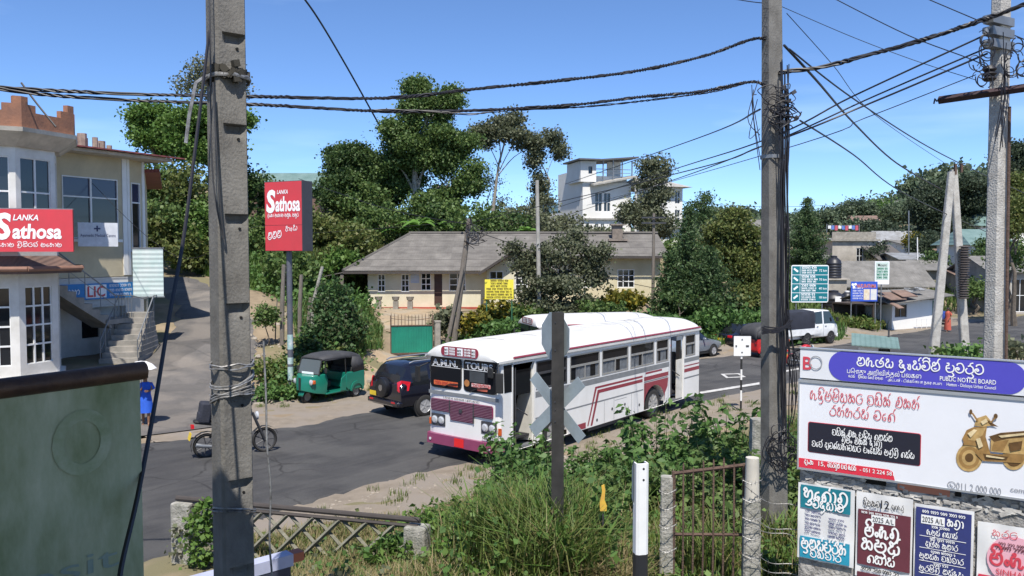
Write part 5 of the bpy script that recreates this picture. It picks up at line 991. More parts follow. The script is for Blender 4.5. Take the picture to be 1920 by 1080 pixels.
q = MB(); [q.b(W*.1, W*.88, -.016, -.014, Hh*z, Hh*(z+.006)) for z in (.6, .45, .285, .13)]; q.build('rule', PRINT, t, smooth=0); scr(PRINT, [(.14, .86, .9, .035), (.3, .6, .72, .03), (.28, .7, .565, .03), (.3, .7, .405, .03), (.35, .6, .25, .03)])
t, fi, si, scr, W, Hh = poster('torn white poster with pink disc and red lettering at the right edge of the board', 1845, 1965, 978, 1110)
q = MB(); q.lathe([(W*.46, -.012), (W*.46, -.010)], (W*.62, 0, Hh*.52), 28, 'y'); q.build('pink_disc', mat('ink_pink', (.78, .42, .50), .6, var=.05), t, smooth=0)
fi(.03, .98, -.02, .26, mat('ink_crimson', (.62, .04, .08), .6, var=.1)); si('සිංහල', .20, .62, .44, .8, REDI, .3); latin('SINHALA', Hh*.09, REDI, t, W*.62, Hh*.3, -.02, width=W*.6); si('කරට', .09, .45, .83, .42, REDI, .2); si('සසර', .2, .5, .02, .7, PRINT, .3); scr(MAR, [(.35, .9, .72, .04), (.3, .95, .66, .05)])
# ================================================================ foreground left: faded signboard in the shade
c = P(262, 700, 3.8); g = H(c.x, c.y); t = thing('faded_signboard', 'faded mossy green metal signboard with rusty pipe along its top in the shade', 'signboard', (c.x, c.y, g), math.radians(54)); zt = c.z-g
def mossy():
    m = mat('faded_green', (.50, .53, .38), .8, col2=(.17, .22, .09), scale=2.6, bump=.2, detail=9, stretch=(1.4, 1, .5)); return m
q = MB(); q.b(-2.3, 0, 0, .03, .5, zt-.03); q.build('sheet', mossy(), t, smooth=0)
q = MB(); q.tube([(-2.35, .0, zt+.0), (.02, .0, zt+.012)], .042, 14); q.build('pipe', mat('rusty_pipe', (.15, .085, .05), .5, .4, col2=(.07, .04, .03), scale=5, bump=.2), t)
q = MB(); ribbon(q, [(-.27+.105*math.cos(a*.35), zt-.27+.12*math.sin(a*.35)) for a in range(19)], .05, -.004); q.build('faded_ring', mat('faded_ring', (.24, .30, .16), .85, col2=(.42, .46, .32), scale=8), t, smooth=0)
latin('esit', .10, mat('ghost_ink', (.20, .27, .24), .85, col2=(.30, .37, .31), scale=12), t, -.32, zt-.86, -.004, width=.4)
q = MB(); [ribbon(q, cr([(-.95+i*.22, zt-.9-.05*i), (-.8+i*.2, zt-1.02), (-.6+i*.2, zt-.98)], 4), .09, -.0045-.001*i) for i in range(3)]; q.build('faded_blotch', mat('blotch', (.12, .12, .10), .9, col2=(.22, .26, .2), scale=7), t, smooth=0)
q = MB(); [q.b(x, x+.05, .032, .08, -.2, zt-.03) for x in (-2.2, -1.2, -.1)]; q.build('post', STEELD, t)
c = P(112, 1085, 3.2); g = H(c.x, c.y); t = thing('blue_tarpaulin', 'dark blue tarpaulin bundle at the foot of the faded signboard', 'tarpaulin', (c.x-.55, c.y-.35, g), math.radians(54)); zt = P(55, 1050, 2.95).z-g
q = MB(); n = 9; vs = [(-.6+1.1*i/n, .12*math.sin(j*.9)+.03*math.sin(i*2.1), zt*(1-j/6)-.12*(i/n)*(1-j/6)*2) for j in range(7) for i in range(n+1)]; q.add(vs, [(j*(n+1)+i, j*(n+1)+i+1, (j+1)*(n+1)+i+1, (j+1)*(n+1)+i) for j in range(6) for i in range(n)]); o = q.build('sheet', mat('tarp_blue', (.02, .04, .09), .6), t, smooth=60); md = o.modifiers.new('t', 'SOLIDIFY'); md.thickness = .3
# the station canopy over the camera: its shade falls on the pole foot and the signboard
t = thing('station_canopy', 'corrugated station canopy above the viewpoint whose shade falls on the near pole', 'canopy', (-5, 0, H(-5, 0)))
q = MB(); z = 7.95-t.location.z; q.add([(-7, -9, z), (14, -9, z), (14, 2.0, z), (3.6, 3.2, z), (2.75, 3.78, z), (-7, 3.0, z)]+[(-7, -9, z+.08), (14, -9, z+.08), (14, 2.0, z+.08), (3.6, 3.2, z+.08), (2.75, 3.78, z+.08), (-7, 3.0, z+.08)], [(5, 4, 3, 2, 1, 0), (6, 7, 8, 9, 10, 11)]+[(i, (i+1) % 6, 6+(i+1) % 6, 6+i) for i in range(6)]); q.build('roof', GREYR, t, smooth=0)  # out of view; right part widened to cut sky light on the foreground
q = MB(); [q.cyl((x, -3, 0), (x, -3, z-.002), .1) for x in (-5.5, 13)]; q.build('post', STEEL, t)
# ================================================================ railway fence, barrier, gate, crossing sign
a, b = P(346, 935, 13.4), P(782, 975, 12.2); ga, gb = H(a.x, a.y), H(b.x, b.y)
d = V((b.x-a.x, b.y-a.y, 0)); ln = d.length
t = thing('lattice_fence', 'crossed concrete lattice fence with old rail on top beside the level crossing', 'fence', (a.x, a.y, 0), math.atan2(d.y, d.x))
for x, w_, gg, nm in ((0, .36, ga, a.z-.05), (ln, .34, gb, b.z-.08)): q = MB(); q.b(x-w_/2, x+w_/2, -.14, .14, gg-.3, nm); q.build('post', STONE, t, smooth=0, bevel=.03)
za, zb_ = a.z, b.z
q = MB(); q.tube([(-.15, 0, za+.0), (ln+.05, 0, zb_)], .045, 8); q.tube([(-.15, -.02, za-.09), (ln+.02, -.02, zb_-.09)], .03, 6); q.build('top_rail', mat('old_rail', (.07, .06, .055), .8, .3), t)
q = MB(); n = 9
for i in range(-3, n+3):
    for s_ in (1, -1):
        xa, xb = ln*i/n+.1, ln*(i+2.2*s_)/n+.1; k0, k1 = 0, 1
        pts = [(max(.2, min(ln-.2, xa+(xb-xa)*k)), .02*s_, za-.1-(k*.95)) for k in (0, 1)]
        if s_ == 1 and xa < .2: k0 = (.2-xa)/(xb-xa)
        lo, hi = 0., 1.
        for k in np.linspace(0, 1, 41):
            x = xa+(xb-xa)*k
            if x < .2 or x > ln-.2: 
                if k < .5: lo = max(lo, k+.02)
                else: hi = min(hi, k)
        if hi-lo > .1:
            f = lambda k: V((xa+(xb-xa)*k, .025*s_, za+(zb_-za)*(xa+(xb-xa)*k)/ln-.1-k*.95)); q.tube([f(lo), f(hi)], .034, 4)
q.build('lattice', mat('lattice_concrete', (.24, .23, .18), .95, col2=(.14, .135, .10), scale=6, bump=.5), t, smooth=0)
a, b = P(340, 1112, 7.5), P(546, 1060, 8.25); d = b-a; t = thing('barrier_beam', 'white and blue metal barrier beam with orange tip behind the near pole', 'barrier', (a.x, a.y, a.z), math.atan2(d.y, d.x)); ln = d.length
q = MB(); q.prism([(-.05, -.02), (.14, -.02), (.14, .02), (.10, .1), (-.05, .1)], -.5, ln, 'x'); q.build('beam', mat('barrier_shaded_white', (.40, .42, .54), .5, var=.12), t, smooth=0); q = MB(); q.b(ln+.001, ln+.13, -.03, .1, .0, .09); q.build('tip', mat('barrier_shaded_orange', (.45, .13, .06), .6, var=.2), t, smooth=0)  # canopy shade is put into the beam and tip colours
q = MB(); q.b(-.5, ln-.03, -.045, .12, -.2, -.022); q.build('underside', mat('barrier_navy', (.03, .035, .06), .6), t, smooth=0); q = MB(); q.b(.1, .25, -.02, .1, H(a.x, a.y)-a.z-.2, -.201); q.build('post', STEELD, t)
# crossing sign seen from behind
a = P(1046, 920, 10.4); g = H(a.x, a.y); t = thing('crossing_sign', 'railway crossing sign seen from behind with octagon above crossed blades on old rail post', 'sign', (a.x, a.y, g), math.radians(-38))
zt = P(1046, 585, 10.4).z-g; POSTM = mat('rail_post', (.045, .042, .04), .8, .1, col2=(.022, .021, .02), scale=6)
q = MB(); q.prism([(-.078, -.06), (.078, -.06), (.078, -.045), (.012, -.03), (.012, .05), (.05, .065), (.05, .08), (-.05, .08), (-.05, .065), (-.012, .05), (-.012, -.03), (-.078, -.045)], -.3, zt, 'z'); q.xf(Matrix.Rotation(math.radians(30), 4, 'Z')); q.build('post', POSTM, t, smooth=0)
BACK = mat('sign_back', (.28, .33, .36), .55, .1, var=.14)
zo = P(1046, 634, 10.4).z-g; q = MB(); q.prism([(.333*math.cos(math.pi/8+i*math.pi/4), zo+.333*math.sin(math.pi/8+i*math.pi/4)) for i in range(8)], .09, .096); q.xf(Matrix.Rotation(math.radians(-20), 4, 'Z') @ Matrix.Translation((-.17, -.02, 0))); q.build('octagon_plate', BACK, t, smooth=0)
zx = P(1046, 767, 10.4).z-g
for s_ in (1, -1):
    q = MB(); q.b(-.53, .53, .09+.008*s_, .096+.008*s_, -.08, .08, T=Matrix.Translation((-.085, 0, zx)) @ Matrix.Rotation(math.radians(44*s_), 4, 'Y')); q.build('blade', BACK, t, smooth=0)
q = MB(); [q.lathe([(.012, -.075), (.012, -.06)], (0, 0, z), 8, 'y') for z in (zo+.2, zo-.15, zx, zx+.1, zx-.15)]; q.build('bolt', STEELD, t)
# white and black marker post
a = P(1202, 1000, 6.6); g = H(a.x, a.y); t = thing('marker_post', 'white over black angle iron marker post with bolt holes in the foreground grass', 'marker post', (a.x, a.y, g), math.radians(12))
zt, zm = P(1204, 868, 6.6).z-g, P(1204, 1038, 6.6).z-g
for nm, z0, z1, m in (('lower_part', -.3, zm, mat('post_black', (.02, .02, .022), .6)), ('upper_part', zm+.0005, zt, mat('post_white', (.80, .80, .80), .5, var=.05))):
    q = MB(); q.prism([(-.052, -.02), (-.03, -.035), (.03, -.035), (.052, -.02), (.052, .05), (.04, .05), (.04, -.015), (-.04, -.015), (-.04, .05), (-.052, .05)], z0, z1, 'z'); q.build(nm, m, t, smooth=0)
q = MB(); [q.lathe([(.009, -.0375), (.009, -.035)], (.005, 0, z), 8, 'y') for z in (zt-.04, zt-.13)]; q.build('bolt_hole', _M['hole_black'], t); q = MB(); q.add([(-.055, .02, zt+.02), (-.055, .06, zt-.05), (-.055, .06, zt-.3), (-.055, .02, zt-.34), (-.06, .02, zt+.02), (-.06, .06, zt-.05), (-.06, .06, zt-.3), (-.06, .02, zt-.34)], [(0, 1, 2, 3), (7, 6, 5, 4), (0, 4, 5, 1), (1, 5, 6, 2), (2, 6, 7, 3)]); q.build('side_plate', BACK, t, smooth=0)
# rusty gate between stone posts
ga_, gb_ = P(1263, 900, 9.75), P(1396, 900, 9.45); d = V((gb_.x-ga_.x, gb_.y-ga_.y, 0)); ln = d.length; g = H(ga_.x, ga_.y)
t = thing('rusty_gate', 'narrow rusty iron gate of upright bars in front of the weeds', 'gate', (ga_.x, ga_.y, g), math.atan2(d.y, d.x)); zt = P(1263, 888, 9.75).z-g; z2 = P(1263, 1002, 9.75).z-g; zr = P(1396, 872, 9.45).z-g
q = MB(); q.tube([(0, 0, zt), (ln, 0, zr)], .024, 6); q.tube([(0, 0, z2), (ln, 0, z2+.1)], .02, 6); q.tube([(0, 0, .05), (ln, 0, .08)], .022, 6); q.tube([(0, 0, -.1), (0, 0, zt+.03)], .024, 6); q.tube([(ln, 0, -.1), (ln, 0, zr+.02)], .024, 6); q.build('frame', RUST, t)
for i in range(6):
    x = ln*(i+1)/7; q = MB(); z = zt+(zr-zt)*(i+1)/7; q.tube([(x, -.01, .05), (x+.004, -.012, z*.5), (x, -.01, z+.03+(.06 if i in (0, 2, 3, 4) else .0)*1), (x, -.01, z+.05+(.07 if i in (0, 2, 3, 4) else 0))], [.012, .012, .011, .003], 6); q.build('bar', RUST, t)
def stone_post(label, px, pyt, Y, w_, cap=0):
    a = P(px, 1000, Y); g = H(a.x, a.y); t = thing('stone_post', label, 'post', (a.x, a.y, g), R.uniform(-.2, .2), 'stone gate and fence posts'); h = P(px, pyt, Y).z-g
    q = MB(); taper_pole(q, h if not cap else h-cap, (w_, w_*.9), (w_*.88, w_*.8), seg=6); q.build('shaft', STONE, t, smooth=0)
    if cap: q = MB(); q.cyl((0, 0, h-cap+.0005), (0, 0, h), w_*.42, w_*.38, 10); q.build('upper_pipe', mat('cap_concrete', (.52, .49, .43), .9), t)
    return t
s1 = stone_post('squat stained stone post left of the rusty gate', 1250, 893, 9.8, .165); s2 = stone_post('stone post with pale pipe standing on its top right of the rusty gate', 1409, 858, 9.3, .20, .48)
stone_post('leaning grey stone stub behind the dark cable hung pole', 1420, 785, 14.0, .3)
def wirething(name, label, lines, m=WIRE, r=.004, grp=None, barbs=0):
    t = thing(name, label, 'wire', lines[0][0], 0, grp); o_ = V(lines[0][0]); q = MB()
    for ptl in lines:
        pts = cr([V(p)-o_ for p in ptl], 6); q.tube(pts, r, 4)
        if barbs:
            for p in pts[::2]: q.tube([p+V((0, -.02, .015)), p+V((0, .02, -.015))], .0025, 3); q.tube([p+V((0, .0, -.025)), p+V((.006, .0, .025))], .0025, 3)
    q.build('strand', m, t); return t
wirething('barbed_wire', 'sagging barbed wire strands strung from the gate post past the notice board', [[P(1398, y, 9.15), P(1440, y+22+k, 9.2), P(1480, y+25+k, 9.2), P(1510, y+40, 9.15)] for y, k in ((912, 8), (955, 12), (985, -8), (1020, 12), (1045, 5))], barbs=1)
wirething('barbed_wire', 'short barbed wire wound round the squat stone post', [[P(1236, y, 9.65), P(1250, y+6, 9.6), P(1268, y-2, 9.65)] for y in (920, 950, 985, 1030)], barbs=1)
wirething('barbed_wire', 'barbed wire turns wound round the stone post with the pipe top', [[P(1392, y, 9.1), P(1409, y+7, 9.05), P(1428, y, 9.1)] for y in (900, 935, 970, 1005, 1040)], barbs=1)
# yellow scrap marker in the weeds
a = P(1131, 962, 10.2); t = thing('yellow_marker', 'bent yellow and orange plastic marker stuck in the weeds', 'marker', (a.x, a.y, H(a.x, a.y))); z0, z1 = P(1131, 958, 10.2).z-t.location.z, P(1131, 908, 10.2).z-t.location.z
q = MB(); q.prism([(-.04, z0), (.04, z0), (.045, z0+.07), (.016, z0+.14), (.024, z1-.07), (.012, z1), (-.024, z1-.02), (-.016, z1-.1), (-.045, z0+.1)], -.01, .01); q.build('plate', mat('marker_yellow', (.72, .50, .05), .6, col2=(.55, .26, .07), scale=5), t, smooth=0); q = MB(); q.cyl((0, .025, -.2), (0, .025, z0+.15), .012); q.build('stake', STEELD, t)
# ================================================================ green gate of the bungalow drive
a, b = G(734, 673), G(811, 671); t = thing('green_gate', 'green sheet metal gate with rusty spikes on top across the bungalow drive', 'gate', (a.x, a.y, H(a.x, a.y)), math.atan2(b.y-a.y, b.x-a.x)); W = (b-a).length; g = t.location.z
z0, z1, z2 = .22, P(734, 612, a.y).z-g, P(734, 588, a.y).z-g
q = MB(); q.b(0, W, 0, .03, z0, z1); q.build('sheet', ribbed('gate_green', (.012, .235, .155), (.008, .16, .11), .13, 0, .55, 0, .5), t, smooth=0)
q = MB(); q.b(-.04, W+.04, -.03, .06, z1+.001, z1+.05); q.b(-.04, W+.04, -.02, .05, .12, .219); q.b(-.05, -.001, -.03, .06, .1, z2-.1); q.b(W+.001, W+.05, -.03, .06, .1, z2-.1); q.build('frame', RUST, t, smooth=0)
for i in range(13):
    x = W*i/12; q = MB(); q.tube([(x, .015, z1+.05), (x, .015, z2-.12*math.sin(math.pi*i/12)-.05), (x, .015, z2-.12*math.sin(math.pi*i/12)+.05)], [.016, .016, .003], 5); q.build('spike', RUST, t)
q = MB(); q.tube([(W*i/12, .015, z2-.25-.1*math.sin(math.pi*i/12)) for i in range(13)], .014, 5); q.build('spike_rail', RUST, t)
for px, lb, hgt, w_ in ((820, 'square concrete gate pillar at the right of the green gate', 1.75, .3), (648, 'slim white gate pillar left of the open drive', 1.6, .16)):
    a = G(px, 672); t = thing('gate_pillar', lb, 'pillar', (a.x, a.y+.1, H(a.x, a.y)), .3, 'pillars of the bungalow drive'); q = MB(); taper_pole(q, hgt, (w_, w_), (w_*.95, w_*.95)); q.build('shaft', CONC, t, smooth=0); q = MB(); q.b(-w_*.55, w_*.55, -w_*.55, w_*.55, hgt+.0005, hgt+.08); q.build('cap', CONC, t, smooth=0)
# vendor hutch by the road behind the board
a = G(1638, 712); t = thing('roadside_hutch', 'small white hutch with green corrugated lid roof behind the blue header of the notice board', 'hutch', (a.x, a.y, H(a.x, a.y)), math.radians(-22)); q = MB(); q.b(-.62, .62, -.5, .5, .05, 1.45); q.build('body', WW, t, smooth=0, bevel=.02)
q = MB(); q.add([(-.9, -.8, 1.5), (.95, -.8, 1.42), (.95, .8, 1.72), (-.9, .8, 1.85), (-.9, -.8, 1.54), (.95, -.8, 1.46), (.95, .8, 1.76), (-.9, .8, 1.89)], [(3, 2, 1, 0), (4, 5, 6, 7), (0, 1, 5, 4), (1, 2, 6, 5), (2, 3, 7, 6), (3, 0, 4, 7)]); q.build('roof', GRNR, t, smooth=0); q = MB(); q.b(.15, .6, -.56, -.502, .5, 1.38); q.build('hatch', GLASS, t); q = MB(); q.tube([(-.9, -.5, 1.5), (-1.6, -.8, 1.46)], .025, 6); q.b(.55, .62, .7, .78, 1.7, 2.1); q.build('pole', STEELD, t)
# ================================================================ vehicles
def wheel(parent, c, r, w, axis_rz=0, rimm=None, name='wheel', spokes=5, wire=False):
    """tyre with a rim as sub-part; the axle lies along local y"""
    q = MB(); pr = [(r*.62, -w/2), (r*.9, -w/2), (r*.985, -w*.4), (r, -w*.2), (r, w*.2), (r*.985, w*.4), (r*.9, w/2), (r*.62, w/2)]
    if wire: pr = [(r*.80, -w*.3), (r*.9, -w/2), (r, 0), (r*.9, w/2), (r*.80, w*.3), (r*.80, -w*.3)]
    q.lathe(pr, (0, 0, 0), 22, 'y', caps=False); o = q.build(name, TYRE, parent, V(c), smooth=40); o.rotation_euler.z = axis_rz
    q = MB()
    if wire:
        q.lathe([(r*.81, -w*.3), (r*.74, 0), (r*.81, w*.3)], n=20, axis='y', caps=False); q.lathe([(.01, -w*.6), (r*.14, -w*.5), (r*.14, w*.5), (.01, w*.6)], n=10, axis='y')
        for k in range(spokes): q.cyl((r*.1*math.cos(k*6.283/spokes), 0, r*.1*math.sin(k*6.283/spokes)), (r*.78*math.cos(k*6.283/spokes), 0, r*.78*math.sin(k*6.283/spokes)), r*.045, None, 5)
    for s in (() if wire else (-1, 1)):
        q.lathe([(r*.64, s*w*.5), (r*.6, s*w*.43), (r*.2, s*w*.40), (r*.16, s*w*.46), (.01, s*w*.46)], n=20, axis='y', caps=False)
        for k in range(spokes): q.box((r*.4*math.cos(k*6.283/spokes), s*w*.45, r*.4*math.sin(k*6.283/spokes)), (r*.5, w*.05, r*.14), ry=-k*6.283/spokes)
    q.build('rim', rimm or STEEL, o, smooth=30); return o
def face(o, xoff): o.rotation_euler.z = -math.pi/2; o.location.x += xoff; return o       # turn a flat piece to the vehicle's front (-x)
BUSW = mat('bus_white', (.80, .79, .77), .35, col2=(.72, .71, .68), scale=2.2, detail=9, stretch=(1, 1, .45), coat=.2); MARN = mat('bus_maroon', (.26, .025, .05), .3, var=.05, coat=.3); BGREY = mat('bus_grey', (.20, .21, .22), .4); BEIGE = mat('door_beige', (.60, .58, .52), .5); DARKI = mat('bus_interior', (.02, .02, .022), .8, var=0); ALUM = mat('bus_aluminium', (.5, .5, .5), .35, .7, var=0); CURT = mat('curtain_grey', (.13, .14, .15), .9, var=.3, scale=6)
def bus(name, label, loc, rz, LEN=11.3, near=True, arches=None):
    t = thing(name, label, 'bus', loc, rz, 'white passenger buses'); hw = 1.225; ZB, ZT = .36, 2.735
    wins = [(1.50, 2.94), (3.08, 4.64), (4.76, 6.30), (6.42, 7.96), (8.1, 8.95), (10.2, 10.98)] if near else [(.7+1.6*i, 2.1+1.6*i) for i in range(int((LEN-2)/1.6))]
    doors = [(.5, 1.40), (9.08, 10.06)] if near else []
    wz = (1.80, 2.56)
    arches = arches or [(1.75, 3.0), (7.3, 8.72)]
    holes = [(a, b, *wz) for a, b in wins]+[(a, b, ZB, 2.58) for a, b in doors]+[(a, b, ZB, 1.12) for a, b in arches]
    q = MB(); q.wall(.04, LEN, ZB, ZT, holes, -hw, .05)
    for a, b in arches:                                   # round the wheel openings
        c, r = (a+b)/2, (b-a)/2; pts = [(c+r*math.cos(math.pi*i/10), .48+r*.88*math.sin(math.pi*i/10)) for i in range(11)]
        q.prism([(a, 1.12)]+[(x, z) for x, z in pts[::-1]]+[(b, 1.12)], -hw+.002, -hw+.03) if False else None
        for i in range(10):
            (x1, z1), (x0, z0) = pts[i], pts[i+1]; q.quad((x0, -hw, min(z0, 1.12)), (x1, -hw, min(z1, 1.12)), (x1, -hw, 1.12), (x0, -hw, 1.12)); q.quad((x0, -hw, min(z0, 1.12)), (x0, -hw+.3, min(z0, 1.12)), (x1, -hw+.3, min(z1, 1.12)), (x1, -hw, min(z1, 1.12)))
    st = len(q.v); q.wall(0, LEN-.04, ZB, ZT, [(.7+1.6*i, 2.1+1.6*i, *wz) for i in range(int((LEN-2)/1.6))], -hw, .05); q.xf(Matrix.Translation((LEN, 0, 0)) @ Matrix.Rotation(math.pi, 4, 'Z'), st)
    st = len(q.v); q.wall(-hw+.04, hw-.04, ZB+.2, ZT, [(-.9, .9, 1.8, 2.55)], 0, .05); q.xf(Matrix.Translation((LEN+.02, 0, 0)) @ Matrix.Rotation(math.pi/2, 4, 'Z'), st)
    # front panel with slightly bowed profile
    ys_ = [-hw, -hw+.06, -hw+.2, -.5, 0, .5, hw-.2, hw-.06, hw]; bow = [.06, .012, -.012, -.035, -.04, -.035, -.012, .012, .06]
    zs_ = [.55, .9, 1.3, 1.78, 2.2, 2.735]; vs = [(bow[i]+(.035*(z-1.78) if z > 1.78 else 0), y, z) for z in zs_ for i, y in enumerate(ys_)]
    q.add(vs, [(j*9+i, j*9+i+1, (j+1)*9+i+1, (j+1)*9+i) for j in range(5) for i in range(8)]); q.build('body', BUSW, t, smooth=30)
    # roof shell
    st_ = [(-.13, .0), (-.14, .30), (-.10, .62), (.0, .84), (.25, .95), (.8, 1.0), (LEN*.27, 1.02), (LEN*.5, 1.03), (LEN*.72, 1.02), (LEN-.7, 1.0), (LEN-.25, .93), (LEN-.02, .75), (LEN+.08, .4), (LEN+.09, 0)]
    q = MB(); vs = []; N = 18
    for x, k in st_:
        for i in range(N+1):
            u = -1+2*i/N; vs.append((x, 1.265*math.copysign(abs(u)**.8, u)*(1 if x > -.1 else .985), 2.70+.40*k*(1-abs(u)**3.2)**.75))
    n = N+1; q.add(vs, [(a*n+i, (a+1)*n+i, (a+1)*n+i+1, a*n+i+1) for a in range(len(st_)-1) for i in range(N)]+[(0*n+i, 0*n+i+1, (len(st_)-1)*n+i+1, (len(st_)-1)*n+i) for i in range(N)])
    for s in (-1, 1): q.b(-.1, LEN+.05, s*1.27-.015, s*1.27+.015, 2.66, 2.72)
    q.build('roof', mat('bus_roof', (.70, .69, .67), .5, col2=(.52, .51, .48), scale=1.6, detail=9, stretch=(.35, 1.6, 1)), t, smooth=40)
    q = MB(); [q.tube([(x, 1.2*u, 2.712+.41*(1-abs(u)**3.2)**.75) for u in (-.95, -.8, -.6, -.3, 0, .3, .6, .8, .95)], .012, 4) for x in [1.2+1.45*i for i in range(int((LEN-1)/1.45))]]; q.build('roof_seam', mat('seam_grey', (.55, .54, .52), .6), t)
    q = MB(); q.b(.1, LEN-.1, -1.1, 1.1, ZB+.25, ZB+.3); q.b(.4, LEN-.1, .2, .3, .7, 2.6); q.b(.3, LEN, -.9, .9, 2.5, 2.55); q.b(.2, LEN-.2, -.5, .5, .35, .65); q.build('interior', DARKI, t, smooth=0)
    # seat backs seen through the doors and windows
    for i, (a, b) in enumerate(wins):
        W = b-a; zm = 2.23; q = MB(); m_ = 2 if W > 1 else 1
        q.wall(a, b, wz[0], wz[1], [(a+.045, b-.045, zm+.03, wz[1]-.04)]+[(a+.045+(W-.05)*k/m_, a+(W-.05)*(k+1)/m_, wz[0]+.05, zm-.03) for k in range(m_)], -hw-.006, .03); f = q.build('window', ALUM if i else STEELD, t, smooth=0)
        g = MB(); g.b(a, b, -hw+.028, -hw+.034, wz[0], wz[1]); g.build('pane', GLASSB, f, smooth=0)
        if i or not near:
            c = MB(); n = 28; vs = [(a+.06+(W-.12)*j/n, -hw+.022+.005*math.sin(j*1.9+i), z) for z in (wz[0]+.05, zm-.05) for j in range(n+1)]
            ff = [(j, j+1, n+2+j, n+1+j) for j in range(n) if not (i+j//5) % 4 == 1]; c.add(vs, ff); c.build('curtain', CURT, f, smooth=0)
    for i, (a, b) in enumerate(doors):
        q = MB(); q.b(a-.05, a-.001, -hw-.012, -hw+.06, ZB, 2.62); q.b(b+.001, b+.05, -hw-.012, -hw+.06, ZB, 2.62); q.b(a-.05, b+.05, -hw-.012, -hw+.06, 2.585, 2.64); dr = q.build('door', BUSW, t, smooth=0)
        q = MB(); x = b-.04 if i == 0 else (a+b)/2+.06; dd = .55 if i == 0 else .2
        if i == 0: q.prism([(-hw+.05, .5), (-hw+dd, .42), (-hw+dd+.05, 1.25), (-hw+dd-.1, 1.75), (-hw+.05, 2.5)], x, x+.03, 'x')
        else: q.b(x-.02, b-.03, -hw+.03, -hw+.06, .42, 1.75); q.b(x-.02, b-.03, -hw+.03, -hw+.055, 2.42, 2.56)
        q.build('leaf', BEIGE, dr, smooth=0)
        q = MB(); q.b(x if i else a+.1, b-.06, -hw+.064, -hw+.07, 1.76, 2.41); q.build('door_glass', GLASSB, dr, smooth=0)
        q = MB(); q.tube([(a+.12, -hw+.02, .6), (a+.12, -hw+.02, 2.5)], .018, 6); q.tube([(a+.15, -hw+.0, 1.45), (b-.3, -hw-.01, 1.2)], .016, 6); q.build('handrail', STEELD, dr)
        q = MB(); q.b(a, b, -hw+.03, -.5, .38, .42); q.build('step', STEEL, dr, smooth=0)
    # paint bands along the near side
    y = -hw-.003
    q = MB(); q.b(1.42, min(9.0, LEN-.2), y, y+.002, 1.60, 1.76)
    if near: q.b(10.1, LEN, y, y+.002, 1.60, 1.74); q.b(1.42, 7.25, y, y+.002, 1.03, 1.07); q.b(7.3, 8.9, y, y+.002, 1.255, 1.295); q.b(10.1, LEN, y, y+.002, 1.03, 1.08); q.build('grey_band', BGREY, t, smooth=0)
    q = MB()
    if near: q.add([(4.15, y, .40), (4.25, y, .40), (4.62, y, 1.30), (7.2, y, 1.30), (7.2, y, 1.40), (4.53, y, 1.40)], [(0, 1, 2, 5), (5, 2, 3, 4)]), q.add([(3.98, y, .42), (4.04, y, .42), (4.48, y, 1.45), (7.2, y, 1.45), (7.2, y, 1.51), (4.40, y, 1.51)], [(0, 1, 2, 5), (5, 2, 3, 4)])
    a, b = arches[1]; c = (a+b)/2; r = (b-a)/2; pts = [(c+r*math.cos(math.pi*i/10), .48+r*.88*math.sin(math.pi*i/10)) for i in range(11)]
    for i in range(10): (x1, z1), (x0, z0) = pts[i], pts[i+1]; q.quad((x0, y, min(z0, 1.12)), (x1, y, min(z1, 1.12)), (x1, y, 1.24), (x0, y, 1.24))
    if near: q.quad((b, y, .75), (8.9, y, .95), (8.95, y, 1.24), (b, y, 1.24)); q.b(7.3, 8.95, y, y+.002, 1.31, 1.44); q.b(7.4, 8.5, y, y+.002, 1.52, 1.58); q.b(10.1, LEN, y, y+.002, 1.26, 1.38); q.b(10.1, LEN, y, y+.002, 1.46, 1.50); q.b(3.1, 3.9, y, y+.002, .38, .55); q.b(.65, LEN, -1.293, -1.29, 2.735, 2.79) if False else None
    q.build('maroon_band', MARN, t, smooth=0)
    q = MB(); q.add([(x, -1.268*s, 2.735+z) for z, s in ((0, 1), (.055, .995)) for x in (.5, LEN)], [(0, 1, 3, 2)]); q.tube([(.5, -1.262, 2.76), (LEN, -1.262, 2.76)], .028, 6); q.build('roof_stripe', MARN, t)
    q = MB(); [q.b(x, x+.012, y, y+.002, ZB+.02, 1.02) for x in ((4.9, 5.45, 6.5) if near else (2.2, 3))]
    if near: q.b(5.5, 6.2, y, y+.002, .95, .96); q.b(5.5, 6.2, y, y+.002, .6, .61); q.build('panel_seam', BGREY, t, smooth=0); q = MB(); [q.lathe([(.045, y-.004), (.045, y)], (x, 0, z), 10, 'y') for x, z in (((5.35, .72), (6.1, .75), (4.5, .52), (7.0, .6)) if near else ((2.5, .7),))]; q.build('filler_cap', STEELD, t)
    q = MB(); q.b(min(2.9, LEN*.35), LEN*.63, -1.0, -.9, .22, .5); q.b(LEN*.37, LEN*.55, -1.12, -.7, .22, .42); q.build('chassis', STEELD, t, smooth=0)
    for x in ((arches[0][0]+arches[0][1])/2, (arches[1][0]+arches[1][1])/2):
        for s in (-1, 1): wheel(t, (x, s*1.02, .5), .5, .3, 0, mat('wheel_grey', (.32, .31, .29), .7), spokes=8)
    # ---- front (built facing -x): x here runs to the viewer's right
    RUB = BLACK
    ws = []
    for x0, x1 in ((-1.14, -.035), (.035, 1.14)):
        w_ = plate(t, x0, x1, 1.86, 2.70, RUB, -.008, .016, .12, name='windscreen_rubber'); face(w_, -.04)
        ws.append(plate(w_, x0+.03, x1-.03, 1.89, 2.67, GLASSB, -.014, .004, .1, name='windscreen'))
        plate(w_, x0+.035, x1-.035, 2.44, 2.665, mat('visor_black', (.012, .012, .014), .25, var=0), -.0175, .002, .08, name='visor')
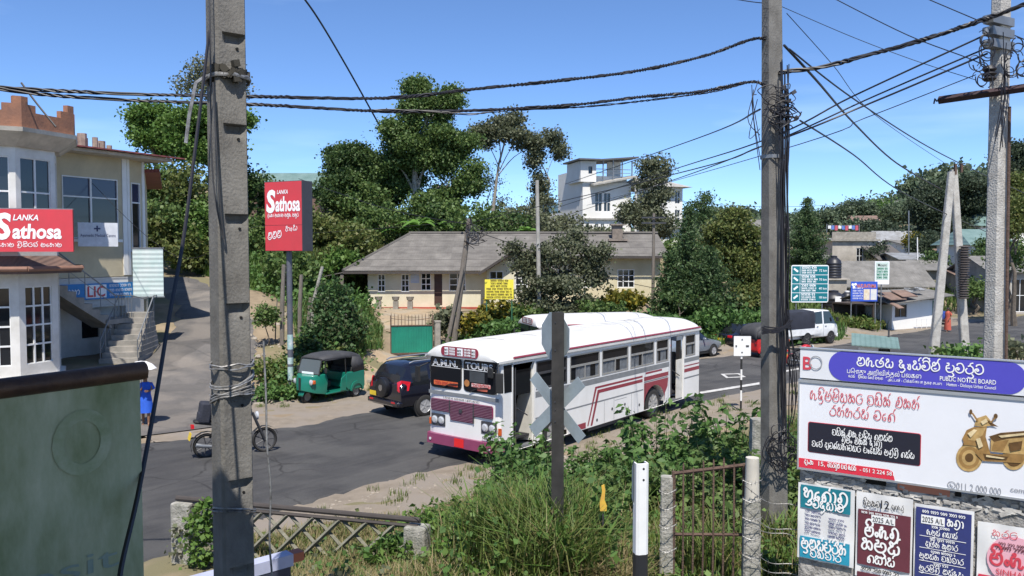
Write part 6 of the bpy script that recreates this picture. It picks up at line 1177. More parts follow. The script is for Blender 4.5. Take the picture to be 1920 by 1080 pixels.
    if near:
        A = dict(bold=.03); 
        for s_, x, wd in (('A.M.N.', -.60, .90), ('TOURS', .57, .90)):
            o = latin(s_, .165, PRINT, t, x, 2.462, -.024, width=wd, bold=.09); face(o, -.04)
            o = latin(s_, .135, PRINTK, t, x, 2.477, -.027, width=wd*.96, bold=-.07); face(o, -.04)
        q = MB(); q.b(-1.08, -.06, -.022, -.019, 2.425, 2.437); q.b(.06, 1.08, -.022, -.019, 2.425, 2.437); face(q.build('visor_line', PRINT, t, smooth=0), -.04)
        for x0, x1, z0, z1, m in ((-1.0, -.15, 1.94, 2.06, mat('sticker_orange', (.70, .20, .05), .5, col2=(.6, .05, .03), scale=15)), (.32, .95, 2.0, 2.1, mat('sticker_white', (.7, .68, .65), .5, col2=(.65, .1, .08), scale=14)), (.5, .85, 1.92, 1.99, mat('sticker_red', (.6, .14, .08), .5))): face(plate(t, x0, x1, z0, z1, m, -.022, .003, .02, name='sticker'), -.04)
        q = MB(); [scribble(q, a, b, z, .07, -.026, 5, .22) for a, b, z in ((-.95, -.2, 1.965), (.36, .9, 2.015))]; face(q.build('sticker_print', mat('ink_darkred', (.35, .03, .03), .5), t, smooth=0), -.04)
        q = MB(); q.lathe([(.09, -.022), (.09, -.02)], (.16, 0, 2.08), 16, 'y'); face(q.build('round_sticker', mat('sticker_amber', (.55, .25, .06), .5, col2=(.3, .1, .05), scale=12), t, smooth=0), -.04)
        q = MB(); q.b(.25, .75, -.0165, -.016, 2.12, 2.40); face(q.build('inside_panel', mat('seat_grey', (.05, .055, .06), .6), t, smooth=0), -.04)
    q = MB(); [q.tube([(x, -.03, 1.86), (x+.3, -.04, 1.99), (x+.62, -.035, 2.02)], .011, 5) for x in (-.75, .25)]; face(q.build('wiper', BLACK, t), -.04)
    db = plate(t, -.66, .62, 2.745, 3.0, MARN, -.012, .012, .11, name='destination_board'); face(db, -.135)
    for x0, x1 in ((-.53, -.40), (-.09, .10), (.40, .52)): plate(db, x0, x1, 2.775, 2.97, PRINT, -.017, .003, name='number_panel')
    q = MB(); [scribble(q, a, b, z, .05, -.018, k, .3) for k, (a, b) in enumerate(((-.36, -.14), (.14, .36))) for z in (2.78, 2.85, 2.92)]; q.build('lettering', PRINT, db, smooth=0); q = MB(); [scribble(q, a, b, z, .05, -.021, 9, .25) for a, b in ((-.52, -.41), (-.08, .09), (.41, .51)) for z in (2.8, 2.88)]; q.build('numbers', PRINTK, db, smooth=0)
    q = MB(); q.b(-1.2, 1.2, -.006, .0, 1.69, 1.78); face(q.build('front_band', BGREY, t, smooth=0), -.045)
    if near: face(latin('LANKA ASHOK LEYLAND', .055, STEELD, t, -.05, 1.60, -.01, width=1.25, bold=.02), -.045)
    gp_ = [(-1.12, 1.30), (-1.08, 1.24), (-.46, 1.24), (-.40, 1.05), (.34, 1.05), (.40, 1.24), (.98, 1.24), (1.02, 1.30), (1.02, 1.52), (.98, 1.57), (-1.08, 1.57), (-1.12, 1.52)]
    q = MB(); q.prism(gp_, -.012, .01); gr = face(q.build('grille', mat('grille_maroon', (.20, .015, .07), .4), t, smooth=0), -.045)
    q = MB(); [q.b(-1.1, 1.0, -.03, -.0125, z, z+.008) for z in (1.27, 1.31, 1.35, 1.39, 1.43, 1.47, 1.51, 1.55)]; [q.b(-.42, .36, -.03, -.0125, z, z+.008) for z in (1.08, 1.12, 1.16, 1.2, 1.235)]; q.build('slats', mat('slat_pale', (.30, .17, .22), .4, .2), gr, smooth=0)
    q = MB(); [q.b(x, x+.03, -.034, -.0125, 1.06 if abs(x) < .45 else 1.24, 1.57) for x in (-.45, .37)]; q.lathe([(.055, -.05), (.055, -.03)], (-.04, 0, 1.33), 12, 'y'); q.build('badge', STEELD, gr, smooth=30)
    for x0 in (-1.12, .62):
        hl = plate(t, x0, x0+.5, .84, 1.16, mat('lamp_housing', (.05, .05, .055), .5), -.012, .02, .02, name='headlight'); face(hl, -.03)
        for k in (0, 1):
            q = MB(); c = (x0+.135+.235*k, 0, 1.0); q.lathe([(.10, -.012), (.105, -.028), (.09, -.03), (.07, -.05), (.01, -.055)], c, 18, 'y'); q.build('lamp', mat('lamp_glass', (.55, .56, .57), .15, .2, var=.2, scale=30, spec=.8), hl)
    q = MB(); q.prism([(-1.25, .0), (-1.25, .12), (-1.17, .2), (1.17, .2), (1.25, .12), (1.25, .0), (1.28, -1.2), (1.28, .0)][:6]+[(1.2, -.6), (-1.2, -.6)], .30, .62, 'z') if False else None
    q.add([(-1.265, .25, .38), (-1.265, 0, .38), (-1.18, -.12, .38), (1.18, -.12, .38), (1.265, 0, .38), (1.265, .45, .38), (-1.265, .25, .64), (-1.265, 0, .64), (-1.18, -.10, .64), (1.18, -.10, .64), (1.265, 0, .64), (1.265, .45, .64)], [(i, i+1, i+7, i+6) for i in range(5)]+[(0, 5, 4, 3, 2, 1), (6, 7, 8, 9, 10, 11), (0, 6, 11, 5)]); face(q.build('bumper', mat('bumper_maroon', (.22, .045, .10), .35, var=.08), t, smooth=25), -.03)
    face(plate(t, -.2, .12, .40, .62, mat('patch_red', (.70, .02, .02), .5), -.128, .01, name='red_patch'), -.03); q = MB(); [q.lathe([(.04, -.135), (.035, -.12)], (x, 0, .5), 10, 'y') for x in (-1.05, .98)]; face(q.build('fog_lamp', mat('lens_white', (.6, .6, .6), .2), t), -.03)
    np_ = plate(t, .64, 1.12, .665, .80, mat('plate_white', (.7, .7, .68), .4), -.016, .006, name='number_plate'); face(np_, -.03)
    if near: latin('NB-4705', .085, PRINTK, np_, .88, .688, -.02, bold=.03, width=.42)
    q = MB(); q.b(1.14, 1.24, -.02, .02, .84, 1.02); q.b(-1.24, -1.14, -.02, .02, .84, 1.02); face(q.build('indicator', mat('lens_orange', (.55, .10, .02), .3), t, bevel=.01), .02)
    q = MB(); q.tube([(.0, -1.22, 2.68), (-.22, -1.34, 2.6), (-.25, -1.38, 2.45)], .018, 6); q.tube([(.0, -1.22, 2.0), (-.2, -1.34, 2.15)], .014, 6); mr = q.build('mirror_arm', STEELD, t); q = MB(); q.box((-.26, -1.4, 2.22), (.06, .2, .5), rz=.3); q.box((-.12, -1.0, 2.42), (.05, .2, .26), rz=-.2); q.build('mirror', BLACK, mr, bevel=.02)
    q = MB(); q.tube([(.0, 1.22, 2.5), (-.22, 1.36, 2.4)], .018, 6); q.box((-.24, 1.42, 2.2), (.06, .18, .4), rz=-.3); q.build('far_mirror', BLACK, t)
    q = MB(); q.prism([(.15, 1.9), (.45, 1.9), (.45, 2.6), (.12, 2.6)], -hw-.006, -hw+.004); q.build('quarter_window', GLASSB, t, smooth=0)
    return t
u = V((.617, .787, 0)); rzb = math.atan2(.787, .617)
bus('passenger_bus', 'white and maroon passenger bus with open doors standing nearest on the roadside', (-1.25, 21.26, .02), rzb)
b2 = bus('passenger_bus', 'smaller white bus of which only the roof shows behind the near bus', (.73, 32.45, .02), math.radians(18), 5.3, False, [(.7, 1.7), (3.6, 4.6)]); b2.scale = (.95, .95, .95)
def loftcar(t, st, paint, glass, trim=None):
    """st: (x, zbottom, zbelt, zroof, half width, half roof width, side glass?, top glass?)"""
    body, gl = MB(), MB(); rings = []
    for x, zb, zs, zr, w_, wr, *_ in st:
        half = [(w_*.80, zb), (w_*.95, zb+.06), (w_, zb+(zs-zb)*.35), (w_*1.0, zb+(zs-zb)*.7), (w_*.97, zs), (wr, zr-.05), (wr*.86, zr), (wr*.5, zr+.018), (0, zr+.022)]
        rings.append([V((x, -y, z)) for y, z in half]+[V((x, y, z)) for y, z in half[-2::-1]])
    n = len(rings[0])
    for a in range(len(rings)-1):
        for i in range(n-1):
            k = i if i < n//2 else n-2-i; g = (k == 4 and st[a][6]) or (k >= 5 and st[a][7])
            (gl if g else body).quad(rings[a][i], rings[a+1][i], rings[a+1][i+1], rings[a][i+1])
        body.quad(rings[a][0], rings[a][n-1], rings[a+1][n-1], rings[a+1][0])
    body.add(rings[0], [tuple(range(n))]); body.add(rings[-1], [tuple(range(n-1, -1, -1))])
    for m in (body, gl):
        bm_ = {}; 
    o = body.build('body', paint, t, smooth=0); bm = bmesh.new(); bm.from_mesh(o.data); bmesh.ops.remove_doubles(bm, verts=bm.verts, dist=.002); bmesh.ops.recalc_face_normals(bm, faces=bm.faces); bm.to_mesh(o.data); bm.free(); o.data.polygons.foreach_set('use_smooth', [True]*len(o.data.polygons)); o.data.set_sharp_from_angle(angle=math.radians(48))
    if gl.f: gl.build('windows', glass, t, smooth=30)
def arch_wheels(t, xs_, hw, r, w_=.2, rim=None):
    for x in xs_:
        for s in (-1, 1):
            q = MB(); q.lathe([(r*1.16, s*(hw-.02)), (r*1.16, s*(hw+.012)), (r*1.02, s*(hw+.012)), (r*1.02, s*(hw-.02))], (x, 0, r), 20, 'y', caps=False); q.lathe([(r*1.04, s*(hw+.004)), (.01, s*(hw+.004))], (x, 0, r), 20, 'y', caps=False); q.build('wheel_arch', BLACK, t)
            wheel(t, (x, s*(hw-.06), r), r, w_, 0, rim or RIM)
PB = mat('paint_black', (.008, .008, .014), .12, var=.1, coat=.8)
t = thing('parked_car', 'black four wheel drive car with spare wheel on its tailgate parked behind the near bus', 'car', (-4.16, 27.16, .02), math.radians(43), 'cars parked along the road')
loftcar(t, [(-.06, .42, .72, .78, .80, .76, 0, 0), (-.05, .36, .98, 1.06, .88, .80, 0, 0), (.0, .34, 1.02, 1.10, .90, .80, 0, 1), (.10, .34, 1.03, 1.34, .90, .75, 0, 1), (.28, .34, 1.03, 1.58, .905, .70, 0, 0), (.42, .34, 1.03, 1.66, .905, .69, 1, 0), (1.05, .33, 1.02, 1.70, .91, .71, 0, 0), (1.15, .33, 1.02, 1.70, .91, .71, 1, 0), (1.95, .33, 1.0, 1.70, .91, .71, 0, 0), (2.05, .33, 1.0, 1.69, .91, .71, 1, 0), (2.75, .33, .98, 1.62, .91, .68, 1, 1), (3.35, .33, .98, 1.08, .90, .78, 0, 0), (4.1, .34, .92, .95, .87, .74, 0, 0), (4.38, .38, .78, .80, .78, .66, 0, 0)], PB, GLASS)
arch_wheels(t, (.85, 3.5), .89, .35)
t.scale = (1.04, 1.04, 1.05)
q = MB(); q.lathe([(.25, -.19), (.31, -.17), (.325, -.12), (.325, -.02)], (0, 0, 0), 24, 'x'); o = q.build('spare_wheel_cover', mat('cover_black', (.012, .012, .014), .3), t, (-.0, .05, .92)); q = MB(); q.lathe([(.1, -.196), (.1, -.191)], n=16, axis='x'); q.build('emblem', CHROME, o)
for s in (-1, 1):
    q = MB(); q.add([(-.07, s*.80, .86), (.22, s*.915, .90), (.30, s*.90, 1.16), (.02, s*.80, 1.22), (-.075, s*.70, 1.16), (-.075, s*.70, .9)], [(0, 1, 2, 3), (0, 3, 4, 5)]); o = q.build('tail_light', mat('lens_red', (.55, .01, .02), .15, spec=.8), t, smooth=0); md = o.modifiers.new('t', 'SOLIDIFY'); md.thickness = .02
q = MB(); q.b(-.16, -.04, -.84, .84, .40, .56); q.b(-.15, -.02, -.93, -.84, .42, .56); q.build('bumper', PB, t, bevel=.03); q = MB(); q.b(-.17, -.161, -.7, -.5, .5, .55); q.b(-.17, -.161, .5, .7, .5, .55); q.build('reflector', _M['lens_red'], t, smooth=0); q = MB(); q.b(-.165, -.161, -.6, .8, .415, .43); q.build('chrome_strip', CHROME, t)
YEL = mat('plate_yellow', (.72, .50, .03), .4); q = MB(); q.b(-.095, -.08, .44, .80, .62, .76); o = q.build('number_plate', YEL, t, smooth=0)
for s in (-1, 1): q = MB(); q.tube([(.45, s*.62, 1.70), (.6, s*.64, 1.75), (2.4, s*.64, 1.76), (2.6, s*.62, 1.70)], .022, 6); q.build('roof_rail', ALUM, t)
q = MB(); [q.b(x, x+.16, s*.925-.012, s*.925+.012, .86, .89) for x in (1.2, 2.15) for s in (-1, 1)]; q.build('door_handle', CHROME, t); q = MB(); [q.box((2.75, s*1.0, 1.05), (.1, .2, .14)) for s in (-1, 1)]; q.build('mirror', PB, t, bevel=.03); q = MB(); [q.b(x, x+.008, s*.914-.003, s*.914+.003, .42, 1.0) for x in (1.08, 2.0) for s in (-1, 1)]; q.build('door_seam', BLACK, t, smooth=0)
def sedan(label, loc, rz, paint, plate_=None, h=1.42):
    t = thing('parked_car', label, 'car', loc, rz, 'cars parked along the road')
    loftcar(t, [(-.02, .40, .70, .74, .70, .62, 0, 0), (.06, .32, .86, .90, .80, .68, 0, 0), (.55, .30, .92, .98, .83, .70, 0, 1), (1.15, .28, .93, h-.04, .84, .60, 1, 0), (1.75, .28, .92, h, .84, .60, 0, 0), (1.83, .28, .92, h, .84, .60, 1, 0), (2.45, .28, .90, h-.04, .84, .60, 1, 1), (3.15, .28, .88, .94, .83, .70, 0, 0), (3.9, .30, .78, .81, .80, .66, 0, 0), (4.22, .34, .66, .68, .72, .58, 0, 0), (4.3, .40, .56, .58, .64, .5, 0, 0)], paint, GLASS)
    arch_wheels(t, (.85, 3.4), .82, .31)
    for s in (-1, 1): q = MB(); q.box((4.12, s*.56, .62), (.28, .26, .13), rz=s*.4); q.build('headlight', mat('lamp_glass', (.5, .5, .5)), t, bevel=.02); q = MB(); q.box((.02, s*.56, .78), (.08, .3, .14)); q.build('tail_light', _M['lens_red'], t, bevel=.02)
    q = MB(); [q.box((2.5, s*.92, .98), (.1, .18, .12)) for s in (-1, 1)]; q.build('mirror', paint, t, bevel=.03); q = MB(); q.b(-.05, 4.2, -.78, .78, .2, .30); q.build('sill', BLACK, t, smooth=0)
    if plate_: q = MB(); q.b(-.05, -.022, -.26, .26, .55, .67); q.build('number_plate', plate_, t, smooth=0)
    return t
sedan('silver grey saloon car whose nose shows beyond the tail of the near bus', (7.35, 41.1, .02), math.radians(41), mat('paint_silver', (.30, .34, .38), .3, .4, var=.04, coat=.5))
sedan('dark saloon car with yellow number plate standing behind the small white plate', (11.55, 45.4, .02), math.radians(36), PB, YEL)
def tuktuk(label, loc, rz, paint):
    t = thing('auto_rickshaw', label, 'auto rickshaw', loc, rz, 'three wheeled auto rickshaws'); CAN = mat('canopy_vinyl', (.045, .045, .048), .7, var=.25, scale=3)
    q = MB()                                             # nose and scuttle
    rings = [[(2.62, .12, .50), (2.62, .14, .86), (2.58, .10, 1.0)], [(2.52, .30, .46), (2.50, .36, .88), (2.44, .34, 1.02)], [(2.28, .46, .38), (2.26, .54, .84), (2.22, .54, 1.04)], [(1.95, .54, .32), (1.93, .62, .8), (1.98, .60, 1.05)], [(1.86, .55, .32), (1.85, .63, .8), (1.92, .61, 1.05)]]
    vs = []; 
    for r_ in rings: vs += [V((x, -y, z)) for x, y, z in r_]+[V((x, y, z)) for x, y, z in r_[::-1]]
    q.add(vs, [(a*6+i, a*6+(i+1) % 6, (a+1)*6+(i+1) % 6, (a+1)*6+i) for a in range(4) for i in range(6)]+[tuple(range(6)), tuple(range(29, 23, -1))]); q.build('nose', paint, t, smooth=40, bevel=.015)
    q = MB(); q.b(.1, 1.9, -.6, .6, .30, .36); q.prism([(.0, .42), (.05, .34), (.85, .34), (.95, .45), (.95, .98), (.02, .98)], -.64, .64, 'y'); q.prism([(.95, .34), (1.25, .34), (1.2, .8), (.95, .95)], -.63, -.60, 'y'); q.prism([(.95, .34), (1.25, .34), (1.2, .8), (.95, .95)], .60, .63, 'y'); q.build('body', paint, t, smooth=30, bevel=.02)
    for s in (-1, 1): q = MB(); q.prism([(.42+.34*math.cos(a_*.314), .30+.34*math.sin(a_*.314)) for a_ in range(11)]+[(.42+.27*math.cos(a_*.314), .26+.27*math.sin(a_*.314)) for a_ in range(10, -1, -1)], s*.60, s*.675, 'y'); q.build('fender', paint, t, smooth=40)
    q = MB(); vs = []; st = [(2.08, 1.60, .52, .06), (2.0, 1.66, .58, .1), (1.6, 1.72, .63, .16), (1.0, 1.74, .65, .18), (.45, 1.70, .65, .2), (.12, 1.58, .62, .2), (.0, 1.35, .60, .2), (-.04, .99, .60, .2)]
    for x, z, w_, r_ in st:
        for k in range(9): a = -1+k/4; vs.append((x-(.0 if z > 1.3 else 0), w_*math.copysign(min(1, abs(a)**.75), a), z-(r_ if abs(a) > .99 else r_*.35*abs(a)**4)))
    q.add(vs, [(a*9+k, a*9+k+1, (a+1)*9+k+1, (a+1)*9+k) for a in range(len(st)-1) for k in range(8)])
    for s in (-1, 1): q.add([(.0, s*.605, .98), (.62, s*.63, .98), (.72, s*.635, 1.3), (.66, s*.645, 1.56), (.3, s*.645, 1.52), (.06, s*.61, 1.35)], [tuple(range(6))]); q.b(.66, 1.95, s*.61-.02, s*.61+.02, 1.53, 1.6)
    o = q.build('canopy', CAN, t, smooth=45); md = o.modifiers.new('t', 'SOLIDIFY'); md.thickness = .02
    q = MB(); wp = [(2.20, .52, 1.04), (2.05, .50, 1.57)]; P4 = [V((2.22, -.55, 1.045)), V((2.22, .55, 1.045)), V((2.05, .52, 1.58)), V((2.05, -.52, 1.58))]
    for a in range(4): q.tube([P4[a], P4[(a+1) % 4]], .024, 6)
    q.tube([(1.93, -.6, 1.05), (1.98, -.6, 1.58)], .02, 6); q.tube([(1.93, .6, 1.05), (1.98, .6, 1.58)], .02, 6)
    for s in (-1, 1): q.tube([(.95, s*.61, .9), (1.0, s*.62, 1.55)], .02, 6)
    f = q.build('windscreen_frame', BLACK, t); q = MB(); q.add(P4+[p-V((.01, 0, 0)) for p in P4], [(0, 1, 2, 3), (7, 6, 5, 4)]); q.build('windscreen', mat('screen_glass', (.10, .12, .13), .06, var=0, spec=.8), f, smooth=0)
    q = MB(); q.b(2.245, 2.25, -.3, .3, 1.05, 1.13); q.build('sticker', PRINT, f, smooth=0)
    q = MB(); q.b(.55, .95, -.55, .55, .55, .72); q.b(.5, .6, -.55, .55, .72, 1.15); q.b(1.35, 1.65, -.25, .25, .5, .72); q.b(.12, .5, -.57, .57, .36, 1.5); q.build('seat', mat('seat_black', (.02, .02, .022), .7), t, bevel=.03)
    q = MB(); q.tube([(1.85, -.3, 1.08), (1.95, 0, 1.02), (1.85, .3, 1.08)], .02, 6); q.tube([(1.95, 0, 1.0), (2.2, 0, .5)], .03, 6); q.build('handlebar', BLACK, t)
    for s in (-1, 1): q = MB(); q.lathe([(.095, 0), (.1, .04), (.06, .06), (.01, .065)], (0, 0, 0), 14, 'x'); o = q.build('headlight', _M['lamp_glass'], t, (2.44, s*.40, .80)); q = MB(); q.box((2.40, s*.48, .80), (.1, .12, .13)); q.build('indicator', _M['lens_orange'], t, bevel=.02)
    q = MB(); q.b(2.61, 2.64, -.05, .05, .52, .95); q.build('nose_strip', BLACK, t, bevel=.01)
    q = MB(); vs = []
    for k in range(7):
        a = math.radians(10+160*k/6); vs += [(2.32+.29*math.cos(a), y, .24+.29*math.sin(a)) for y in (-.13, -.1, .1, .13)]
    q.add(vs, [(k*4+i, k*4+i+1, (k+1)*4+i+1, (k+1)*4+i) for k in range(6) for i in range(3)]); o = q.build('mudguard', paint, t); md = o.modifiers.new('t', 'SOLIDIFY'); md.thickness = .012
    wheel(t, (2.32, 0, .23), .23, .12, 0, STEEL); wheel(t, (.42, .52, .23), .23, .13, 0, STEEL); wheel(t, (.42, -.52, .23), .23, .13, 0, STEEL)
    q = MB(); [q.box((2.05, s*.72, 1.2), (.03, .12, .16)) for s in (-1, 1)]; q.build('mirror', BLACK, t, bevel=.01); q = MB(); q.b(-.06, -.03, -.2, .2, .6, .72); q.build('number_plate', YEL, t, smooth=0); q = MB(); [q.b(-.03, .0, s*.55-.05, s*.55+.05, .75, .9) for s in (-1, 1)]; q.build('tail_light', _M['lens_red'], t, smooth=0)
    return t
tuktuk('green auto rickshaw with black canopy parked beside the ivy bank', (-6.1, 31.45, .02), math.radians(-124), mat('paint_green', (.008, .17, .115), .3, var=.05, coat=.4))
tuktuk('red auto rickshaw with black canopy half hidden behind the dark cable hung pole', (12.1, 42.2, .02), math.radians(30), mat('paint_red', (.50, .02, .02), .3, var=.05, coat=.4))
# crew-cab truck
t = thing('crew_truck', 'white crew cab truck with dark canvas canopy waiting by the road bend', 'truck', (15.06, 46.98, .02), math.radians(34.8)); TW = mat('truck_white', (.78, .78, .76), .3, coat=.3)
loftcar(t, [(2.45, .5, 1.22, 1.93, .80, .72, 0, 0), (2.52, .45, 1.22, 1.97, .82, .72, 1, 0), (3.2, .42, 1.22, 2.0, .83, .73, 0, 0), (3.32, .42, 1.21, 2.0, .83, .73, 1, 0), (3.95, .42, 1.2, 1.97, .83, .72, 1, 1), (4.52, .42, 1.15, 1.22, .83, .78, 0, 0), (4.66, .42, 1.0, 1.04, .80, .74, 0, 0), (4.68, .5, .8, .84, .76, .7, 0, 0)], TW, GLASS)
q = MB(); q.b(.0, 2.44, -.83, .83, .62, 1.02); q.b(-.04, 4.2, -.55, .55, .40, .61); q.build('bed', TW, t, bevel=.02)
q = MB(); q.prism([(-.84, 1.021), (-.86, 1.75), (-.74, 1.98), (0, 2.05), (.74, 1.98), (.86, 1.75), (.84, 1.021)], -.03, 2.43, 'x'); q.build('canopy', mat('canvas_dark', (.022, .024, .035), .75, var=.3, scale=2, bump=.3), t, smooth=30)
for x in (1.75, 4.0):
    for s in (-1, 1): wheel(t, (x, s*.74, .33), .33, .2, 0, mat('wheel_grey', (.3, .3, .3)))
    q = MB(); [q.lathe([(.38, s*.835), (.01, s*.835)], (x, 0, .40), 18, 'y', caps=False) for s in (-1, 1)]; q.build('wheel_arch', BLACK, t)
q = MB(); q.b(4.6, 4.74, -.80, .80, .38, .60); q.build('bumper', TW, t, bevel=.03); q = MB(); [q.box((4.68, s*.6, .76), (.06, .26, .16)) for s in (-1, 1)]; q.build('headlight', _M['lamp_glass'], t, bevel=.01); q = MB(); [q.b(x, x+.14, s*.845-.01, s*.845+.01, 1.06, 1.09) for x in (2.6, 3.4) for s in (-1, 1)]; q.build('door_handle', BLACK, t); q = MB(); [q.b(x, x+.01, s*.835-.003, s*.835+.003, .5, 1.2) for x in (3.24, 4.3) for s in (-1, 1)]; q.build('door_seam', BGREY, t); q = MB(); [q.box((4.35, s*.98, 1.45), (.06, .14, .24)) for s in (-1, 1)]; q.build('mirror', BLACK, t, bevel=.02)
# blue three wheeler / van far right
a = G(1824, 580); t = sedan('small dark blue car far along the road behind the leaning poles', (32.6, 61.5, .02), math.radians(150), mat('paint_blue', (.03, .06, .28), .3, coat=.4), None, 1.5)
def motorbike(label, loc, rz, paint):
    t = thing('motorcycle', label, 'motorcycle', loc, rz, 'motorcycles')
    for x in (0, 1.34): wheel(t, (x, 0, .3), .3, .1, 0, STEELD, spokes=7, wire=True)
    q = MB(); q.tube([(0, .09, .3), (.5, .09, .38), (.62, .06, .45)], .03, 6); q.tube([(0, -.09, .3), (.5, -.09, .38)], .03, 6); q.tube([(.1, .1, .45), (.25, .1, .7)], .03, 6); q.tube([(.1, -.1, .45), (.25, -.1, .7)], .03, 6); q.tube([(.2, 0, .72), (.95, 0, .88), (.9, 0, .5), (.55, 0, .3), (.3, 0, .5)], .03, 6); q.build('frame', STEELD, t)
    q = MB(); q.box((.68, 0, .45), (.36, .28, .32)); q.lathe([(.09, -.17), (.1, .17)], (.72, 0, .38), 12, 'y'); q.tube([(.8, -.14, .35), (.5, -.16, .24), (-.1, -.17, .34), (-.25, -.17, .38)], [.03, .03, .05, .055], 8); q.build('engine', STEEL, t, bevel=.03)
    q = MB(); q.prism([(.55, .78), (.98, .86), (1.02, .96), (.8, 1.04), (.56, .92)], -.13, .13); q.build('tank', paint, t, smooth=30, bevel=.05)
    q = MB(); q.prism([(-.28, .86), (.1, .78), (.56, .80), (.56, .88), (.1, .88), (-.26, .94)], -.13, .13); q.build('seat', BLACK, t, bevel=.04)
    q = MB(); [q.tube([(1.34, s*.09, .3), (1.05, s*.09, 1.0)], .025, 6) for s in (-1, 1)]; q.tube([(.85, -.36, 1.1), (1.0, -.2, 1.08), (1.02, .2, 1.08), (.85, .36, 1.1)], .016, 6); q.build('fork', STEELD, t)
    q = MB(); q.lathe([(.02, -.04), (.1, .0), (.1, .05)], (1.14, 0, .9), 14, 'x'); q.build('headlight', _M['lamp_glass'], t)
    q = MB(); vs = []
    for x0, a0, a1 in ((0, 60, 200), (1.34, 20, 140)):
        st = len(vs)
        for k in range(7): a = math.radians(a0+(a1-a0)*k/6); vs += [(x0+.34*math.cos(a), y, .3+.34*math.sin(a)) for y in (-.07, .07)]
        q.add(vs[st:], [(k*2, k*2+1, k*2+3, k*2+2) for k in range(6)])
    q.build('mudguard', paint, t, smooth=40); q = MB(); q.box((-.36, 0, .56), (.02, .22, .17), ry=.25); q.build('number_plate', YEL, t, smooth=0); q = MB(); q.box((-.3, 0, .78), (.07, .14, .08)); q.build('tail_light', _M['lens_red'], t); q = MB(); [q.box((.95, s*.42, 1.28), (.02, .12, .08)) for s in (-1, 1)]; [q.tube([(.9, s*.32, 1.1), (.95, s*.4, 1.25)], .008, 5) for s in (-1, 1)]; q.build('mirror', BLACK, t)
    return t
mb_ = G(387, 862); hd_ = math.radians(30)
BK = motorbike('black motorcycle with yellow plate ridden past behind the near concrete pole', (mb_.x, mb_.y, .03), hd_, mat('bike_black', (.015, .015, .018), .3)); BK.scale = (1.13, 1.13, 1.13)
a = G(1487, 690); motorbike('red motorcycle standing behind the dark cable hung pole near the truck', (a.x, a.y+.2, .03), math.radians(20), mat('bike_red', (.45, .02, .03), .35))
# ================================================================ people
def skinned(name, J, E, m, parent, sub=2):
    me = bpy.data.meshes.new(name); me.from_pydata([j[0] for j in J], E, []); o = bpy.data.objects.new(name, me); COL.objects.link(o)
    o.modifiers.new('s', 'SKIN'); s = o.modifiers.new('u', 'SUBSURF'); s.levels = sub; s.render_levels = sub
    for i, j in enumerate(J): r = j[1]; me.skin_vertices[0].data[i].radius = (r, r) if not isinstance(r, tuple) else r
    me.skin_vertices[0].data[0].use_root = True
    bpy.context.view_layer.update(); out = bpy.data.meshes.new_from_object(o.evaluated_get(bpy.context.evaluated_depsgraph_get())); bpy.data.objects.remove(o)
    return out
def body(parent, J, E, hands, face_, m):
    """one continuous figure: skinned skeleton, hands with five fingers, a face"""
    me = skinned('body', J, E, m, parent); bm = bmesh.new(); bm.from_mesh(me)
    for w_, d, sd in hands:                                # wrist, direction of the hand, side the thumb leaves
        w_, d = V(w_), V(d).normalized(); sd = V(sd).normalized(); n = d.cross(sd)
        FJ = [(w_, .026), (w_+d*.05, .032), (w_+d*.085, .03)]; FE = [(0, 1), (1, 2)]
        for k, (o_, ln) in enumerate(((-.027, .062), (-.009, .075), (.009, .07), (.027, .055))):
            b = w_+d*.085+sd*-o_; i = len(FJ); FJ += [(b, .0095), (b+d*ln*.5+n*.012, .0085), (b+d*ln*.85+n*.04, .007)]; FE += [(2, i), (i, i+1), (i+1, i+2)]
        i = len(FJ); FJ += [(w_+d*.03+sd*.036, .011), (w_+d*.065+sd*.05+n*.018, .009)]; FE += [(1, i), (i, i+1)]
        hm = skinned('hand', FJ, FE, m, parent, 1); bm.from_mesh(hm)
    c, f, r = V(face_[0]), V(face_[1]).normalized(), face_[2]; up = V((0, 0, 1)); sd = f.cross(up)
    for p, s in ((c+f*r*1.02-up*r*.12, (.22, .16, .34)), (c+sd*r*.98-up*.01, (.1, .16, .3)), (c-sd*r*.98-up*.01, (.1, .16, .3)), (c+f*r*.9+sd*r*.36+up*r*.12, (.14,)*3), (c+f*r*.9-sd*r*.36+up*r*.12, (.14,)*3), (c+f*r*.92-up*r*.52, (.34, .1, .1))):
        bmesh.ops.create_icosphere(bm, subdivisions=1, radius=1, matrix=Matrix.Translation(p) @ Matrix.Rotation(math.atan2(sd.y, sd.x), 4, 'Z') @ Matrix.Diagonal((*[r*q for q in (s if len(s) == 3 else s*3)], 1)))
    out = bpy.data.meshes.new('body'); bm.to_mesh(out); bm.free(); out.materials.append(m); out.polygons.foreach_set('use_smooth', [True]*len(out.polygons))
    return link('body', out, parent)
def loftring(name, rings, m, parent, n=18, fold=0):
    q = MB(); vs = []
    for cx, cy, z, rx, ry in rings:
        for k in range(n):
            a = 6.2832*k/n; g = 1+fold*math.sin(a*5)*(1 if z < .8 else 0); vs.append((cx+rx*math.cos(a)*g, cy+ry*math.sin(a)*g, z))
    q.add(vs, [(a*n+k, a*n+(k+1) % n, (a+1)*n+(k+1) % n, (a+1)*n+k) for a in range(len(rings)-1) for k in range(n)]+[tuple(range(n-1, -1, -1)), tuple(range((len(rings)-1)*n, len(rings)*n))]); return q.build(name, m, parent, smooth=50)
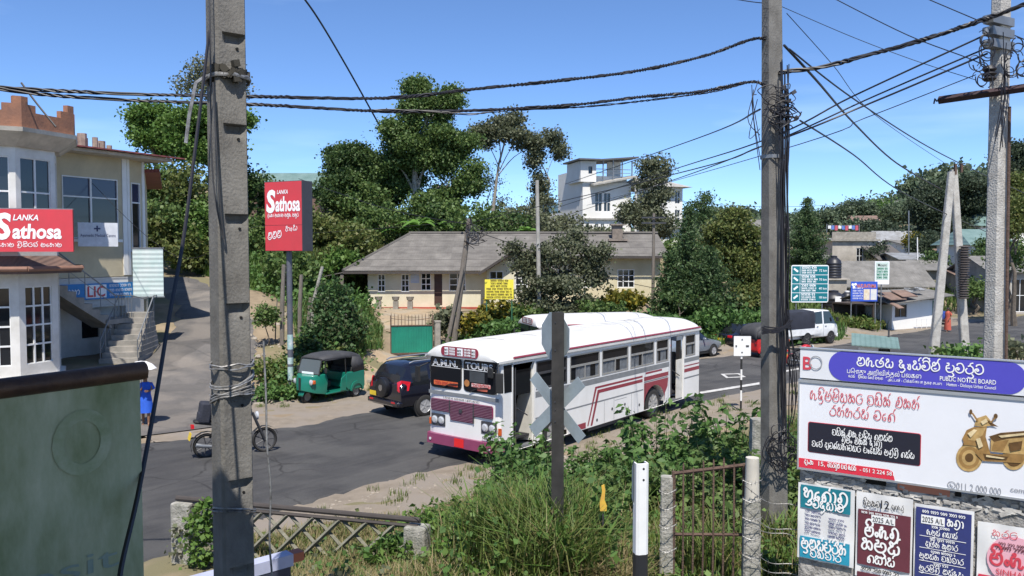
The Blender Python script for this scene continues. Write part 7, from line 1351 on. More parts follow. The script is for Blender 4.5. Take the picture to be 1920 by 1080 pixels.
def hair(parent, c, r, m, bun=True):
    q = MB(); st = len(q.v); q.lathe([(r*.99, -.2*r), (r*1.08, .1*r), (r*1.0, .55*r), (r*.7, .95*r), (.01, 1.12*r)], (0, 0, 0), 14); 
    if bun: q.lathe([(.01, -.5*r), (r*.45, -.25*r), (r*.5, 0), (r*.4, .3*r), (.01, .45*r)], (-r*1.05, 0, -.05*r), 10)
    q.xf(Matrix.Translation(c) @ Matrix.Rotation(-.35, 4, 'Y')); return q.build('hair', m, parent, smooth=60)
def standing(stride=.0, arms=((.25, -.10, 1.12), (.1, .26, .85))):
    J = [((0, 0, .86), .115), ((0, 0, 1.0), .105), ((.01, 0, 1.18), .115), ((.01, 0, 1.30), .10), ((.01, 0, 1.37), .05), ((.02, 0, 1.44), .06), ((.03, 0, 1.52), .085), ((.025, 0, 1.58), .07)]
    E = [(i, i+1) for i in range(7)]
    for s, (hx, hy, hz) in zip((-1, 1), arms):
        i = len(J); sh = V((.01, s*.155, 1.31)); ha = V((hx, hy, hz)); el = sh.lerp(ha, .5)+V((-.09, s*.05, -.06)); J += [(sh, .048), (el, .036), (sh.lerp(ha, .93) if False else ha, .024)]; E += [(3, i), (i, i+1), (i+1, i+2)]
    for s in (-1, 1):
        i = len(J); fx = s*stride; J += [((0, s*.085, .80), .085), ((fx*.55+.02, s*.085, .45), .055), ((fx-.02, s*.085, .09), .036), ((fx+.05, s*.09, .035), .032), ((fx+.15, s*.095, .025), .022)]; E += [(0, i), (i, i+1), (i+1, i+2), (i+2, i+3), (i+3, i+4)]
    return J, E
HAIR = mat('hair_black', (.012, .01, .009), .5, var=.1)
a = G(274, 799); t = thing('person', 'person in bright blue dress walking under a white umbrella on the side road', 'person', (a.x, a.y, H(a.x, a.y)+.02), math.radians(-70))
J, E = standing(.13, ((.24, -.12, 1.15), (.22, .10, 1.1)))
body(t, J, E, [((.24, -.12, 1.15), (.6, .4, .6), (0, .3, 1)), ((.22, .10, 1.1), (.7, -.5, .2), (0, 0, 1))], ((.035, 0, 1.52), (1, 0, 0), .085), SKIN)
DB = mat('dress_blue', (.02, .10, .52), .8, var=.12, scale=6)
loftring('dress', [(.01, 0, .42, .19, .23), (.01, 0, .6, .17, .21), (0, 0, .85, .15, .185), (0, 0, 1.0, .125, .155), (.01, 0, 1.2, .14, .175), (.01, 0, 1.33, .115, .17), (.01, 0, 1.38, .07, .09)], DB, t, fold=.05)
q = MB(); [q.tube([(.01, s*.15, 1.33), (-.03, s*.2, 1.2), (-.04, s*.23, 1.14)], [.062, .06, .062], 10) for s in (-1, 1)]; q.build('sleeve', DB, t); hair(t, V((.03, 0, 1.53)), .09, HAIR)
q = MB(); q.box((-.02, -.24, .98), (.24, .08, .2), rz=.2); q.tube([(.06, -.2, 1.08), (0, -.12, 1.36), (-.08, -.2, 1.08)], .008, 5); b = q.build('handbag', mat('bag_black', (.02, .018, .02), .5), t, bevel=.03); 
bag = thing('handbag', 'dark handbag hanging at the hip of the person in blue', 'handbag', t.location, t.rotation_euler.z); b.parent = bag; b.name = 'bag'
um = thing('umbrella', 'white umbrella held over the person in the blue dress', 'umbrella', t.location, t.rotation_euler.z)
q = MB(); n, rg_ = 8, [(.02, 2.06), (.18, 2.03), (.34, 1.95), (.46, 1.82)]; vs = [(.2, -.1, 2.07)]
for r_, z in rg_[1:]:
    for k in range(n*2): a_ = math.pi*k/n; s_ = 1 if k % 2 == 0 else .955; vs.append((.2+r_*s_*math.cos(a_), -.1+r_*s_*math.sin(a_), z+(0 if k % 2 == 0 else .012)))
m_ = n*2; q.add(vs, [(0, 1+k, 1+(k+1) % m_) for k in range(m_)]+[(1+a_*m_+k, 1+(a_+1)*m_+k, 1+(a_+1)*m_+(k+1) % m_, 1+a_*m_+(k+1) % m_) for a_ in range(2) for k in range(m_)]); q.build('canopy', mat('umbrella_white', (.74, .73, .72), .8, var=.04), um, smooth=25)
q = MB(); q.cyl((.27, -.09, 1.08), (.2, -.1, 2.12), .008, None, 6); [q.tube([(.2, -.1, 2.0), (.2+.45*math.cos(math.pi*k/4), -.1+.45*math.sin(math.pi*k/4), 1.83)], .004, 4) for k in range(8)]; q.build('shaft', STEELD, um)
a = G(1777, 623); t = thing('person', 'person in long orange red dress walking along the far road by the shack', 'person', (a.x, a.y, H(a.x, a.y)+.02), math.radians(200)); J, E = standing(.1, ((.05, -.24, .84), (.12, .2, .88)))
body(t, J, E, [((.05, -.24, .84), (.2, 0, -1), (1, 0, 0)), ((.12, .2, .88), (.3, 0, -1), (1, 0, 0))], ((.035, 0, 1.52), (1, 0, 0), .085), SKIN); DR = mat('dress_red', (.45, .09, .055), .8, var=.15, scale=6)
loftring('dress', [(.01, 0, .12, .2, .25), (.01, 0, .5, .18, .22), (0, 0, .85, .16, .19), (0, 0, 1.0, .13, .16), (.01, 0, 1.2, .145, .18), (.01, 0, 1.33, .115, .17), (.01, 0, 1.38, .07, .09)], DR, t, fold=.06); q = MB(); [q.tube([(.01, s*.15, 1.33), (-.03, s*.2, 1.2), (-.04, s*.23, 1.12)], [.062, .06, .062], 10) for s in (-1, 1)]; q.build('sleeve', DR, t); hair(t, V((.03, 0, 1.53)), .09, HAIR)
# the rider, mostly behind the pole
RID = t = thing('person', 'motorcycle rider in dark jacket and helmet mostly hidden behind the near concrete pole', 'person', (mb_.x, mb_.y, .03), hd_)
J = [((.18, 0, .95), .12), ((.22, 0, 1.12), .12), ((.28, 0, 1.3), .13), ((.31, 0, 1.42), .10), ((.34, 0, 1.5), .055), ((.37, 0, 1.56), .07), ((.4, 0, 1.64), .085), ((.4, 0, 1.7), .07)]; E = [(i, i+1) for i in range(7)]
for s in (-1, 1):
    i = len(J); J += [((.3, s*.17, 1.42), .055), ((.5, s*.3, 1.2), .042), ((.84, s*.33, 1.13), .03)]; E += [(3, i), (i, i+1), (i+1, i+2)]
    i = len(J); J += [((.2, s*.1, .93), .09), ((.62, s*.2, .82), .065), ((.52, s*.2, .38), .042), ((.60, s*.2, .3), .036), ((.7, s*.2, .28), .03)]; E += [(0, i), (i, i+1), (i+1, i+2), (i+2, i+3), (i+3, i+4)]
body(t, J, E, [((.83, -.33, 1.13), (.3, 1, 0), (0, 0, 1)), ((.83, .33, 1.13), (.3, -1, 0), (0, 0, 1))], ((.4, 0, 1.64), (1, 0, 0), .085), mat('rider_dark', (.04, .04, .045), .7))
q = MB(); q.lathe([(.06, -.14), (.13, -.1), (.14, .02), (.11, .11), (.01, .15)], (.4, 0, 1.65), 16); q.build('helmet', mat('helmet_black', (.01, .01, .012), .2, coat=.5), t)
q = MB(); q.box((-.02, 0, 1.1), (.26, .36, .5), ry=.15); q.box((-.14, 0, 1.0), (.1, .28, .28), ry=.15); b = q.build('pack', mat('pack_navy', (.022, .024, .035), .85, var=.3, scale=5, bump=.4), None, bevel=.07)
bp = thing('backpack', 'bulky dark backpack on the back of the motorcycle rider', 'backpack', t.location, hd_); b.parent = bp; bp.scale = (1.12, 1.12, 1.12); RID.scale = (1.1, 1.1, 1.1)
# ================================================================ foliage
def quads_mesh(name, co, m, parent=None, loc=None):        # co: (N,4,3)
    N = len(co); me = bpy.data.meshes.new(name); me.vertices.add(N*4); me.vertices.foreach_set('co', co.reshape(-1).astype(np.float32)); me.loops.add(N*4); me.loops.foreach_set('vertex_index', np.arange(N*4, dtype=np.int32)); me.polygons.add(N); me.polygons.foreach_set('loop_start', np.arange(0, N*4, 4, dtype=np.int32)); me.update(calc_edges=True); me.materials.append(m); return link(name, me, parent, loc)
def unitv(n): d = NR.normal(size=(n, 3)); return d/np.linalg.norm(d, axis=1, keepdims=True)
def leaves(c, size, droop=.0, w=.42, upbias=.9, outward=None):
    """kite leaves at points c"""
    n = len(c); d = unitv(n); d[:, 2] -= droop
    if outward is not None: d += outward
    d /= np.linalg.norm(d, axis=1, keepdims=True); nr = unitv(n); nr[:, 2] += upbias; s = np.cross(d, nr); s /= np.linalg.norm(s, axis=1, keepdims=True)+1e-9; nn = np.cross(s, d)
    L = (size*NR.uniform(.45, 1.6, n))[:, None]; b = c-d*L*.5; t = c+d*L*.5-nn*L*.08; m = c-d*L*.05+nn*L*.10
    return np.stack([b, m-s*L*w, t, m+s*L*w], 1)
def blobcloud(blobs, dens, rough=.28, fill=.45):
    """clump centres through each blob, thicker towards its outside, with a lumpy outline"""
    out = []
    for x, y, z, rx, ry, rz_ in blobs:
        n = max(4, int(dens*(rx*ry*rz_)**(2/3)*4)); d = unitv(n); k = NR.uniform(0, 6.28, 6); f = NR.uniform(1.5, 3.5, (6, 3))
        lump = 1+rough*sum(np.sin(d@f[i]*1.7+k[i]) for i in range(6))/2.4; r = (fill+(1-fill)*NR.random(n)**.6)*lump
        out.append(np.stack([x+d[:, 0]*r*rx, y+d[:, 1]*r*ry, z+d[:, 2]*r*rz_], 1))
    return np.concatenate(out)
def foliage(blobs, clumps, per, spread, size, **k):
    c = blobcloud(blobs, clumps, k.pop('rough', .28), k.pop('fill', .45)); c = np.repeat(c, per, 0); off = NR.normal(size=c.shape)*spread; off[:, 2] *= .75
    return leaves(c+off, size, **k)
GREENS = {'mid': [(.035, .066, .018), (.062, .105, .028), (.098, .135, .042), (.05, .085, .023)], 'dark': [(.016, .036, .012), (.03, .056, .016), (.055, .08, .025), (.024, .045, .014)], 'olive': [(.065, .085, .022), (.10, .12, .032), (.05, .075, .02), (.135, .13, .045)],
          'grey': [(.055, .065, .035), (.08, .09, .05), (.10, .105, .065), (.045, .05, .028)], 'bright': [(.05, .11, .02), (.085, .155, .03), (.12, .19, .045), (.06, .12, .025)], 'gold': [(.20, .16, .02), (.10, .12, .02), (.30, .23, .03), (.07, .10, .02)],
          'conifer': [(.024, .05, .02), (.038, .068, .026), (.06, .09, .034), (.03, .055, .02)], 'straw': [(.30, .24, .12), (.22, .18, .08), (.36, .29, .16), (.14, .14, .05)], 'ivy': [(.018, .045, .016), (.03, .065, .02), (.05, .09, .03), (.06, .06, .03)],
          'grass': [(.08, .14, .025), (.12, .18, .04), (.20, .20, .065), (.06, .11, .022), (.15, .20, .04)], 'weed': [(.035, .08, .02), (.06, .12, .03), (.085, .15, .04), (.045, .09, .025)], 'hazyd': [(.045, .065, .038), (.06, .085, .048), (.08, .105, .062)], 'bushy': [(.09, .105, .055), (.12, .135, .075), (.16, .17, .105), (.07, .09, .04)], 'ban': [(.08, .18, .03), (.13, .26, .05), (.10, .2, .035)], 'hazy': [(.07, .10, .058), (.09, .125, .07), (.115, .14, .085)]}  # hazy kinds carry the haze of distance in their leaf colours
LK = dict(dark=2.0, mid=1.6, grey=1.9, olive=1.5, conifer=1.8, ivy=1.65, weed=1.45, bright=1.25, hazy=1.3, gold=1.1)
LM = lambda k: leafmat('leaf_'+k, [[v*LK.get(k, 1) for v in c] for c in GREENS[k]], .32)
BARK = mat('bark', (.16, .13, .10), .9, col2=(.08, .065, .05), scale=4, bump=.6); BARKP = mat('bark_pale', (.36, .33, .28), .9, col2=(.2, .18, .15), scale=4, bump=.5)
def tree(label, base, blobs, kind, clumps=9, per=14, spread=.28, size=.26, trunk=.2, bark=None, name='tree', cat='tree', group=None, limbs=True, **k):
    """blobs are in world metres; the thing's origin is the trunk foot"""
    o = V(base); t = thing(name, label, cat, o, 0, group)
    if o.y > 45 and name == 'tree':
        nb = []
        for x, y, z, a, b, c in blobs:
            for _ in range(7):
                d = V(unitv(1)[0])*R.uniform(.45, .8); f = R.uniform(.34, .52); nb.append((x+d.x*a, y+d.y*b, z+d.z*c, a*f*1.1, b*f*1.1, c*f*.72))
        sub_ = nb; clumps = clumps*1.45; per = per+8; size = size*.78; spread = spread*1.3; k.setdefault('fill', .25); k.setdefault('rough', .42)
    else: sub_ = blobs
    bl_ = [(x-o.x, y-o.y, z-o.z, a, b, c) for x, y, z, a, b, c in blobs]
    if trunk:
        q = MB(); top = max(bl_, key=lambda b: b[2]); tp = V(top[:3]); n = 6
        q.tube([V((0, 0, -.3)).lerp(tp, i/n)+V((R.gauss(0, .06), R.gauss(0, .06), 0))*i for i in range(n+1)], [trunk*(1-.8*i/n)*(1.25 if i == 0 else 1) for i in range(n+1)], 8)
        if limbs:
            for b in bl_:
                if b is top: continue
                k0 = min(.75, max(.25, (b[2]-b[5]*.8)/tp.z*.8 if tp.z else .4)); s0 = V((0, 0, -.3)).lerp(tp, k0); e = V(b[:3]); q.tube(cr([s0, s0.lerp(e, .45)+V((0, 0, .12*(e-s0).length)), e], 4), [trunk*(1-.8*k0)*.6*(1-.85*i/8) for i in range(9)], 6)
                for _ in range(3): d = V(unitv(1)[0]); q.tube([e, e+V((d.x*b[3]*.7, d.y*b[4]*.7, d.z*b[5]*.7))], [trunk*.09, trunk*.03], 4)
        q.build('trunk', bark or BARK, t)
    quads_mesh('crown', foliage([(x-o.x, y-o.y, z-o.z, a, b, c) for x, y, z, a, b, c in sub_], clumps, per, spread, size, **k), LM(kind), t); return t
def PB_(px, py, Y, rx, rz_, ry=None):                      # a blob by where it stands and its half sizes in photo pixels
    p = P(px, py, Y); k = Y/F; return (p.x, p.y, p.z, rx*k, (ry or rx)*k, rz_*k)
def foot(px, Y): x = X(px, Y); return (x, Y, H(x, Y))
# ---- trees on the hill behind the bungalow
tree('round dark green tree left of the tall tree on the hill', foot(672, 70), [PB_(668, 320, 70, 62, 48), PB_(640, 355, 70, 48, 45), PB_(705, 350, 71, 50, 50), PB_(690, 400, 70, 55, 40), PB_(640, 300, 71, 30, 28)], 'dark', 26, 16, .26, .24, .25)
tree('tallest leafy tree with forked pale trunk on the hill above the bungalow', foot(778, 68), [PB_(775, 190, 68, 38, 38), PB_(820, 205, 68, 42, 40), PB_(760, 250, 67, 40, 45), PB_(840, 265, 69, 55, 48), PB_(800, 300, 68, 45, 40), PB_(858, 330, 68, 45, 48), PB_(760, 330, 69, 32, 35), PB_(735, 300, 68, 25, 38), PB_(835, 390, 68, 55, 40), PB_(785, 165, 68, 22, 20), PB_(850, 180, 68, 22, 22)], 'mid', 17, 14, .27, .24, .36, BARKP)
tree('spreading tree with bare leaning pale limb right of the tallest tree', foot(905, 72), [PB_(935, 240, 72, 42, 24), PB_(975, 262, 72, 30, 22), PB_(900, 255, 72, 30, 22), PB_(955, 222, 72, 24, 14), PB_(1000, 275, 72, 20, 16)], 'grey', 15, 12, .25, .24, .2, BARKP)
tree('slim tree with round top standing alone between spreading tree and white house', foot(1020, 72), [PB_(1025, 262, 72, 30, 24), PB_(1048, 280, 72, 22, 16), PB_(1008, 300, 72, 20, 24), PB_(1012, 345, 72, 20, 30), PB_(1015, 390, 72, 24, 30)], 'grey', 13, 12, .24, .22, .14, BARKP)
tree('tall narrow tree growing in front of the white house', foot(1210, 68), [PB_(1228, 320, 68, 28, 26), PB_(1222, 355, 68, 34, 30), PB_(1205, 395, 68, 42, 30), PB_(1228, 420, 68, 42, 26), PB_(1180, 400, 68, 24, 24)], 'grey', 15, 13, .25, .22, .16)
tree('bare twiggy shrub tree left of the slim tree', foot(930, 74), [PB_(925, 350, 74, 22, 30), PB_(940, 385, 74, 30, 22), PB_(915, 330, 74, 10, 18)], 'grey', 3, 5, .3, .16, .1, BARKP)
tree('thin feathery pine beside the white house on the skyline', foot(1312, 82), [PB_(1318, 372, 82, 20, 8), PB_(1308, 388, 82, 22, 8), PB_(1325, 398, 82, 16, 7), PB_(1315, 410, 82, 20, 7)], 'conifer', 9, 10, .25, .22, .1)
# ---- garden trees round the bungalow
tree('grey leaved bushy tree in front of the bungalow gable', foot(1040, 48), [PB_(1040, 478, 48, 46, 30), PB_(985, 500, 48, 34, 26), PB_(1098, 490, 48, 40, 26), PB_(1050, 530, 47.5, 50, 26), PB_(1005, 555, 47.5, 32, 22), PB_(1068, 448, 49, 28, 18), PB_(1118, 525, 48, 24, 20), PB_(962, 470, 48, 18, 14), PB_(1132, 470, 48, 16, 14), PB_(1088, 565, 47.5, 24, 16), PB_(968, 575, 47, 18, 16), PB_(1045, 578, 46.8, 52, 20)], 'bushy', 16, 13, .2, .19, .14)
def conifer(label, px, pyt, pyb, Y, wpx, n=24, wk=1.35, kind='conifer', group='conifers along the garden bank', lean=0):
    x, y, g = foot(px, Y); top = P(px, pyt, Y).z; zb = P(px, pyb, Y).z; t = thing('conifer', label, 'tree', (x, y, g), 0, group); h = top-g; q = MB(); q.tube([(0, 0, -.3), (0, 0, h*.5), (0, 0, h)], [.2, .12, .02], 8); W = wpx/F*Y*wk; cs = []
    for i in range(n):
        k = i/n; z = (zb-g)+(top-zb)*k**.92; r0 = W*(1-k)**.72*(.75+.25*math.sin(i*2.4)); m = max(4, int(11*(1-k)+3))
        for j in range(m):
            a = 6.283*j/m+i*1.1+R.gauss(0, .25); r_ = r0*R.uniform(.7, 1.12); e = V((math.cos(a)*r_, math.sin(a)*r_, z+r_*R.uniform(.05, .35))); s0 = V((0, 0, z-.1*r_))
            if j % 2 == 0: q.tube([s0, e], [.035, .01], 4)
            for f in np.linspace(.25, 1, max(3, int(r_*5))): p = s0.lerp(e, f); cs.append((p.x, p.y, p.z+.03))
    q.build('trunk', BARK, t); c = np.repeat(np.array(cs), 13, 0); c = c+NR.normal(size=c.shape)*np.array([.16, .16, .11]); quads_mesh('crown', leaves(c, .19, w=.2, upbias=.2), LM(kind), t); return t
conifer('tall dark conifer right of the bungalow with drooping tiers', 1290, 388, 590, 53, 52)
conifer('broad lower conifer in front of the tall one beside the bungalow', 1330, 462, 590, 51, 50, 18); conifer('short conifer nearest the bungalow end beside the wooden pole', 1258, 470, 585, 52, 36, 16)
conifer('broad blue green conifer right of the dark cable hung pole', 1512, 370, 515, 74, 44, 24, group='conifers in the town')
tree('yellowish leafy tree between conifers and dark pole', foot(1385, 60), [PB_(1380, 425, 60, 46, 30), PB_(1350, 450, 60, 34, 30), PB_(1410, 460, 60, 36, 38), PB_(1380, 490, 60, 52, 40), PB_(1400, 530, 59, 40, 35), PB_(1375, 405, 60, 22, 14)], 'olive', 18, 14, .24, .22, .18)
tree('dark bare stemmed bush under the conifers on the bank', foot(1285, 50), [PB_(1270, 560, 50, 40, 20), PB_(1330, 562, 50, 45, 18)], 'dark', 9, 10, .2, .18, .08, name='shrub', cat='shrub')
# ---- left hill
tree('bright green spreading tree behind the near pole above the shop roof', foot(300, 60), [PB_(290, 220, 60, 55, 28), PB_(345, 225, 60, 55, 35), PB_(320, 265, 60, 60, 30), PB_(385, 270, 60, 50, 45), PB_(260, 235, 60, 30, 20), PB_(420, 230, 60, 50, 40)], 'bright', 15, 14, .28, .26, .28, BARK)
tree('tall sparse grey tree partly behind the near concrete pole', foot(400, 66), [PB_(372, 130, 66, 26, 24), PB_(350, 160, 66, 20, 16), PB_(390, 170, 66, 34, 26), PB_(420, 120, 66, 30, 30), PB_(430, 180, 66, 34, 40)], 'grey', 8, 9, .3, .22, .2, BARKP)
for i, (px, py, Y, rx, rz_, kd) in enumerate(((300, 345, 57, 44, 40, 'mid'), (350, 350, 56, 42, 45, 'olive'), (330, 410, 55, 60, 40, 'mid'), (385, 420, 55, 38, 46, 'bright'), (300, 430, 54, 40, 40, 'olive'), (360, 470, 54, 50, 34, 'olive'), (500, 440, 58, 45, 46, 'mid'), (560, 420, 60, 45, 36, 'olive'), (520, 370, 64, 40, 24, 'dark'), (610, 440, 62, 50, 36, 'olive'), (665, 455, 60, 48, 30, 'olive'), (545, 500, 50, 50, 36, 'mid'), (640, 490, 56, 36, 24, 'bright'), (440, 450, 56, 40, 46, 'mid'), (450, 350, 62, 46, 46, 'dark'))):
    p = PB_(px, py, Y, rx, rz_); b = [p]+[PB_(px+R.uniform(-.6, .6)*rx, py+R.uniform(-.1, .7)*rz_, Y+R.uniform(-1, 1), rx*.6, rz_*.6) for _ in range(2)]
    nm = {'mid': 'green', 'olive': 'yellowish', 'bright': 'bright green', 'dark': 'dark'}[kd]
    pos = ('topmost left of the shop side road', 'beside the near pole at roof height', 'above the hoarding', 'beside the near pole', 'low against the shop corner', 'above the end of the side road', 'directly behind the red pylon sign', 'right of the red pylon sign', 'under the dark gabled house', 'low left of the round dark tree', 'below the round dark tree', 'behind the pylon pole and stumps', 'above the bungalow porch', 'between near pole and pylon sign', 'above and left of the pylon sign')[i]
    tree('%s thicket bush on the left hillside, %s' % (nm, pos), foot(px, Y), b, kd, 13, 14, .26, .22, .07, name='bush', cat='bush', group='bushes on the left hillside')
for i, (px, py, Y, rx, rz_, kd) in enumerate(((720, 420, 66, 45, 28, 'mid'), (880, 425, 64, 40, 30, 'mid'), (930, 430, 66, 50, 26, 'dark'), (985, 425, 68, 45, 30, 'grey'), (1040, 428, 70, 40, 18, 'grey'), (1110, 440, 66, 44, 12, 'grey'), (690, 380, 68, 40, 30, 'mid'), (820, 420, 66, 40, 30, 'dark'))):
    p = PB_(px, py, Y, rx*1.3, rz_*1.25); tree('%s undergrowth bush behind the bungalow roof, %s' % ({'mid': 'green', 'dark': 'dark', 'grey': 'greyish'}[kd], ('left of the banana plants', 'right of the banana plants', 'below the spreading tree', 'below the slim tree', 'left below the white house', 'in front of the white house foot', 'between the round dark tree and the tallest tree', 'under the tallest tree')[i]), foot(px, Y), [p], kd, 14, 13, .26, .22, .06, name='bush', cat='bush', group='bushes behind the bungalow')
# banana plants
def banana(label, px, pyb, pyt, Y, n=9):
    a = P(px, pyb, Y); h = P(px, pyt, Y).z-a.z; t = thing('banana_plant', label, 'banana plant', a, R.uniform(0, 6), 'banana plants behind the bungalow roof'); q = MB(); q.tube([(0, 0, -2.5), (0, 0, h*.5)], [.16, .1], 8); q.build('stem', mat('banana_stem', (.14, .15, .06), .8), t)
    for i in range(n):
        a_ = 6.283*i/n+R.gauss(0, .3); L_ = h*R.uniform(.75, 1.1); up = R.uniform(.55, 1.25); pts = [V((math.cos(a_)*L_*k*math.cos(up)*(1+.25*k), math.sin(a_)*L_*k*math.cos(up)*(1+.25*k), h*.45+L_*(k*math.sin(up)-.75*k*k*k*.8))) for k in np.linspace(0, 1, 8)]
        q = MB(); sd = V((-math.sin(a_), math.cos(a_), 0)); vs = []
        for k, p in enumerate(pts): w_ = .34*math.sin(math.pi*min(1, (k+.6)/7.6))**.7; vs += [p-sd*w_-V((0, 0, w_*.35)), p, p+sd*w_-V((0, 0, w_*.35))]
        q.add(vs, [(k*3+j, k*3+j+1, k*3+j+4, k*3+j+3) for k in range(7) for j in (0, 1)]); q.build('leaf', LM('ban'), t, smooth=30)
banana('banana plant with upright bright leaves just above the bungalow ridge', 785, 450, 398, 64); banana('drooping banana plant beside the reel pole above the roof', 840, 450, 410, 64); banana('small banana plant half hidden left of the upright one', 750, 455, 415, 65, 7); banana('banana plant behind the slim concrete pole', 985, 450, 418, 65, 7)
# ---- far right hill
for i, (px, py, Y, rx, rz_, kd) in enumerate(((1560, 412, 150, 28, 14, 'hazy'), (1600, 398, 140, 34, 22, 'hazy'), (1640, 392, 150, 36, 20, 'bright'), (1690, 395, 140, 32, 18, 'hazy'), (1535, 410, 130, 26, 14, 'hazy'), (1720, 385, 130, 30, 18, 'hazy'), (1905, 300, 120, 30, 34, 'mid'), (1910, 350, 110, 28, 24, 'olive'), (1905, 400, 60, 30, 40, 'olive'), (1640, 430, 110, 36, 14, 'mid'), (1600, 430, 112, 30, 12, 'hazy'), (1690, 445, 105, 30, 20, 'dark'), (1895, 470, 64, 24, 34, 'mid'), (1735, 455, 95, 28, 26, 'dark'), (1570, 470, 96, 18, 16, 'dark'), (1650, 470, 90, 18, 14, 'mid'), (1750, 490, 80, 22, 24, 'dark'), (1850, 470, 78, 20, 20, 'dark'), (1830, 540, 70, 24, 14, 'mid'), (1480, 530, 66, 18, 26, 'dark'))):
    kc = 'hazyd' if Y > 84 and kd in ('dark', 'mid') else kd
    tree('%s tree on the right hill, %s' % ({'hazy': 'haze-paled green', 'bright': 'bright green', 'mid': 'green', 'olive': 'yellowish', 'dark': 'dark green'}[kd], ('low on the ridge beside the conifer', 'round crown on the ridge', 'brightest crown of the ridge', 'right end of the ridge group', 'first past the conifer', 'just left of the big dark tree', 'highest at the right edge', 'below the highest one at the right edge', 'beside the tall right pole near the road', 'beneath the brightest ridge crown', 'behind the washing line', 'under the big dark tree by the cottage', 'at the right edge over the shop front', 'below left of the big dark tree', 'beside the upper water tank', 'beside the leaning cottage', 'left of the leaning poles', 'right of the leaning poles', 'low at the far bend of the road', 'behind the teal direction sign')[i]), foot(px, Y), [PB_(px, py, Y, rx, rz_), PB_(px+rx*.5, py+rz_*.4, Y+1, rx*.6, rz_*.7), PB_(px-rx*.5, py+rz_*.5, Y-1, rx*.6, rz_*.6)], kc, 6 if Y > 100 else 11, 12, .4 if Y > 100 else .28, .4 if Y > 100 else .24, .2, group='trees on the right hill')
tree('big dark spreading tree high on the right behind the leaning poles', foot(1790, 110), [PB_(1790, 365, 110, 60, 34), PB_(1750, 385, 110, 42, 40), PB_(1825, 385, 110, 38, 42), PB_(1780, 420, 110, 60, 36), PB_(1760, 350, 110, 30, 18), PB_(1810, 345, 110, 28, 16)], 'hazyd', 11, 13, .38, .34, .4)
tree('small tree with yellow flowers by the leaning cottage', foot(1712, 96), [PB_(1712, 448, 96, 14, 10), PB_(1705, 455, 96, 10, 8)], 'gold', 14, 12, .22, .24, .1)
# ---- hedges and bank plants
for i, (px, py, Y, rx, rz_, kd, lb) in enumerate(((940, 588, 46.5, 50, 20, 'gold', 'yellow green hedge bush under the yellow notice board'), (985, 590, 46, 32, 20, 'mid', 'green hedge bush right of the yellow notice board'), (1165, 562, 49, 42, 18, 'gold', 'yellow green hedge bush right of the slim pole'), (838, 600, 44, 26, 26, 'grey', 'greyish shrub between gate pillar and leaning pole'), (890, 605, 44, 28, 18, 'gold', 'yellow green shrub beside the leaning pole'), (622, 565, 36.5, 34, 40, 'ivy', 'ivy covered stump forming a dark column on the bank'), (620, 625, 35.5, 44, 40, 'ivy', 'dark ivy mound below the ivy column'), (590, 655, 35, 34, 32, 'ivy', 'ivy mound behind the green auto rickshaw'), (665, 610, 37, 22, 26, 'ivy', 'leafy clump beside the white gate pillar'), (1340, 605, 47, 50, 26, 'weed', 'bright weedy clump behind the silver car'), (1410, 600, 48, 40, 22, 'weed', 'bright weedy clump above the black saloon'), (1400, 570, 52, 40, 30, 'olive', 'yellowish bush at the foot of the dark pole'), (960, 615, 43.5, 60, 14, 'weed', 'low green growth on the bank behind the second bus'), (1220, 600, 46, 60, 12, 'weed', 'low green strip on the bank above the near bus'), (1130, 580, 46, 40, 16, 'mid', 'dark green low hedge before the bungalow end'), (1610, 605, 56, 40, 8, 'grass', 'dry weedy verge clump below the blue shop sign'), (505, 690, 31.5, 28, 18, 'grass', 'grassy weed clump at the foot of the pylon sign'), (520, 735, 30, 36, 15, 'weed', 'low green weeds before the pylon pole'), (500, 590, 37, 24, 20, 'mid', 'weeds below the fence stumps'), (1815, 662, 24, 34, 12, 'weed', 'weeds under the leaning poles'), (1775, 665, 26, 20, 10, 'mid', 'dark weeds beside the left leaning pole'), (1895, 650, 16, 26, 20, 'grey', 'dry shrub behind the header of the notice board'), (1700, 725, 16, 60, 14, 'weed', 'green weeds showing through the gap of the notice board'))):
    x, y, g = foot(px, Y); p = PB_(px, py, Y, rx, rz_, rx*.8); sz = .2 if Y > 40 else .14
    tree(lb, (x, y, min(g, p[2])), [p, PB_(px-rx*.5, py+rz_*.3, Y-.3, rx*.55, rz_*.7), PB_(px+rx*.5, py+rz_*.25, Y, rx*.55, rz_*.75)], kd, 26 if Y > 40 else 34, 12, .15, sz, .04, name='shrub', cat='shrub', limbs=False)
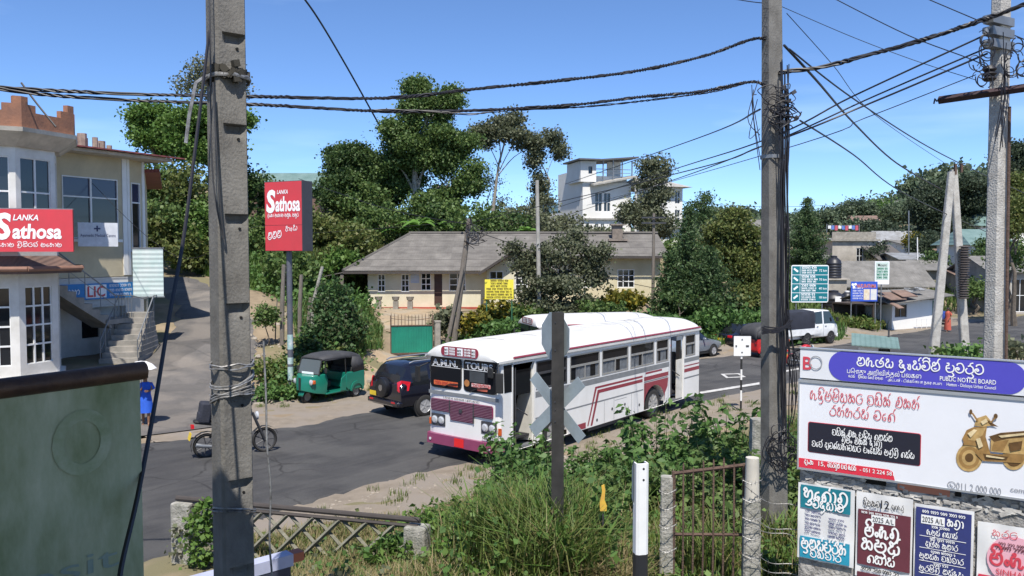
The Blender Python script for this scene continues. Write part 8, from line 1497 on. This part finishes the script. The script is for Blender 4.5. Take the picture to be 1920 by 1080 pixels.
# white wild flowers / bag scraps are left to the rubble
def plantstem(label, base, h, nst, lsize, kind='weed', spread=.25, name='weed_plant', group='leafy weeds in the foreground', dens=26, bark=None):
    """upright stems clothed in drooping leaves"""
    t = thing(name, label, 'weed', base, 0, group); q = MB(); cs = []; dirs = []
    for i in range(nst):
        a = R.uniform(0, 6.283); r0 = spread*R.random()**.5; hh = h*R.uniform(.55, 1.05); ln = R.uniform(.05, .3)*h; p0 = V((math.cos(a)*r0, math.sin(a)*r0, -.1)); p1 = p0+V((math.cos(a)*ln*.4, math.sin(a)*ln*.4, hh*.6)); p2 = p0+V((math.cos(a)*ln, math.sin(a)*ln, hh)); pts = cr([p0, p1, p2], 5); q.tube(pts, [.012*(1-.7*k/10) for k in range(len(pts))], 4)
        for k in range(dens):
            f = R.uniform(.18, 1); j = f*(len(pts)-1); p = pts[int(j)].lerp(pts[min(int(j)+1, len(pts)-1)], j % 1); b = R.uniform(0, 6.283); d = V((math.cos(b), math.sin(b), R.uniform(-.5, .45))); cs.append(p+d*lsize*R.uniform(.4, 1.2)); dirs.append(d*1.8)
    q.build('stem', mat('weed_stem', (.10, .11, .045), .8), t); quads_mesh('leaves', leaves(np.array(cs), lsize*1.12, .45, .27, .9, np.array(dirs)), LM(kind), t); return t
fgp = [(968, 885, 17.6, 1.45, 16, .15, 'weed', 'bush of whitish green weeds before the bus door'), (1000, 900, 16.5, 1.3, 14, .14, 'weed', 'leafy weeds left of the crossing sign post'), (1080, 890, 16.0, 1.2, 12, .14, 'weed', 'leafy weeds just right of the crossing sign post'), (1130, 870, 17.2, 1.3, 14, .14, 'mid', 'dark weeds below the middle of the bus'), (1180, 880, 16.0, 1.35, 14, .14, 'weed', 'tall weeds left of the white marker post'), (1238, 850, 16.8, 1.9, 16, .17, 'weed', 'tallest dark weeds in front of the rear bus wheel'), (1285, 860, 17, 1.5, 16, .15, 'weed', 'dense weeds right of the rear bus wheel'), (1330, 860, 16.5, 1.4, 14, .14, 'weed', 'weeds behind the rusty gate'), (1378, 830, 16.2, 1.9, 14, .17, 'weed', 'tall broad leafed weed left of the dark pole'), (1225, 920, 14.2, 1.2, 12, .14, 'weed', 'weeds behind the left gate post'), (1300, 920, 13.6, 1.0, 12, .13, 'mid', 'weeds seen through the rusty gate'), (1160, 940, 13.6, 1.0, 14, .13, 'mid', 'dark weeds beside the yellow marker'), (1100, 930, 14, .9, 12, .12, 'weed', 'weeds between crossing post and yellow marker'), (900, 1000, 11.6, .7, 12, .11, 'weed', 'leafy weeds among the grass left of the central tussock'), (985, 960, 12.6, 1.0, 14, .12, 'weed', 'leafy weeds rising behind the central tussock'), (940, 930, 14.6, .8, 12, .11, 'bright', 'bright weeds between the tussocks and the verge'), (1075, 985, 10.6, .9, 10, .11, 'weed', 'leafy weed poking out of the grass right of the crossing post'), (1150, 1000, 11, .7, 12, .11, 'mid', 'dark weeds left of the marker post foot'), (1490, 860, 13.5, 1.3, 12, .13, 'mid', 'weeds between the dark pole and the notice board'), (1480, 960, 12.6, .9, 10, .12, 'mid', 'weeds at the foot of the dark pole'), (1420, 900, 14, 1.1, 12, .13, 'weed', 'weeds behind the stone post with the pipe'), (1350, 960, 12, .8, 10, .11, 'mid', 'low weeds just behind the rusty gate'), (830, 985, 13.2, .75, 16, .10, 'bright', 'bright green weed patch behind the lattice fence end'), (880, 960, 14.2, .7, 14, .10, 'bright', 'bright green weeds on the verge edge'), (800, 960, 14, .6, 12, .10, 'bright', 'small green weeds by the verge'), (740, 1060, 12.0, .5, 12, .10, 'bright', 'green weeds below the lattice fence'), (700, 1040, 12.3, .4, 8, .09, 'weed', 'small weeds in the dry grass'), (960, 1070, 9.9, .35, 10, .08, 'bright', 'green creeping weeds at the foot of the tall grass'), (850, 1060, 10.8, .4, 10, .09, 'bright', 'green creeping weeds right of the fence post'), (1230, 1060, 9.8, .45, 12, .09, 'bright', 'low green weeds at the foot of the rusty gate'), (1300, 1070, 9.6, .4, 12, .09, 'bright', 'green creeping weeds inside the rusty gate'), (1110, 1010, 11.2, .5, 10, .09, 'weed', 'weeds behind the dry straw'), (1450, 1030, 10.8, .35, 10, .08, 'bright', 'low weeds before the foot of the dark pole'), (1340, 800, 20.5, .9, 10, .14, 'weed', 'weeds on the sandy verge behind the bus tail'), (1140, 905, 15, 1.0, 14, .13, 'weed', 'mid height weeds left of the tall ones'), (1260, 900, 15, 1.2, 14, .14, 'weed', 'thick weeds above the left gate post'), (1050, 920, 15.0, 1.0, 12, .13, 'weed', 'weeds around the foot of the crossing sign'), (1200, 905, 15, 1.1, 14, .13, 'mid', 'dark weeds behind the white marker post'), (1310, 885, 15, 1.2, 14, .13, 'weed', 'thick weeds above the rusty gate'), (1360, 890, 15, 1.2, 14, .13, 'mid', 'dark weeds above the right end of the gate'), (1420, 850, 17, 1.3, 12, .14, 'mid', 'dark weeds left of the pole foot'), (930, 910, 17.2, .55, 10, .1, 'bright', 'low weeds before the bus bumper')]
for px, py, Y, h_, ns, ls, kd, lb in fgp:
    x = X(px, Y); h_ *= .86 if Y > 14.5 and 1060 < px < 1345 and h_ < 1.8 else 1.0; plantstem(lb, (x, Y, H(x, Y)), h_, int(ns*2.1), ls*.85, kd, .20+.27*h_, dens=30)
# vines over the left fence post and grass at its foot
tree('trailing green vines draping the left post of the lattice fence', foot(372, 13.2), [PB_(378, 975, 13.1, 24, 34), PB_(372, 1030, 13.0, 26, 40), PB_(390, 950, 13.1, 14, 14)], 'bright', 120, 12, .06, .075, 0, name='vine', cat='vine'); tree('greyish dry bush at the foot of the left lattice fence post', foot(346, 13.3), [PB_(344, 1010, 13.3, 20, 34)], 'grey', 110, 12, .06, .07, 0, name='shrub', cat='shrub')
tree('green creeper over the right end of the lattice fence', foot(740, 12.5), [PB_(732, 1015, 12.4, 26, 30), PB_(750, 1050, 12.3, 34, 28), PB_(700, 1075, 12.3, 24, 16)], 'weed', 90, 11, .07, .08, 0, name='vine', cat='vine')
# ---- grass
def blades(pts, h, w_, lean=.5, curl=.5):
    """tapering bent blades as two quads each"""
    n = len(pts); a = NR.uniform(0, 6.283, n); hh = h*NR.uniform(.45, 1.15, n); ln = hh*NR.uniform(.1, 1, n)*lean; d = np.stack([np.cos(a), np.sin(a), np.zeros(n)], 1); s = np.stack([-np.sin(a), np.cos(a), np.zeros(n)], 1)*(w_*NR.uniform(.6, 1.3, n))[:, None]
    up = np.zeros((n, 3)); up[:, 2] = 1; b = pts; m = pts+up*(hh*.6)[:, None]+d*(ln*.35)[:, None]; t = pts+up*(hh*(1-.35*curl*NR.random(n)))[:, None]+d*(ln*1.1)[:, None]
    return np.concatenate([np.stack([b-s*.5, b+s*.5, m+s*.45, m-s*.45], 1), np.stack([m-s*.45, m+s*.45, t+s*.06, t-s*.06], 1)])
def scatter(poly, n):
    p = np.array(poly); lo, hi = p.min(0), p.max(0); c = NR.uniform(lo, hi, (n*3, 2)); c = c[inpoly(c[:, 0], c[:, 1], poly)][:n]; return np.concatenate([c, Hn(c[:, 0], c[:, 1])[:, None]], 1)
def field(name, poly, n, h, w_, kind, **k): return tag(quads_mesh(name, blades(scatter(poly, n), h, w_, **k), LM(kind)), kind='stuff')
bank = [(-1.6, 13.6), (.8, 15.2), (1.6, 18.4), (4.5, 21.5), (8, 25), (11, 28), (14, 26), (10, 16), (8.0, 11.5), (6, 8.8), (2.5, 8.2), (-.6, 8.4), (-1.4, 10), (-3.4, 11), (-4.2, 12.6)]
bare = []
def cover(poly, n, r, h_, size, kind, per=14):             # low leafy ground cover
    p = scatter(poly, n); c = np.repeat(p, per, 0); off = NR.normal(size=c.shape)*np.array([r, r, 0]); c = c+off; c[:, 2] = Hn(c[:, 0], c[:, 1])+np.abs(NR.normal(size=len(c)))*h_
    tag(quads_mesh('ground_cover', leaves(c, size, upbias=1.2), LM(kind)), kind='stuff')
field('grass', bank, 30000, .34, .017, 'grass'); field('dry_grass', bank, 8000, .34, .012, 'straw', lean=.9)
cover([(-.9, 9.6), (1.4, 9.4), (1.8, 12.4), (.3, 13.6), (-.9, 12.4)], 90, .13, .42, .085, 'weed', 16); cover([(-.9, 9.6), (1.4, 9.4), (1.8, 12.4), (.3, 13.6), (-.9, 12.4)], 50, .12, .35, .075, 'bright', 14); cover(bank, 420, .22, .14, .085, 'weed'); cover(bank, 240, .2, .2, .07, 'bright'); cover([(-4.4, 13.1), (-1.4, 12.2), (-.2, 9.6), (-2.6, 9.4), (-4.2, 10.8)], 150, .2, .10, .07, 'weed'); cover([(-4.4, 13.1), (-1.4, 12.2), (-.2, 9.6), (-2.6, 9.4), (-4.2, 10.8)], 110, .16, .12, .06, 'grey')
cover([(-8.9, 30.0), (-7.1, 30.2), (-6.8, 36), (-7.4, 41), (-9.6, 42), (-9.4, 34)], 420, .3, .3, .15, 'weed'); cover([(-8.9, 30.0), (-7.1, 30.2), (-6.8, 36), (-7.4, 41), (-9.6, 42), (-9.4, 34)], 200, .3, .35, .15, 'olive')
cover([(-11, 45), (-9, 44), (-8.6, 52), (-13, 57), (-20, 55)], 500, .4, .5, .2, 'weed'); cover([(-3, 42), (3, 41.5), (10.5, 44.6), (17, 48), (20, 51), (14, 54), (4, 49), (-3, 46)], 700, .4, .3, .2, 'weed')
field('dry_grass', [(-4.4, 13.1), (-1.4, 12.0), (-.6, 9.8), (-2.6, 9.6), (-4.2, 10.8)], 9000, .26, .014, 'straw', lean=1.0); field('grass', [(-4.4, 13.1), (-1.4, 12.0), (-.6, 9.8), (-2.6, 9.6), (-4.2, 10.8)], 6000, .22, .014, 'grass')
field('dry_grass', [(.9, 9.2), (1.5, 9.3), (1.5, 11.4), (.5, 11.6), (.3, 10)], 3500, .5, .014, 'straw', lean=1.2)
field('dry_grass', [(-2.4, 15.5), (-.6, 17.2), (.4, 16.6), (-.6, 14.2), (-2.2, 14.2)], 4500, .3, .014, 'straw', lean=.8)
field('grass', [(-8.6, 29.6), (-7.2, 30.0), (-7.0, 32.8), (-8.2, 37.6), (-9.4, 38), (-9.6, 33)], 8000, .32, .03, 'grass')
field('grass', [(-11, 47), (-18.8, 52.6), (-24, 58), (-14, 58), (-9, 50), (-9, 42)], 14000, .9, .07, 'bright'); field('grass', [(-20, 62), (-6, 72), (-6, 60), (-12.4, 56), (-18, 56)], 14000, 1.5, .09, 'olive')
field('grass', [(-2.5, 41.5), (3, 41), (10.5, 44.4), (17, 48), (20, 50), (22, 54), (14, 55), (4, 50), (-2.5, 46)], 16000, .55, .05, 'weed'); field('grass', [(21, 53.5), (27, 58), (31, 62), (28, 64), (20, 58)], 7000, .7, .06, 'grass')
field('grass', [(20, 60), (40, 72), (60, 92), (50, 100), (20, 80)], 9000, .9, .12, 'mid'); field('grass', [(12, 20), (22, 30), (30, 40), (36, 40), (24, 22), (13, 15)], 6000, .4, .04, 'grass')
def wood(poly, n, r, hmax, size, kind):                   # a far wood that reads as one mass
    p = scatter(poly, n); b = [(x, y, z+hmax*R.uniform(.15, .5), r*R.uniform(.6, 1.2), r*R.uniform(.6, 1.2), hmax*R.uniform(.35, .6)) for x, y, z in p]; tag(quads_mesh('far_wood', foliage(b, 3.2, 9, size*1.3, size), LM(kind)), kind='stuff')
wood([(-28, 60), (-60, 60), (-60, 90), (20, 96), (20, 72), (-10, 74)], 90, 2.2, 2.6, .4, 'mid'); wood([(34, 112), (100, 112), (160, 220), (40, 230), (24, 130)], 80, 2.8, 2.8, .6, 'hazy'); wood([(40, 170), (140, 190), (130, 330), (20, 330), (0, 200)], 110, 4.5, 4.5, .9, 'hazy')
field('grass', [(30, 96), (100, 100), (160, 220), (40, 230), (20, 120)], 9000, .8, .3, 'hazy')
field('grass', [(-6.9, 33.5), (-6.4, 40.5), (-7.2, 46), (-9, 52), (-12, 47.5), (-11.2, 42), (-9.6, 37), (-8.6, 33)], 9000, .5, .05, 'weed'); field('grass', [(-6.9, 33.5), (-6.4, 40.5), (-7.2, 46), (-9, 52), (-12, 47.5), (-11.2, 42), (-9.6, 37), (-8.6, 33)], 4000, .55, .05, 'olive')
field('dry_grass', [(-4.7, 14.5), (-2.6, 15.6), (-1.0, 14.6), (-1.3, 12.2), (-4.4, 13.2)], 5000, .3, .014, 'straw', lean=1.0); field('grass', [(-4.7, 14.5), (-2.6, 15.6), (-1.0, 14.6), (-1.3, 12.2), (-4.4, 13.2)], 6000, .26, .015, 'grass'); cover([(-4.6, 14.3), (-2.6, 15.4), (-1.0, 14.6), (-1.3, 12.2), (-4.4, 13.2)], 120, .2, .12, .07, 'olive')
for pl_, sx in ((near_e[5:12], (.5, -.6)), (far_e[4:10], (-2.4, 2.7))):
    pp = []
    for a, b in zip(pl_, pl_[1:]):
        for _ in range(int(math.dist(a, b)*5)):
            k = R.random(); c = (a[0]+(b[0]-a[0])*k+sx[0]+R.gauss(0, .5), a[1]+(b[1]-a[1])*k+sx[1]+R.gauss(0, .5)); pp += [(c[0]+R.gauss(0, .09), c[1]+R.gauss(0, .09)) for _ in range(26)]
    pp = np.array(pp); tag(quads_mesh('grass', blades(np.concatenate([pp, Hn(pp[:, 0], pp[:, 1])[:, None]], 1), .16, .014), LM('grass')), kind='stuff')
# tussocks of tall grass in the foreground
for i, (px, Y, h_, n, lb) in enumerate(((1046, 9.75, 1.0, 500, 'grass tussock hiding the foot of the crossing sign post'), (1012, 9.9, .95, 500, 'grass tussock left of the crossing post foot'), (1080, 9.95, .9, 420, 'grass tussock right of the crossing post foot'), (1000, 10.6, 1.0, 900, 'tall arching grass tussock in the centre of the foreground'), (930, 10.9, .95, 700, 'tall grass tussock left of the central one'), (1060, 10.8, 1.05, 800, 'tall grass tussock around the crossing sign post'), (960, 12.2, .95, 700, 'grass tussock behind the central one'), (1110, 11.6, .75, 500, 'lower grass tussock beside the yellow marker'), (1030, 12.6, 1.0, 700, 'grass tussock in front of the weeds by the bus'), (890, 11.8, .7, 500, 'short grass tussock right of the fence post'), (1330, 10.6, .75, 500, 'grass tussock behind the rusty gate'), (1490, 11.4, .5, 400, 'grass tussock at the left end of the notice board'))):
    x = X(px, Y); t = thing('grass_tussock', lb, 'grass tussock', (x, Y, H(x, Y)), 0, 'grass tussocks in the foreground'); n = int(n*.62); c = NR.normal(size=(n, 3))*np.array([.28, .26, 0]); quads_mesh('blades', blades(c, h_, .02, lean=.8, curl=.7), LM('grass'), t); c = NR.normal(size=(n//5, 3))*np.array([.28, .26, 0]); cc = NR.normal(size=(n//9, 3))*np.array([.24, .22, 0]); quads_mesh('broad_blades', blades(cc, h_*1.05, .045, lean=1.0, curl=.9), LM('bright'), t); quads_mesh('dry_blades', blades(c, h_*.9, .013, lean=.9, curl=.8), LM('straw'), t)
# ================================================================ overhead wires
def sag(a, b, s, n=14): a, b = V(a), V(b); return [a.lerp(b, i/n)-V((0, 0, 4*s*(i/n)*(1-i/n))) for i in range(n+1)]
def twisted(label, pts, r, strands=3, pitch=.7):
    t = thing('power_cable', label, 'cable', pts[0], 0, 'overhead cables'); o = V(pts[0]); pts = cr([V(p)-o for p in pts], 26); L_ = [0]
    for a, b in zip(pts, pts[1:]): L_.append(L_[-1]+(b-a).length)
    for s in range(strands):
        q = MB(); out = []
        for i, p in enumerate(pts):
            d = unit(pts[min(i+1, len(pts)-1)]-pts[max(i-1, 0)]); a = unit(V((0, 0, 1)).cross(d)); b = d.cross(a); f = 6.283*(L_[i]/pitch)*(1+.12*math.sin(i*.31))+6.283*s/strands; rr_ = r*(.95+.25*math.sin(i*.17+s)); out.append(p+(a*math.cos(f)+b*math.sin(f))*rr_)
        q.tube(out, r*.8, 6); q.build('strand', CABLE, t)
    return t
twisted('upper twisted black cable crossing the whole view to the dark pole', [P(-60, 156, 10.71), P(0, 164, 10.81), P(240, 176, 10.99), P(480, 181, 11.13), P(720, 184, 11.30), P(880, 168, 11.44), P(1060, 150, 11.58), P(1200, 132, 11.69), P(1320, 105, 11.83), P(1405, 75, 11.93), P(1434, 72, 11.95)], .0155)
twisted('lower twisted black cable crossing the whole view to the dark pole', [P(-60, 152, 10.71), P(0, 168, 10.81), P(200, 186, 10.99), P(480, 196, 11.13), P(700, 208, 11.30), P(860, 208, 11.44), P(1060, 198, 11.58), P(1200, 182, 11.69), P(1310, 172, 11.83), P(1405, 154, 11.93), P(1434, 160, 11.95)], .015)
twisted('third slack cable lashed under the lower twisted one', [P(700, 206, 11.29), P(800, 208, 11.37), P(880, 214, 11.44), P(950, 207, 11.51), P(1100, 200, 11.62), P(1250, 184, 11.76), P(1345, 170, 11.86), P(1410, 152, 11.93)], .009, 2)
twisted('thick twisted cable from the dark pole to the pale right pole', [P(1460, 136, 11.9), P(1540, 126, 11.8), P(1620, 105, 11.6), P(1720, 78, 11.4), P(1800, 52, 11.2), P(1880, 24, 11), P(1990, -20, 10.6)], .02)
def wire(label, pts, r=.012, s=None):
    t = thing('overhead_wire', label, 'wire', pts[0], 0, 'thin overhead wires'); o = V(pts[0]); pts = [V(p)-o for p in pts]
    pts = sag(pts[0], pts[1], s) if len(pts) == 2 else cr(pts, 8); q = MB(); q.tube(pts, r, 5); q.build('line', CABLE, t); return t
wire('steep dark wire falling from the sky to the hill tree', [P(540, -40, 58), P(590, 25, 60), P(650, 125, 66), P(720, 250, 70), P(790, 370, 76)], .07)
wire('highest of the three wires rising to the pale right pole', [P(1060, 345, 48), P(1300, 262, 25), P(1425, 205, 12.4)], .016)
wire('wire from the bungalow pole up past the dark pole', [P(1012, 400, 47), P(1240, 325, 24), P(1434, 262, 14), P(1600, 180, 12.4), P(1855, 62, 11.3)], .013)
wire('second wire beside it up past the dark pole', [P(1012, 420, 47), P(1240, 345, 24), P(1434, 272, 14), P(1640, 180, 12.3), P(1850, 90, 11.3)], .012)
wire('third heavier wire up to the coil on the pale pole', [P(870, 420, 43.5), P(1250, 330, 22), P(1434, 272, 13.5), P(1640, 190, 12.2), P(1852, 100, 11.3)], .014)
wire('thin paired wire below them towards the crossarm', [P(1100, 385, 40), P(1434, 290, 14), P(1620, 222, 12.3), P(1830, 140, 11.3)], .007)
wire('heavy dark wire dropping right from the dark pole to the leaning poles', [P(1470, 85, 11.9), P(1530, 150, 13), P(1600, 230, 17), P(1680, 305, 22), P(1765, 355, 27)], .02)
wire('wire from the dark pole down to the tall right pole', [P(1480, 92, 11.9), P(1600, 185, 14), P(1740, 275, 19), P(1850, 330, 24), P(1960, 380, 30)], .013)
wire('thin wire sloping from the dark pole to the leaning poles', [P(1500, 226, 11.9), P(1600, 290, 16), P(1700, 365, 22), P(1850, 435, 34)], .014)
wire('faint wire high across the right sky', [P(1465, 12, 12), P(1600, 70, 12), P(1720, 115, 11.8), P(1830, 150, 11.5)], .005)
wire('faint slack wire falling across the right sky', [P(1475, 25, 12), P(1560, 120, 13), P(1640, 215, 16), P(1770, 305, 24)], .006)
wire('long wire from the top edge to the pale right pole', [P(1550, -10, 14), P(1700, 65, 13), P(1830, 115, 12), P(1890, 150, 11.5)], .008)
wire('uppermost wire at the right corner of the sky', [P(1720, -10, 13), P(1850, 45, 12), P(1960, 90, 11)], .008)
wire('short wire at the top left of the dark pole', [P(1330, -10, 13), P(1400, 2, 12.4), P(1434, 6, 12)], .007)
wire('service wire from the reel pole to the bungalow roof', [P(878, 430, 43.4), P(1000, 470, 47), P(1140, 520, 50), P(1226, 540, 54)], .02); wire('service wire low across the bungalow roof', [P(560, 335, 50), P(720, 390, 47), P(872, 420, 43.4)], .018)
wire('wire across the pylon sign from the shop building', [P(140, 310, 36), P(330, 480, 33), P(480, 425, 31), P(600, 436, 40), P(870, 415, 43.5)], .010)
wire('horizontal far wire across the town', [P(1240, 375, 70), P(1440, 388, 80), P(1620, 382, 100)], .02)
wire('drooping black cable hanging from the near pole past the signboard', [P(392, 60, 6.0), P(372, 230, 5.6), P(345, 440, 5.1), P(318, 590, 4.6), P(290, 760, 4.1), P(258, 930, 3.7), P(228, 1060, 3.35), P(222, 1120, 3.2)], .011)
wire('thin antenna rod on the parapet of the shop bay', [P(105, 238, 28.3), P(70, 195, 28.3), P(40, 155, 28.3)], .035)
print('BUILD DONE', len(bpy.data.objects))
